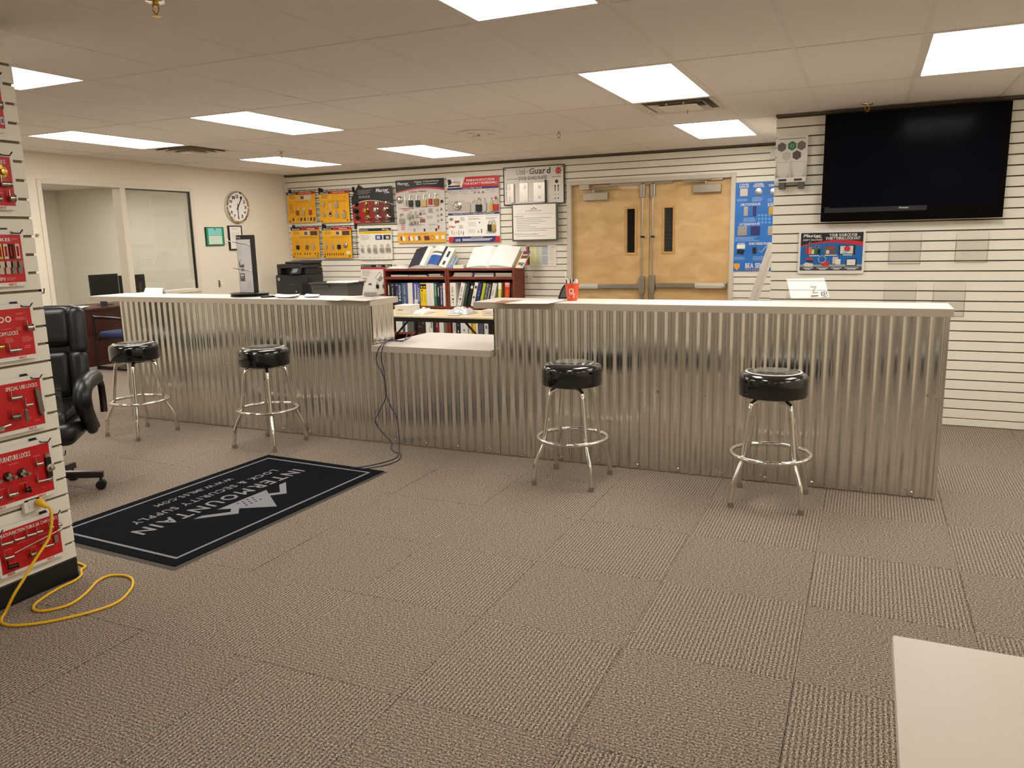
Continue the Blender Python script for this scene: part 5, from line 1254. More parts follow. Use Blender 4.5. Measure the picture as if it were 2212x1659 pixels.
# ================================================================== LEFT WALL: clock, frames
c = Vector((XL, onX(513.5, 447, XL + .03).y, 2.004))
t = thing('wall_clock', 'round white wall clock with silver rim showing six minutes past half', 'clock', tuple(c))
t['label'] = 'round white wall clock with chrome rim on the painted wall'
b = MB(); b.lathe(c, [(.19, .0), (.203, .006), (.205, .03), (.196, .044), (.180, .046), (.174, .034)], 48, axis=(1, 0, 0), caps=False); b.build('rim', CHROME, t, smooth=50)
b = MB(); b.lathe(c, [(.176, .010), (.176, .030)], 40, axis=(1, 0, 0)); b.build('dial', P(240, 236, 230), t)
bd = Board(c + Vector((.031, -.2, -.2)), (0, 1, 0), (0, 0, 1), (1, 0, 0), .4, .4)
for h in range(1, 13):
    a = math.radians(30 * h); r = .335; x = .5 + r * math.sin(a); y = .5 - r * math.cos(a); s_ = str(h); w_ = .03 * len(s_) + (.01 if len(s_) == 1 else 0)
    bd.text(s_, x - w_, y - .05, x + w_, y + .05, BK)
bd.rect(.455, .215, .545, .225, GY); bd.finish(t, 'dial_mark', 'numerals')
def hand(ang, L, w_, nm, m_, hh):
    a = math.radians(ang); u = Vector((0, math.sin(a), math.cos(a))); v = Vector((0, math.cos(a), -math.sin(a))); m = MB(); m.obox(c + Vector((hh, 0, 0)) + u * (L / 2 - .02), u, v, (1, 0, 0), L + .04, w_, .002); m.build(nm, m_, t)
hand(182, .125, .009, 'minute_hand', BK, .0345); hand(33, .105, .012, 'hour_hand', BK, .037); hand(33, .15, .003, 'second_hand', BK, .039)
b = MB(); b.cyl(c + Vector((.033, 0, 0)), c + Vector((.042, 0, 0)), .008, n=10); b.build('hub', BK, t)
bd, t = wall_board('certificate_plaque', 'green certificate plaque on the painted wall under the clock', 'plaque', [(441.3, 490.7), (480.9, 490.7), (482.9, 530), (444.7, 530.7)], plane='X', val=XL, off=.002, th=.018, mats=mat('plaque_edge', (24, 40, 34), rough=.4))
bd.rect(.03, .03, .97, .97, P(20, 150, 110)); bd.rect(.13, .06, .87, .44, P(130, 206, 204), .001); bd.rect(.13, .46, .87, .93, P(206, 222, 206), .001); bd.disc(.5, .12, .012, DG, .0014); bd.lines(.22, .20, .76, .38, 4, P(100, 170, 176), fill=.3); bd.lines(.22, .54, .76, .86, 6, P(150, 180, 160), fill=.25); bd.finish(t)
bd, t = wall_board('framed_certificate', 'tall black framed certificate half behind the black counter stand', 'picture frame', [(490.1, 487.3), (520.5, 487.3), (523.5, 540), (494.8, 540)], plane='X', val=XL, off=.002, th=.018, mats=BK)
bd.rect(.09, .05, .91, .95, P(234, 230, 224)); bd.lines(.25, .12, .75, .17, 2, GY, fill=.4); bd.lines(.2, .3, .8, .6, 6, P(196, 192, 186), fill=.3); bd.finish(t)
p = onX(473.5, 613, XL); t = thing('wall_hook', 'small metal hook on the painted wall', 'hook', (XL, p.y, p.z))
b = MB(); b.box(XL, XL + .004, p.y - .012, p.y + .012, p.z - .045, p.z + .045); b.build('plate', STEEL, t); b = MB(); b.tube([(XL + .004, p.y, p.z + .01), (XL + .03, p.y + .01, p.z), (XL + .032, p.y + .03, p.z + .008)], .005, 6); b.build('prong', STEEL, t)
p = onX(79, 508, XL); b = MB(); b.lathe((XL, p.y, p.z), [(.016, 0), (.016, .008), (.010, .014), (.010, .03)], 12, axis=(1, 0, 0)); tag(b.build('door_bumper', STEEL, smooth=40), 'small round metal wall bumper beside the office doorway', 'door stop')
def wallbox(name, lab, cat, px0, py0, px1, py1, Y, d, m_, sub):
    a = onY(px0, py0, Y); e_ = onY(px1, py1, Y); t = thing(name, lab, cat, ((a.x + e_.x) / 2, Y, e_.z))
    a.x = max(a.x, XL + .003)
    b = MB(); b.box(a.x, e_.x, Y - d, Y - .0005, e_.z, a.z); b.build('housing', m_, t, bevel=.006)
    b = MB()
    for k in range(4):
        zz = e_.z + (a.z - e_.z) * (.2 + .18 * k); b.box(a.x + (e_.x - a.x) * .2, a.x + (e_.x - a.x) * .8, Y - d - .002, Y - d - .0003, zz, zz + (a.z - e_.z) * .06)
    b.build(sub, mat('vent_slot', (180, 172, 160), rough=.6), t)
wallbox('alarm_sensor', 'small white sensor box in the slatwall corner above the yellow boards', 'sensor', 611, 399, 620.5, 415.5, YB, .05, WHITEP, 'vent_slots')
wallbox('chime_box', 'small white ribbed box on the back slatwall beside the television wall', 'sensor', 1665, 323, 1676, 342.5, YB, .05, WHITEP, 'ribs')
wallbox('wall_outlet', 'white electrical outlet plate on the slatwall beside the bookcase', 'outlet', 1140, 592, 1151.5, 608, YB, .008, P(226, 216, 198), 'sockets')
# ================================================================== BOOKCASES
BKY0, BKY1, BKZ = 8.575, 8.885, 1.178
SH = [(.06, .09), (.335, .362), (.682, .708), (1.044, 1.076)]
def bookcase(x0, x1, label):
    t = thing('bookcase', label, 'bookcase', ((x0 + x1) / 2, (BKY0 + BKY1) / 2, 0), 0, 'cherry bookcases')
    for xx in (x0, x1 - .026):
        b = MB(); b.box(xx, xx + .026, BKY0, BKY1, .001, BKZ - .027); b.build('side_panel', CHERRY, t, bevel=.0015)
    b = MB(); b.box(x0, x1, BKY0, BKY1, BKZ - .027, BKZ); b.build('top_panel', CHERRY, t, bevel=.0015)
    for z0, z1 in SH:
        b = MB(); b.box(x0 + .027, x1 - .027, BKY0 + .004, BKY1 - .008, z0, z1); b.build('shelf', CHERRY, t)
    b = MB(); b.box(x0 + .027, x1 - .027, BKY1 - .007, BKY1 - .001, .002, BKZ - .028); b.build('back_panel', mat('bookcase_back', (60, 26, 18), rough=.6), t)
    return t
BX = [(onY(830.5, 640, BKY0).x, onY(966, 640, BKY0).x), (onY(967, 640, BKY0).x, onY(1112, 640, BKY0).x)]
bookcase(*BX[0], 'cherry wood bookcase full of binders, left of two')
bookcase(*BX[1], 'cherry wood bookcase full of leaning binders, right of two')
def binder(px0, px1, pyc, zs, h, col_, label, lean=0.0, deco=None, d=.24, group='binders on the bookcases', yoff=0.012):
    Yf = BKY0 + yoff
    x0 = onY(px0, pyc, Yf).x; x1 = onY(px1, pyc, Yf).x; w_ = x1 - x0
    loc = Vector((x0, Yf, zs + .001 + w_ * math.sin(lean)))
    t = bpy.data.objects.new('binder', None); COL.objects.link(t); t.empty_display_size = .05
    t.location = loc; t.rotation_euler = (0, lean, 0); tag(t, label, 'binder', group); WLOC[t.name] = loc
    m_ = P(*col_, rough=.35); e = .0012
    lift = 0
    b = MB(); b.box(e, .004, 0, d, lift, h); b.build('cover', m_, t, local=True)
    b = MB(); b.box(w_ - .004, w_ - e, 0, d, lift, h); b.build('cover', m_, t, local=True)
    b = MB(); b.box(.004, w_ - .004, 0, .004, lift, h); b.build('spine', m_, t, local=True)
    b = MB(); b.box(.006, w_ - .006, .012, d - .008, lift + .006, h - .008); b.build('pages', PAPER, t, local=True)
    bd = Board((0, 0, 0), (1, 0, 0), (0, 0, 1), (0, -1, 0), w_, h)
    if deco: deco(bd)
    if bd.pr.f: bd.pr.build('spine_print', bd.pm, t, local=True)
    if bd.lt.f: bd.lt.build('lettering', bd.lm, t, local=True)
    return t
def vtext(bd, s_, a0, a1, t0, t1, m_, h=.0012):
    """letters stacked downwards one under another"""
    n = len(s_); dt = (t1 - t0) / n
    for k, ch in enumerate(s_):
        if ch != ' ': bd.text(ch, a0, t0 + k * dt, a1, t0 + k * dt + dt * .8, m_, h)
def rtext(bd, s_, a0, a1, t0, t1, m_, h=.0012):
    """text running down the spine, turned a quarter"""
    V, Fc = text_geo(s_); k = bd.mi(bd.lm, m_)
    bd.lt.add([bd.pt(a0 + (a1 - a0) * y, t0 + (t1 - t0) * x, h) for x, y in V], Fc, k)
def bars(m_, a0=.3, a1=.7, t0=.15, t1=.7, n=6):
    return lambda bd: [bd.rect(a0, t0 + (t1 - t0) * k / n, a1, t0 + (t1 - t0) * (k + .6) / n, m_, .001) for k in range(n)]
def hole(bd, tt=.72, m_=None): bd.disc(.5, tt, .011, m_ or BK, .0012, 14); bd.ring(.5, tt, .014, .003, GY, .0014)
Z3 = SH[2][1]; H1 = .288
U = 635
def d_acc(bd): vtext(bd, 'ACCURATE', .58, .92, .10, .82, WH); bd.rect(.08, .07, .45, .12, P(150, 156, 180)); bd.lines(.12, .32, .45, .62, 7, P(120, 126, 160), fill=.3)
def d_blk(bd): bd.rect(.25, .07, .75, .10, GY); bd.rect(.25, .12, .75, .14, GY); rtext(bd, 'Hardware', .38, .62, .22, .6, LG)
def d_slate(bd): vtext(bd, 'ALARM LOCK', .42, .62, .08, .94, P(206, 216, 222))
def d_bw(bd):
    bd.rect(.30, .05, .42, .95, WH); bd.rect(.62, .08, .68, .9, LG); bd.rect(.18, .72, .62, .99, P(226, 222, 214), .0012); rtext(bd, 'Catalog', .74, .92, .2, .8, WH)
def d_yel(bd): bd.rect(0, .04, 1, .25, BK); bd.rect(.12, .14, .42, .20, P(230, 196, 30), .001); bd.rect(.58, .14, .88, .20, P(230, 196, 30), .001); bd.disc(.30, .33, .011, BK, .001); rtext(bd, 'Access Hardware', .22, .36, .42, .85, P(90, 80, 10)); rtext(bd, 'Price Book', .66, .78, .5, .85, P(90, 80, 10))
def d_grn(bd): bd.rect(.15, .06, .85, .12, P(120, 200, 170)); vtext(bd, 'SARGENT', .3, .75, .16, .62, P(206, 236, 222)); bd.lines(.2, .66, .85, .95, 8, P(90, 170, 140), fill=.4)
def d_navy(bd): bd.rect(.1, .12, .9, .24, P(170, 120, 80)); rtext(bd, 'FALCON LOCK', .30, .70, .27, .95, WH)
def d_hole(num):
    def f(bd):
        rtext(bd, 'Corbin', .30, .62, .16, .42, DG); bd.lines(.25, .5, .7, .58, 2, DG); hole(bd, .70); bd.text(num, .40, .80, .58, .85, DG)
    return f
def d_x(bd): bd.text('K', .3, .2, .6, .25, DG); bd.text('1', .42, .8, .52, .84, DG)
def d_dots(bd):
    for tt in (.08, .92): bd.disc(.3, tt, .002, DG); bd.disc(.75, tt, .002, DG)
    bd.lines(.2, .30, .7, .36, 2, P(210, 170, 160), fill=.2)
for x0, x1, c, lab, f in ((837.2, 843.6, (26, 25, 25), 'thin black binder at the far left of the left upper shelf', bars(LG, .3, .6, .1, .85, 1)), (843.6, 853.6, (30, 28, 27), 'black binder with grey spine label beside the navy binder', d_blk),
        (854.2, 867.4, (36, 40, 84), 'navy binder with large stacked white letters', d_acc), (867.6, 880.6, (70, 96, 124), 'slate blue binder with pale stacked letters', d_slate), (881, 891.4, (232, 226, 218), 'white binder right of the slate blue binder', d_dots),
        (891.6, 907.6, (70, 84, 150), 'blue and white striped catalog binder with a white tag', d_bw), (908, 921, (240, 206, 30), 'bright yellow binder with a black top band', d_yel), (921.2, 928.4, (230, 226, 218), 'narrow white binder right of the yellow one', d_dots), (928.6, 937.4, (234, 230, 222), 'white binder left of the green one', d_dots),
        (937.6, 944.2, (22, 92, 70), 'green binder with stacked pale letters', d_grn), (944.4, 950, (26, 26, 26), 'narrow black binder between green and navy binders', bars(LG, .35, .65, .18, .85, 1)), (950.2, 956.6, (40, 46, 104), 'narrow navy binder with white lettering', d_navy), (957, 962.4, (236, 230, 222), 'white binder at the right end of the left upper shelf', d_x)):
    binder(x0, x1, U, Z3, H1, c, lab, 0, f)
LN = math.radians(14)
def rb(px0, px1, c, lab, lean, f=None, h=H1): binder(px0, px1, 658, Z3, h, c, lab, lean, f)
rb(972.8, 985.6, (236, 230, 222), 'upright white binder at the left of the right upper shelf', 0, d_hole('1'), .293)
rb(987.2, 995.8, (234, 228, 220), 'leaning white binder with black finger hole, right upper shelf', LN, d_hole('2'), .293)
rb(996.6, 999.6, (150, 146, 140), 'thin grey leaning binder next to the dark green one', LN, None, .285)
rb(1000.6, 1006.4, (20, 50, 38), 'dark green leaning binder', LN, lambda bd: rtext(bd, 'Medeco', .35, .6, .2, .6, P(120, 160, 140)), .282)
rb(1008.4, 1015.0, (30, 28, 27), 'black leaning binder with a white spine label', LN, lambda bd: bd.rect(.15, .12, .85, .24, P(226, 222, 216)), .295)
rb(1016.4, 1023.6, (230, 226, 216), 'white leaning binder with a black block and hole', LN, lambda bd: (bd.rect(.25, .14, .8, .25, BK), hole(bd, .62)), .30)
rb(1026, 1032, (44, 60, 120), 'blue leaning binder in the middle of the right upper shelf', LN, bars(P(90, 110, 170), .2, .8, .3, .6, 2), .285)
rb(1034.5, 1040.5, (178, 184, 70), 'lime green leaning binder in the middle of the right upper shelf', LN, None, .292)
rb(1042.5, 1047, (142, 138, 130), 'grey leaning binder right of the lime green one', LN, bars(DG, .3, .7, .15, .8, 3), .285)
rb(1048.5, 1052.5, (96, 94, 92), 'thin dark grey leaning binder with white letters', LN, lambda bd: rtext(bd, 'RUSSWIN', .25, .75, .15, .8, WH), .28)
rb(1056, 1065, (224, 220, 214), 'pale grey leaning binder near the right end', LN * .9, bars(GY, .3, .5, .3, .7, 1), .29)
rb(1075, 1081.5, (206, 214, 110), 'white topped pale lime binder beside the red one', LN * .25, lambda bd: bd.rect(0, 0, 1, .26, WH), .292)
rb(1089, 1100, (206, 60, 30), 'red binder with orange squiggled lettering and white edge', LN * .2, lambda bd: (bd.rect(.06, .05, .94, .10, WH), bd.rect(.06, .13, .94, .19, P(236, 160, 150)), rtext(bd, 'WWWWWWW', .3, .7, .30, .98, P(232, 150, 40))), .302)
rb(1104, 1109, (34, 24, 22), 'dark binder against the right side of the right bookcase', 0, None, .285)
# lower row seen under the folding table
Z2 = SH[1][1]
def lo(px0, px1, c, lab, f=None, lean=0.0): binder(px0, px1, 706, Z2, .292, c, lab, lean, f, group='binders on the lower shelves')
def d8(bd): bd.text('8', .38, .78, .58, .88, DG)
lo(855.5, 869.5, (226, 222, 216), 'wide white binder at the left of the lower row', d_dots); lo(870, 874.6, (40, 90, 120), 'thin teal blue binder in the lower row', None); lo(875, 880, (232, 228, 220), 'thin white binder with black hole in the lower row', lambda bd: hole(bd, .62))
lo(880.2, 893.8, (96, 94, 92), 'grey binder with red top band in the lower row', lambda bd: (bd.rect(0, .0, 1, .12, P(196, 30, 50)), hole(bd, .62), bd.lines(.15, .25, .6, .28, 1, LG))); lo(894.6, 900.6, (36, 36, 60), 'dark navy binder with white letters in the lower row', lambda bd: rtext(bd, 'SCHLAGE', .3, .7, .05, .45, WH))
lo(901.6, 919, (34, 28, 24), 'wide black binder with white lettering in the lower row', lambda bd: (rtext(bd, 'ADAMS', .16, .36, .08, .42, WH), bd.ring(.75, .58, .013, .004, GY), bd.rect(.1, .72, .5, .76, P(160, 60, 50)))); lo(919.6, 928, (232, 226, 216), 'white binder with faint grey lines in the lower row', lambda bd: bd.lines(.25, .2, .8, .65, 8, LG, fill=.3)); lo(928.4, 935, (228, 222, 214), 'narrow white binder with dark digits in the lower row', lambda bd: vtext(bd, 'VONIII', .4, .75, .05, .8, DG))
lo(935.4, 940.8, (20, 36, 30), 'black green binder in the lower row', lambda bd: vtext(bd, 'YALE', .4, .7, .1, .5, LG)); lo(941, 948.4, (120, 26, 44), 'maroon binder in the lower row', lambda bd: rtext(bd, 'Weiser Lock', .3, .65, .1, .75, P(230, 170, 180))); lo(948.8, 958.6, (226, 220, 212), 'white binder left of the taupe one in the lower row', d_dots); lo(959, 965, (108, 100, 90), 'taupe binder at the right end of the left lower row', lambda bd: bd.rect(.2, .05, .8, .2, P(206, 160, 60)))
lo(977.8, 984.6, (204, 204, 206), 'light grey binder with vertical black letters, right lower row', lambda bd: rtext(bd, 'DETEX', .35, .7, .3, .9, DG)); lo(986.2, 993.6, (24, 22, 22), 'black binder with white wedge mark, right lower row', lambda bd: (bd.ring(.5, .62, .013, .004, GY), bd.poly([(.3, .85), (.7, .85), (.5, .98)], WH))); lo(994.8, 1010.6, (228, 226, 222), 'wide white binder marked with the digit eight', d8); lo(1012.4, 1018.8, (206, 200, 160), 'pale cream binder, right lower row', None); lo(1020.6, 1027, (236, 180, 30), 'golden yellow binder behind the table brace', None); lo(1027.4, 1032, (230, 226, 220), 'thin white binder right of the golden one', None)
lo(1034, 1044, (84, 84, 96), 'dark blue grey binder behind the table brace', None); lo(1046, 1054.5, (220, 216, 210), 'white binder with dark label, right lower row', lambda bd: (rtext(bd, 'LCN', .3, .6, .1, .4, DG), bd.rect(.3, .6, .7, .75, DG))); lo(1056.6, 1066, (20, 18, 18), 'black binder with small gold letters at the right end', lambda bd: vtext(bd, 'NORTON', .4, .6, .05, .9, P(196, 180, 120)))
# books lying flat in the top cubbies
def flat(px0, px1, z, hh, c, lab, yo=.02, d=.22, rot=0.0):
    x0 = onY(px0, 592, BKY0 + yo).x; x1 = onY(px1, 592, BKY0 + yo).x
    t = thing('catalog', lab, 'catalog', ((x0 + x1) / 2, BKY0 + yo + d / 2, z), rot, 'catalogs lying in the top cubbies')
    w_ = (x1 - x0) / 2
    b = MB(); b.box(-w_, w_, -d / 2, d / 2, 0, .0018); b.box(-w_, w_, -d / 2, d / 2, hh - .0018, hh); b.build('cover', P(*c), t, local=True)
    b = MB(); b.box(-w_ + .003, w_ - .003, -d / 2 + .003, d / 2 - .003, .002, hh - .002); b.build('pages', P(206, 196, 178), t, local=True)
ZS = SH[3][1] + .001
flat(843.6, 881, ZS, .024, (110, 130, 118), 'grey green catalog lying at the left of the left top cubby'); flat(882, 922, ZS, .014, (226, 214, 190), 'cream catalog lying in the left top cubby'); flat(884, 918, ZS + .0145, .010, (70, 66, 62), 'dark catalog on top of the cream one', rot=.04); flat(925, 957, ZS, .010, (220, 214, 204), 'white catalog lying at the right of the left top cubby'); flat(927, 951, ZS + .0105, .008, (50, 46, 44), 'dark catalog under another in the left top cubby'); flat(926, 950, ZS + .019, .014, (206, 202, 194), 'pale catalog topmost of the left cubby stack')
flat(977, 1019, ZS, .012, (150, 140, 130), 'brown grey catalog lowest of the left stack, right cubby'); flat(979, 1020, ZS + .0125, .012, (196, 188, 176), 'tan catalog in the left stack, right cubby', rot=.03); flat(980, 1021, ZS + .025, .011, (120, 114, 110), 'grey catalog in the left stack, right cubby'); flat(981, 1020, ZS + .0365, .012, (176, 170, 160), 'pale catalog topmost of the left stack, right cubby', rot=-.02)
flat(1023.5, 1066, ZS, .020, (206, 200, 196), 'thick pale catalog under the blue ones'); flat(1025, 1067, ZS + .0205, .012, (26, 76, 140), 'blue catalog in the middle stack, right cubby'); flat(1025, 1066, ZS + .033, .013, (22, 62, 120), 'dark blue catalog topmost of the middle stack')
flat(1069.5, 1106, ZS, .012, (140, 130, 124), 'grey catalog lowest of the right stack'); flat(1070, 1105, ZS + .0125, .014, (60, 46, 40), 'dark brown catalog in the right stack', rot=.02); flat(1070, 1105.5, ZS + .027, .018, (150, 130, 116), 'worn tan catalog topmost of the right stack')
# open catalogs propped on top of the bookcases
def open_catalog(xc, w, zt, dep, hgt, label, cell, name='open_catalog', amp=.035, tl=0.0):
    t = thing(name, label, 'catalog', (xc, BKY0 + .1, zt))
    nu, nv = 20, 10
    def surf(u, v, off):
        a = abs(u); bulge = amp * math.sin(math.pi * min(1, a) ** .55) * (1 if u > 0 else .75)
        y = BKY0 + .03 + v * dep; z = zt + .012 + v * hgt
        nrm = Vector((0, -hgt, dep)).normalized()
        return Vector((xc + u * w * (1 + .04 * v) + tl * v, y, z)) + nrm * (bulge + off)
    b = MB()
    for side in (-1, 1):
        for i in range(nu // 2):
            for j in range(nv):
                u0, u1 = side * i / (nu / 2), side * (i + 1) / (nu / 2); v0, v1 = j / nv, (j + 1) / nv
                qd = [surf(u0, v0, 0), surf(u1, v0, 0), surf(u1, v1, 0), surf(u0, v1, 0)]
                if side < 0: qd = qd[::-1]
                b.quad(*qd, cell(((u0 + u1) / 2), (v0 + v1) / 2))
    pg = b.build('page_spread', CATM, t, smooth=60)
    b = MB()                                         # thick block of pages under the spread
    for side in (-1, 1):
        for i in range(nu // 2):
            u0, u1 = side * i / (nu / 2), side * (i + 1) / (nu / 2)
            a, c_ = surf(u0, 0, -.001), surf(u1, 0, -.001)
            lo0, lo1 = Vector((a.x, a.y + .004, zt + .002)), Vector((c_.x, c_.y + .004, zt + .002))
            b.quad(lo0, lo1, c_, a, 0)
            a2, c2 = surf(u0, 1, -.001), surf(u1, 1, -.001); b.quad(Vector((a2.x, a2.y, zt + .002)), Vector((c2.x, c2.y, zt + .002)), c2, a2, 0)
    for u in (-1, 1):
        a, c_ = surf(u, 0, -.001), surf(u, 1, -.001); b.quad(Vector((a.x, a.y + .004, zt + .002)), Vector((c_.x, c_.y, zt + .002)), c_, a, 0)
    b.build('page_block', P(206, 198, 184), t)
    b = MB(); b.box(xc - w * .55, xc + w * .55, BKY0 + .02, BKY0 + .03, zt + .001, zt + .012); b.build('rest_lip', P(226, 212, 178), t)
    for k in range(7):
        xx = xc - w * .4 + k * w * .13; r = MB(); r.tube([(xx + .009 * math.cos(q), BKY0 + .032, zt + .02 + .009 * math.sin(q)) for q in [2 * math.pi * z / 10 for z in range(10)]], .002, 5, closed=True); r.build('binding_ring', BLACK, t)
    return t
CATM = [P(236, 232, 224), P(40, 84, 160), P(40, 42, 60), P(110, 104, 98), P(240, 238, 234)]
def cell1(u, v):
    if u < -.25: return 2
    if .0 < u < .62 and v < .55: return 1
    if .0 < u < .62 and .62 < v < .75: return 3
    if .78 < u < .92 and (.15 < v < .3 or .45 < v < .8): return 2
    if u > .62 and u < .68: return 2
    return 0
xa, xb = onY(884, 575, BKY0 + .05).x, onY(972, 575, BKY0 + .05).x
open_catalog((xa + xb) / 2 - .03, (xb - xa) / 2 * .92, BKZ, .20, .23, 'open catalog with blue pages propped on the left bookcase', cell1, amp=.07, tl=.03)
xa, xb = onY(1006, 575, BKY0 + .05).x, onY(1108, 575, BKY0 + .05).x
open_catalog((xa + xb) / 2, (xb - xa) / 2 * .96, BKZ, .20, .235, 'large open binder with blank white pages on the right bookcase', lambda u, v: 4, amp=.045, tl=.03)
# upright magazines beside the open catalogs
def lean_mag(px0, px1, py0, py1, label, fn, lean=.5, rz=0.0):
    a = onY(px0, py1, BKY0 + .08); e_ = onY(px1, py0, BKY0 + .15); w_ = e_.x - a.x; h_ = e_.z - BKZ
    t = bpy.data.objects.new('magazine', None); COL.objects.link(t); t.empty_display_size = .05
    t.location = (a.x, BKY0 + .07, BKZ + .002); t.rotation_euler = (-lean, 0, rz); tag(t, label, 'magazine'); WLOC[t.name] = Vector(t.location)
    b = MB(); b.box(0, w_, 0, .012, 0, h_ * 1.05); b.build('pages', P(226, 220, 210), t, local=True)
    bd = Board((0, -.0006, 0), (1, 0, 0), (0, 0, 1), (0, -1, 0), w_, h_ * 1.05); fn(bd); bd.pr.build('cover_print', bd.pm, t, local=True)
    if bd.lt.f: bd.lt.build('lettering', bd.lm, t, local=True)
lean_mag(968, 983, 551, 578, 'blue magazine leaning right of the blue paged catalog', lambda bd: (bd.rect(0, 0, 1, 1, P(70, 130, 200)), bd.rect(.1, .1, .3, .9, P(226, 232, 236), .001), bd.disc(.6, .6, .012, P(180, 200, 150), .001)), .7, -.5)
def mg(bd):
    bd.rect(0, 0, 1, 1, P(224, 218, 208)); bd.rect(0, .0, 1, .12, P(50, 70, 120), .0008); bd.rect(.15, .12, 1, .45, P(110, 62, 44), .0008); bd.rect(.2, .2, .9, .27, P(226, 190, 160), .001); bd.rect(0, 0, .12, 1, P(236, 190, 80), .001); bd.text('mag', .2, .68, .9, .92, BK)
lean_mag(1113, 1138, 536, 584, 'brown photo magazine at the right end of the right bookcase', mg, .65, -.35)
# plastic bag, white paper stack on bookcase tops
def crumple(name, m_, x0, x1, y0, y1, z, h, label, cat, seed=1, n=14):
    random.seed(seed); b = MB(); V = []
    for i in range(n + 1):
        for j in range(n + 1):
            u, v = i / n, j / n; e = math.sin(math.pi * u) ** .5 * math.sin(math.pi * v) ** .5
            V.append((x0 + (x1 - x0) * u + random.uniform(-.008, .008) * e, y0 + (y1 - y0) * v + random.uniform(-.01, .01) * e, z + .001 + e * h * random.uniform(.35, 1)))
    b.add(V, [[i * (n + 1) + j, (i + 1) * (n + 1) + j, (i + 1) * (n + 1) + j + 1, i * (n + 1) + j + 1] for i in range(n) for j in range(n)])
    o = b.build(name, m_, smooth=70); md = o.modifiers.new('s', 'SOLIDIFY'); md.thickness = .001; md.offset = 1
    return tag(o, label, cat)
PLB = mat('white_plastic_film', (232, 228, 224), rough=.25, coat=.2)
crumple('plastic_bag', PLB, onY(838, 577, 8.65).x, onY(884, 577, 8.65).x, 8.59, 8.82, BKZ, .055, 'crumpled white plastic bag on the left bookcase', 'plastic bag', 4)
a = onY(980, 577, 8.62); e_ = onY(1003, 577, 8.62); t = thing('paper_stack', 'small stack of white paper between the two open catalogs', 'paper', ((a.x + e_.x) / 2, 8.68, BKZ))
for k in range(3): b = MB(); b.box(a.x + .004 * k, e_.x - .003 * k, 8.60, 8.80, BKZ + .001 + .0135 * k, BKZ + .0135 + .0135 * k); b.build('ream', PAPER, t)

# ================================================================== FOLDING TABLE
FT = (-4.98, -3.15, 7.0, 7.76, .752)
t = thing('folding_table', 'folding table with cream top and black folding legs', 'table', ((FT[0] + FT[1]) / 2, (FT[2] + FT[3]) / 2, 0))
b = MB(); b.box(FT[0], FT[1], FT[2], FT[3], FT[4] - .018, FT[4]); b.build('tabletop', mat('cream_laminate', (226, 206, 168), rough=.4, var=.03, scale=6), t, bevel=.003)
b = MB(); b.box(FT[0] + .01, FT[1] - .01, FT[2] + .008, FT[2] + .028, FT[4] - .062, FT[4] - .0185); b.box(FT[0] + .01, FT[1] - .01, FT[3] - .028, FT[3] - .008, FT[4] - .062, FT[4] - .0185); b.build('apron', BLACKM, t)
lx = (onY(857, 705, 7.05).x - .16, onY(1061, 705, 7.05).x)
for k, xx in enumerate(lx):
    for yy in (FT[2] + .05, FT[3] - .05):
        b = MB(); b.box(xx - .013, xx + .013, yy - .013, yy + .013, .001, FT[4] - .062); b.build('leg', BLACKM, t)
    b = MB(); b.box(xx - .012, xx + .012, FT[2] + .064, FT[3] - .064, .30, .325); b.build('stretcher', BLACKM, t)
    s = 1 if k == 0 else -1
    b = MB(); b.tube([(xx + s * .30, 7.06, FT[4] - .06), (xx, 7.06, .40)], .011, 6); b.build('brace', BLACKM, t)
TZ = FT[4]
def onT(px, py): return onZ(px, py, TZ)
def paperbox(name, px0, px1, Y0, Y1, z, h, m_, label, cat):
    a = onY(px0, 676, Y0); e_ = onY(px1, 676, Y0); t = thing(name, label, cat, ((a.x + e_.x) / 2, (Y0 + Y1) / 2, z))
    b = MB(); b.box(a.x, e_.x, Y0, Y1, z + .001, z + h); b.build('body', m_, t, bevel=.003)
    b = MB(); b.box(a.x - .002, e_.x + .002, Y0 - .002, Y1 + .002, z + h, z + h + .012); b.build('lid', m_, t, bevel=.003)
    bd = Board((a.x, Y0 - .0005, z), (1, 0, 0), (0, 0, 1), (0, -1, 0), e_.x - a.x, h); bd.lines(.2, .4, .55, .6, 1, DG, rag=0); bd.finish(t, 'printed_mark')
paperbox('carton', 853, 886, 7.12, 7.32, TZ, .085, WHITEP, 'white carton with small print at the left of the folding table', 'box')
paperbox('carton', 1042, 1075, 7.2, 7.34, TZ, .045, WHITEP, 'low white carton at the right of the folding table', 'box')
def sheet(pts, z, label, m_=PAPER, curl=0.0, name='paper_sheet', cat='paper', thick=.0015):
    q = [onZ(px, py, z) for px, py in pts]; b = MB(); n = 6; V = []
    for i in range(n + 1):
        for j in range(n + 1):
            u, v = i / n, j / n; p = (q[0] * (1 - u) + q[1] * u) * (1 - v) + (q[3] * (1 - u) + q[2] * u) * v
            V.append(p + Vector((0, 0, .0005 + curl * (u ** 2 * .6 + (1 - u) ** 3 * .5) * (1 - .5 * v))))
    b.add(V, [[i * (n + 1) + j, (i + 1) * (n + 1) + j, (i + 1) * (n + 1) + j + 1, i * (n + 1) + j + 1] for i in range(n) for j in range(n)])
    o = b.build(name, m_, smooth=60); md = o.modifiers.new('s', 'SOLIDIFY'); md.thickness = thick; md.offset = 1
    return tag(o, label, cat)
crumple('tissue_paper', PAPER, onT(896, 678).x, onT(925, 678).x, 7.12, 7.42, TZ, .075, 'crumpled white paper beside the carton on the folding table', 'paper', 9)
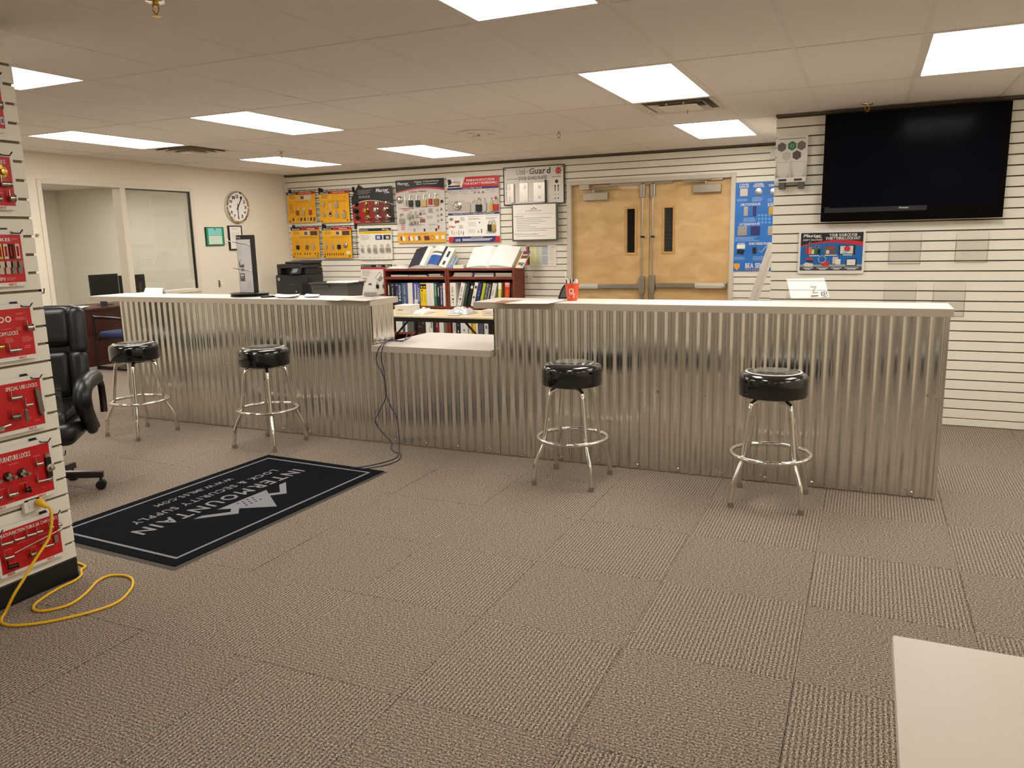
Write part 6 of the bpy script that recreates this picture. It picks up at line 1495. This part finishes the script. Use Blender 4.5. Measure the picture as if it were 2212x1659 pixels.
crumple('clear_bag', mat('clear_film', (206, 204, 206), rough=.2, coat=.3), onT(942, 683).x, onT(998, 683).x, 7.2, 7.46, TZ, .085, 'crumpled grey plastic bag on the folding table', 'plastic bag', 12)
sheet([(966, 682), (994, 682.5), (990, 680), (972, 679.5)], TZ + .001, 'white sheet at the front edge of the folding table', curl=.02)

# ================================================================== PRINTER STAND, PRINTER, BIN
t = thing('printer_table', 'white table under the printer in the back corner', 'table', (-6.5, 8.45, 0))
b = MB(); b.box(XL + .015, -5.85, 8.0, 8.86, .822, .848); b.build('tabletop', WHITEP, t, bevel=.003)
for xx in (XL + .07, -5.92):
    for yy in (8.07, 8.80): b = MB(); b.box(xx - .02, xx + .02, yy - .02, yy + .02, .001, .821); b.build('leg', STEEL, t)
PY0, PY1, PZ = 8.12, 8.58, .848
px0 = onY(596, 610, PY0).x; px1 = onY(651, 610, PY0).x; px0 = max(px0, XL + .03)
PRB = mat('printer_black', (36, 35, 37), rough=.42); PRD = mat('printer_dark', (18, 17, 18), rough=.35)
t = thing('printer', 'black multifunction printer in the corner under the yellow boards', 'printer', ((px0 + px1) / 2, 8.35, PZ))
b = MB(); b.box(px0, px1, PY0, PY1, PZ + .001, PZ + .275); b.build('body', PRB, t, bevel=.012)
b = MB(); b.box(px0 + .02, px1 - .004, PY0 + .10, PY1, PZ + .276, PZ + .355); b.build('output_bay', PRD, t, bevel=.01)
b = MB(); b.box(px0 + .015, px0 + .07, PY0 + .02, PY1 - .02, PZ + .276, PZ + .36); b.build('bay_pillar', PRB, t, bevel=.01)
b = MB(); b.box(px0 + .012, px1 - .002, PY0 + .015, PY1 - .01, PZ + .358, PZ + .415); b.build('scanner', PRB, t, bevel=.016)
b = MB(); b.box(px0 + .12, px1 + .02, PY0 + .06, PY1 - .03, PZ + .416, PZ + .445); b.build('document_feeder', PRB, t, bevel=.01)
b = MB(); b.prism([(px1 - .16, PY0 - .03, PZ + .285), (px1 - .01, PY0 - .03, PZ + .285), (px1 + .005, PY0 + .01, PZ + .37), (px1 - .145, PY0 + .01, PZ + .37)], (0, .03, 0)); cp = b.build('control_panel', PRB, t, bevel=.004)
b = MB(); b.prism([(px1 - .125, PY0 - .032, PZ + .305), (px1 - .045, PY0 - .032, PZ + .305), (px1 - .037, PY0 + .003, PZ + .355), (px1 - .117, PY0 + .003, PZ + .355)], (0, .002, 0)); b.build('touch_screen', P(120, 122, 126, rough=.2), cp)
bd = Board((px0, PY0 - .0005, PZ), (1, 0, 0), (0, 0, 1), (0, -1, 0), px1 - px0, .275); bd.disc(.13, .20, .020, P(206, 204, 200), .0012); bd.disc(.13, .20, .010, P(120, 118, 116), .0016); bd.lines(.58, .46, .74, .475, 1, GY, rag=0); bd.rect(.02, .64, .98, .646, PRD); bd.disc(.78, .78, .009, P(226, 222, 214), .0012); bd.finish(t, 'front_marks')
b = MB(); b.box(px1 + .001, px1 + .004, PY0 + .14, PY0 + .24, PZ + .15, PZ + .24); b.build('side_door', PRD, t)
x0, x1 = onY(672, 625, 8.12).x, onY(752, 625, 8.12).x
t = thing('storage_bin', 'dark grey plastic bin with papers beside the printer', 'bin', ((x0 + x1) / 2, 8.3, .848))
GB = mat('bin_grey', (84, 80, 78), rough=.5); z0, z1 = .849, 1.022; o_ = .03
def frust(x0, x1, y0, y1, zz): return [Vector((x0, y0, zz)), Vector((x1, y0, zz)), Vector((x1, y1, zz)), Vector((x0, y1, zz))]
lo_, hi_ = frust(x0 + .02, x1 - .02, 8.14, 8.44, z0), frust(x0 - .005, x1 + .005, 8.11, 8.47, z1); li, hi2 = frust(x0 + .026, x1 - .026, 8.146, 8.434, z0 + .006), frust(x0 + .001, x1 - .001, 8.116, 8.464, z1)
b = MB(); b.add(lo_ + hi_ + li + hi2, [(3, 2, 1, 0)] + [(j, (j + 1) % 4, 4 + (j + 1) % 4, 4 + j) for j in range(4)] + [(8, 9, 10, 11)] + [(8 + (j + 1) % 4, 8 + j, 12 + j, 12 + (j + 1) % 4) for j in range(4)] + [(4 + j, 4 + (j + 1) % 4, 12 + (j + 1) % 4, 12 + j) for j in range(4)]); b.build('tub', GB, t)
b = MB()
for (a0, a1, c0, c1) in ((x0 - .02, x1 + .02, 8.095, 8.109), (x0 - .02, x1 + .02, 8.471, 8.485), (x0 - .02, x0 - .006, 8.109, 8.471), (x1 + .006, x1 + .02, 8.109, 8.471)): b.box(a0, a1, c0, c1, z1 - .012, z1 + .003)
b.build('rim', GB, t); b = MB(); b.box(x0 + .03, x0 + .30, 8.092, 8.118, z1 - .055, z1 - .022); b.build('label_recess', mat('bin_recess', (66, 63, 61), rough=.5), t)
for k in range(3):
    b = MB(); b.prism([(x0 + .06 + .14 * k, 8.16 + .02 * k, z0 + .02), (x0 + .30 + .12 * k, 8.16 + .02 * k, z0 + .02), (x0 + .30 + .12 * k, 8.38 + .02 * k, z1 + .006 + .004 * k), (x0 + .06 + .14 * k, 8.38 + .02 * k, z1 + .004 + .004 * k)], (0, .004, .003)); tag(b.build('loose_paper', PAPER), 'loose white paper in the grey bin, %s' % ('left', 'middle', 'right')[k], 'paper', 'papers in the bin')

# ================================================================== THINGS ON THE COUNTERS
c = onZ(536, 640, CTZ1); c = Vector((c.x, 5.08, CTZ1))
t = thing('display_stand', 'tall black rotating display stand with white product card', 'display stand', tuple(c))
for z0, z1, r in ((.001, .012, .155), (.018, .030, .158)): b = MB(); b.lathe(c, [(r - .004, z0), (r, z0 + .003), (r, z1 - .002), (r - .004, z1)], 40); b.build('base_disc', BLACK, t, smooth=40)
b = MB(); b.cyl(c + Vector((0, 0, .012)), c + Vector((0, 0, .018)), .05, n=16); b.build('bearing', BLACK, t)
cw_, cd_, ch_ = .158, .05, .505
b = MB(); b.box(c.x - cw_ / 2, c.x + cw_ / 2, c.y - cd_ / 2, c.y + cd_ / 2, c.z + .0305, c.z + ch_); b.build('column', BLACK, t, bevel=.002)
bd = Board((c.x - cw_ / 2, c.y - cd_ / 2, c.z + .0305), (1, 0, 0), (0, 0, 1), (0, -1, 0), cw_, ch_ - .0305)
bd.rect(.03, .075, .95, .995, P(206, 202, 202)); bd.text('Master', .06, .025, .30, .045, WH, slant=.2); bd.text('Lock', .24, .045, .34, .058, WH)
bd.lines(.06, .14, .34, .155, 1, GY, rag=0); bd.lines(.06, .18, .36, .36, 7, P(170, 166, 164), fill=.3)
bd.lines(.08, .42, .32, .435, 1, DG, rag=0); bd.poly([(.08, .45), (.16, .45), (.17, .52), (.42, .50), (.42, .56), (.10, .56)], DG); bd.rect(.20, .58, .40, .62, DG); bd.rect(.08, .66, .42, .80, DG); bd.rect(.13, .68, .36, .71, LG, .001); bd.rect(.14, .73, .30, .74, LG, .001); bd.lines(.55, .80, .9, .92, 3, P(190, 188, 188), fill=.8)
bd.finish(t, 'product_card')
for tt in (.165, .615):
    q = bd.pt(.90, tt, .001); b = MB(); b.tube([q, q + Vector((-.004, -.03, .0)), q + Vector((-.03, -.10, .014)), q + Vector((-.045, -.17, .03)), q + Vector((-.05, -.19, .042))], .0035, 6); b.box(q.x - .012, q.x + .012, q.y - .004, q.y, q.z - .006, q.z + .018); b.build('hook_arm', CHROME, t, smooth=50)
# table tent card
a, e_ = onZ(310, 631, CTZ1), onZ(351, 631, CTZ1); yb_ = 5.2
t = thing('tent_card', 'small white tent card at the far left of the counter', 'card', ((a.x + e_.x) / 2, 5.17, CTZ1))
x0, x1 = onY(310, 631, 5.15).x, onY(351, 631, 5.15).x
b = MB(); b.prism([(x0, 5.145, CTZ1 + .001), (x1, 5.145, CTZ1 + .001), (x1 - .02, 5.175, CTZ1 + .055), (x0 + .0, 5.175, CTZ1 + .055)], (0, .002, 0)); b.build('front_panel', PAPER, t); b = MB(); b.prism([(x0, 5.209, CTZ1 + .001), (x1, 5.209, CTZ1 + .001), (x1 - .02, 5.178, CTZ1 + .054), (x0, 5.178, CTZ1 + .054)], (0, -.0015, 0)); b.build('back_panel', PAPER, t)
S1 = CTZ1 + .001
sheet([(592, 644), (641, 645), (649, 638), (600, 637)], S1, 'curled white brochure on the left counter nearest the stand', curl=.035)
sheet([(655, 642), (688, 642), (691, 637), (662, 635.5)], S1 + .004, 'white brochure with pale blue panel on the left counter', m_=P(206, 212, 232), curl=.012)
sheet([(698, 648.5), (732, 650), (748, 645.5), (716, 644)], S1, 'thin white leaflet in the middle of the left counter')
sheet([(738, 648.5), (790, 651), (815, 646.5), (764, 644.5)], S1, 'pale printed leaflet near the right end of the left counter', m_=P(220, 214, 206))
sheet([(766, 642.5), (804, 644.5), (822, 641), (790, 639)], S1, 'greyish leaflet at the back right of the left counter', m_=P(206, 200, 194))
b = MB(); p0 = onZ(563, 642, S1 + .006); p1 = onZ(596, 640, S1 + .006); b.tube([p0, p0 * .85 + p1 * .15, p0 * .15 + p1 * .85, p1], [.004, .009, .009, .003], 8); tag(b.build('marker_pen', BLACK, smooth=50), 'black marker lying beside the black display stand', 'pen')
x0, x1 = onY(790, 637, 5.16).x, onY(812, 637, 5.16).x; t = thing('card_holder', 'clear business card holder with grey cards on left counter', 'card holder', ((x0 + x1) / 2, 5.16, CTZ1))
b = MB(); b.box(x0, x1, 5.12, 5.19, S1, S1 + .006); b.box(x0, x1, 5.12, 5.124, S1 + .0061, S1 + .02); b.box(x0, x1, 5.186, 5.19, S1 + .0061, S1 + .045); b.build('tray', ACRYL, t); b = MB(); b.box(x0 + .006, x1 - .006, 5.13, 5.18, S1 + .0065, S1 + .035); b.build('cards', P(150, 146, 140), t)
# right counter: folder, sheet, cup, acrylic display
sheet([(1062, 656), (1120, 656), (1140, 649), (1085, 650)], S1, 'brown folder at the left end of the right counter', m_=P(168, 122, 92), name='paper_folder', cat='folder', thick=.004)
sheet([(1088, 656.5), (1182, 656.5), (1222, 649), (1130, 648.5)], S1 + .004, 'white sheet beside the orange cup on the right counter', m_=PAPER)
c = Vector((onY(1236, 640, 5.06).x, 5.06, S1))
t = thing('straw_cup', 'orange plastic cup with white logo full of wrapped straws', 'cup', tuple(c))
ORG = mat('orange_cup', (226, 76, 34), rough=.3)
b = MB(); b.lathe(c, [(.034, 0), (.0355, .004), (.048, .112), (.0495, .118), (.047, .118), (.034, .008), (.001, .006)], 32); b.build('cup', ORG, t, smooth=50)
dirc = Vector((CAM.x - c.x, CAM.y - c.y, 0)).normalized(); side = Vector((-dirc.y, dirc.x, 0))
def cup_pt(a, z):      # a: metres around the surface, seen from the viewer
    r = .0352 + (.048 - .0355) * z / .112; th = a / r; return c + (dirc * math.cos(th) + side * math.sin(th)) * (r + .0012) + Vector((0, 0, z))
b = MB()
def cup_strip(pts, w_):
    for i in range(len(pts) - 1):
        (a0, z0), (a1, z1) = pts[i], pts[i + 1]; d_ = Vector((a1 - a0, z1 - z0)).normalized(); nx, nz = -d_.y * w_ / 2, d_.x * w_ / 2
        b.quad(cup_pt(a0 - nx, z0 - nz), cup_pt(a1 - nx, z1 - nz), cup_pt(a1 + nx, z1 + nz), cup_pt(a0 + nx, z0 + nz))
ring_ = [(-.006 + .0125 * math.copysign(abs(math.cos(q)) ** .5, math.cos(q)), .067 + .0135 * math.copysign(abs(math.sin(q)) ** .5, math.sin(q))) for q in [2 * math.pi * k / 24 for k in range(25)]]
cup_strip(ring_, .0065); cup_strip([(.0065, .078), (.0065, .058), (.010, .0525)], .006)
V, Fc = text_geo('ALLEGION'); b.add([cup_pt(-.024 + .046 * x, .0415 + .008 * y) for x, y in V], Fc)
b.build('logo', P(240, 214, 196), t)
random.seed(3)
for k in range(26):
    a_ = random.uniform(0, 6.28); r = .036 * math.sqrt(random.random()); h_ = random.uniform(.132, .150)
    p = c + Vector((r * math.cos(a_), r * math.sin(a_), .02)); q = c + Vector((r * 1.15 * math.cos(a_), r * 1.15 * math.sin(a_), h_)); m = MB(); m.cyl(p, q, .0038, n=6)
    tag(m.build('straw', P(238, 234, 228) if k % 4 else BLACK), 'short wrapped straw standing in the orange cup', 'straw', 'straws in the orange cup')
m = MB(); m.cyl(c + Vector((-.02, 0, .03)), c + Vector((-.052, -.002, .198)), .0035, n=6); tag(m.build('straw', P(238, 230, 210)), 'tall tilted straw sticking out of the orange cup', 'straw')
# tilted black-edged panel behind the cup
p = onY(1211, 640, 5.19); t = thing('desk_sign', 'grey panel with thick black edge standing behind the orange cup', 'sign', (p.x + .05, 5.19, CTZ1))
x0 = onY(1207, 648, 5.19).x
b = MB(); prof = [(x0, S1), (x0 + .012, S1 + .035), (x0 + .03, S1 + .075), (x0 + .055, S1 + .10), (x0 + .09, S1 + .112)]
b.tube([(x, 5.19, z) for x, z in smoothpath([(x, 0, z) for x, z in prof], 4) and [(q.x, q.z) for q in smoothpath([(x, 0, z) for x, z in prof], 4)]], .006, 8); b.tube([(x0, 5.19, S1 + .005), (x0 + .12, 5.19, S1 + .005)], .005, 6); b.build('edge', BLACK, t, smooth=60)
b = MB(); b.prism([(x, 5.191, z) for x, z in prof] + [(x0 + .12, 5.191, S1 + .10), (x0 + .12, 5.191, S1 + .005)], (0, .004, 0)); b.build('panel', P(96, 92, 84), t)
# clear acrylic lectern-like display
nrm = Vector((.40, -.72, .565)).normalized(); uu = Vector((0, 0, 1)).cross(nrm).normalized() * 1; vv = nrm.cross(uu).normalized()
cc = onY(1745, 622, 5.08)
t = thing('acrylic_display', 'clear acrylic sloped display with letter decals on right counter', 'display', (cc.x, 5.08, CTZ1))
b = MB(); b.obox(cc, uu, vv, nrm, .24, .135, .004); b.build('sloped_panel', ACRYL, t)
lo_z = S1
q = [cc + uu * sx * .12 - vv * .0675 for sx in (-1, 1)]
for k, sx in enumerate((-1, 1)):
    top = cc + uu * sx * .118 + vv * .066 - nrm * .004; bot = cc + uu * sx * .118 - vv * .066 - nrm * .004
    m = MB(); m.prism([top, bot, Vector((bot.x, bot.y, lo_z)), Vector((top.x, top.y, lo_z))], uu * (-.003 * sx)); m.build('side_panel', ACRYL, t)
bd = Board(cc - uu * .12 - vv * .0675 + nrm * .0025, uu, vv, nrm, .24, .135)
bd.text('Z', .56, .42, .74, .80, P(150, 142, 132), h=.0005); bd.rect(.52, .90, .72, .96, BK, .0004); bd.text('KEY', .80, .72, .98, .98, BK, h=.0005); bd.finish(t, 'black_bar', 'decals')

# ================================================================== LEANING PANEL by the television wall corner
Yp = 7.25; top_ = onY(1667, 525, Yp); bot_ = onY(1624, 645, Yp); dd = (top_ - bot_).normalized(); foot = bot_ - dd * (bot_.z / dd.z); dd = (top_ - foot)
t = thing('leaning_panel', 'white edged clear panel leaning against the television wall corner', 'panel', (foot.x, Yp + .2, 0))
nn = Vector((0, 1, 0)).cross(dd).normalized(); L = dd.length; dn = dd.normalized()
b = MB(); b.obox(foot + dn * L / 2, dn, (0, 1, 0), nn, L - .012, .03, .045); b.build('front_rail', WHITEP, t, bevel=.003)
b = MB(); b.obox(foot + dn * L / 2 + Vector((0, .42, 0)), dn, (0, 1, 0), nn, L - .012, .03, .03); b.build('rear_rail', WHITEP, t, bevel=.003)
b = MB(); b.obox(foot + dn * L / 2 + Vector((0, .21, 0)), dn, (0, 1, 0), nn, L - .05, .385, .004); b.build('clear_sheet', ACRYL, t)

# ================================================================== OFFICE FURNITURE
DZt = .755; DX = -9.15
t = thing('office_desk', 'dark red brown desk inside the office', 'desk', (DX - .4, 7.4, 0))
b = MB(); b.box(DX - .80, DX + .015, 6.45, 8.45, DZt - .03, DZt); b.build('desktop', MAHOG, t, bevel=.004)
b = MB(); b.box(DX - .02, DX, 6.50, 8.40, .001, DZt - .031); b.build('front_panel', MAHOG, t)
for yy in (6.48, 8.40): b = MB(); b.box(DX - .78, DX - .021, yy, yy + .025, .001, DZt - .031); b.build('end_panel', MAHOG, t)
for k, (p0_, p1_) in enumerate((((196, 622), (252, 622)), ((280, 620), (315, 620)))):
    X_ = DX - .35; ya = onX(*p0_, X_).y; yb_ = onX(*p1_, X_).y; zt_ = onX(p0_[0], 594, X_).z
    if k == 0: yb_ = ya + .44
    else: ya = yb_ - .42
    t = thing('monitor', ('black computer monitor on the office desk, nearer the doorway', 'black computer monitor on the office desk, behind the glass')[k], 'monitor', (X_, (ya + yb_) / 2, DZt))
    b = MB(); b.box(X_ - .03, X_, ya, yb_, zt_ - .31, zt_); b.build('casing', BLACK, t, bevel=.006)
    b = MB(); b.box(X_ + .0002, X_ + .0015, ya + .015, yb_ - .015, zt_ - .29, zt_ - .018); b.build('screen', GLOSSB, t)
    b = MB(); b.box(X_ - .055, X_ - .031, (ya + yb_) / 2 - .03, (ya + yb_) / 2 + .03, DZt + .012, zt_ - .1); b.build('neck', BLACK, t); b = MB(); b.lathe((X_ - .04, (ya + yb_) / 2, DZt + .001), [(.11, 0), (.11, .006), (.04, .011)], 20); b.build('foot', BLACK, t, smooth=40)
def dsk(px, py): return onZ(px, py, DZt)
p = Vector((DX - .16, 6.80, DZt)); t = thing('paper_stack', 'white papers on the corner of the office desk', 'paper', tuple(p))
for k in range(4): b = MB(); b.obox(p + Vector((-.10 + .02 * k, .03 * k, .003 + .005 * k)), (math.cos(.2 * k), math.sin(.2 * k), 0), (-math.sin(.2 * k), math.cos(.2 * k), 0), (0, 0, 1), .21, .28, .004); b.build('sheet', PAPER, t)
p = Vector((DX - .10, onX(224, 660, DX - .10).y, DZt)); t = thing('pen_cup', 'dark blue pen cup on the office desk', 'cup', tuple(p))
b = MB(); b.lathe(p, [(.036, .001), (.038, .10), (.035, .10), (.033, .006), (.001, .005)], 20); b.build('cup', P(46, 50, 70), t, smooth=50)
for k in range(5): b = MB(); b.cyl(p + Vector((.012 * math.cos(k * 1.3), .012 * math.sin(k * 1.3), .01)), p + Vector((.034 * math.cos(k * 1.3), .034 * math.sin(k * 1.3), .155)), .004, n=6); tag(b.build('pen', P(200, 196, 190) if k % 2 else BLACK), 'pen standing in the dark blue cup in the office', 'pen', 'pens in the office cup')
for k in range(3):
    y_ = onX(238, 660, DX - .2).y; b = MB(); b.obox((DX - .13, y_ + .34 + .01 * k, DZt + .012 + .0225 * k), (1, 0, 0), (0, 1, 0), (0, 0, 1), .20, .30 - .02 * k, .022); tag(b.build('notebook', P(*((60, 56, 50), (206, 200, 180), (90, 84, 70))[k]), bevel=.002), ('dark notebook lowest on the office desk', 'cream notebook in the middle of the office desk pile', 'olive notebook topmost on the office desk pile')[k], 'notebook', 'notebooks on the office desk')
# guest chair with blue seat
t = thing('guest_chair', 'dark wood guest chair with blue seat in front of the office desk', 'chair', (-8.62, 7.02, 0), math.radians(0))
DW = mat('dark_wood_arm', (34, 16, 12))
for s in (-1, 1):
    pts = smoothpath([(-.26, s * .27, .025), (.24, s * .27, .025), (.25, s * .27, .05), (.25, s * .27, .60), (.21, s * .27, .655), (-.22, s * .27, .665), (-.27, s * .27, .63), (-.28, s * .27, .05), (-.26, s * .27, .025)], 3)
    b = MB(); b.tube(pts, .019, 8, closed=False); b.build('side_frame', DW, t, smooth=60, local=True)
b = MB(); b.box(-.25, -.22, -.252, .252, .36, .40); b.box(.2, .23, -.252, .252, .36, .40); b.build('cross_rail', DW, t, local=True)
BLUE = mat('blue_upholstery', (44, 54, 92), rough=.9, var=.15, scale=90)
cushion(t, 'seat', BLUE, (0, 0, .44), (.50, .49, .08), .03); cushion(t, 'backrest', BLUE, (.25, 0, .70), (.07, .46, .36), .03)
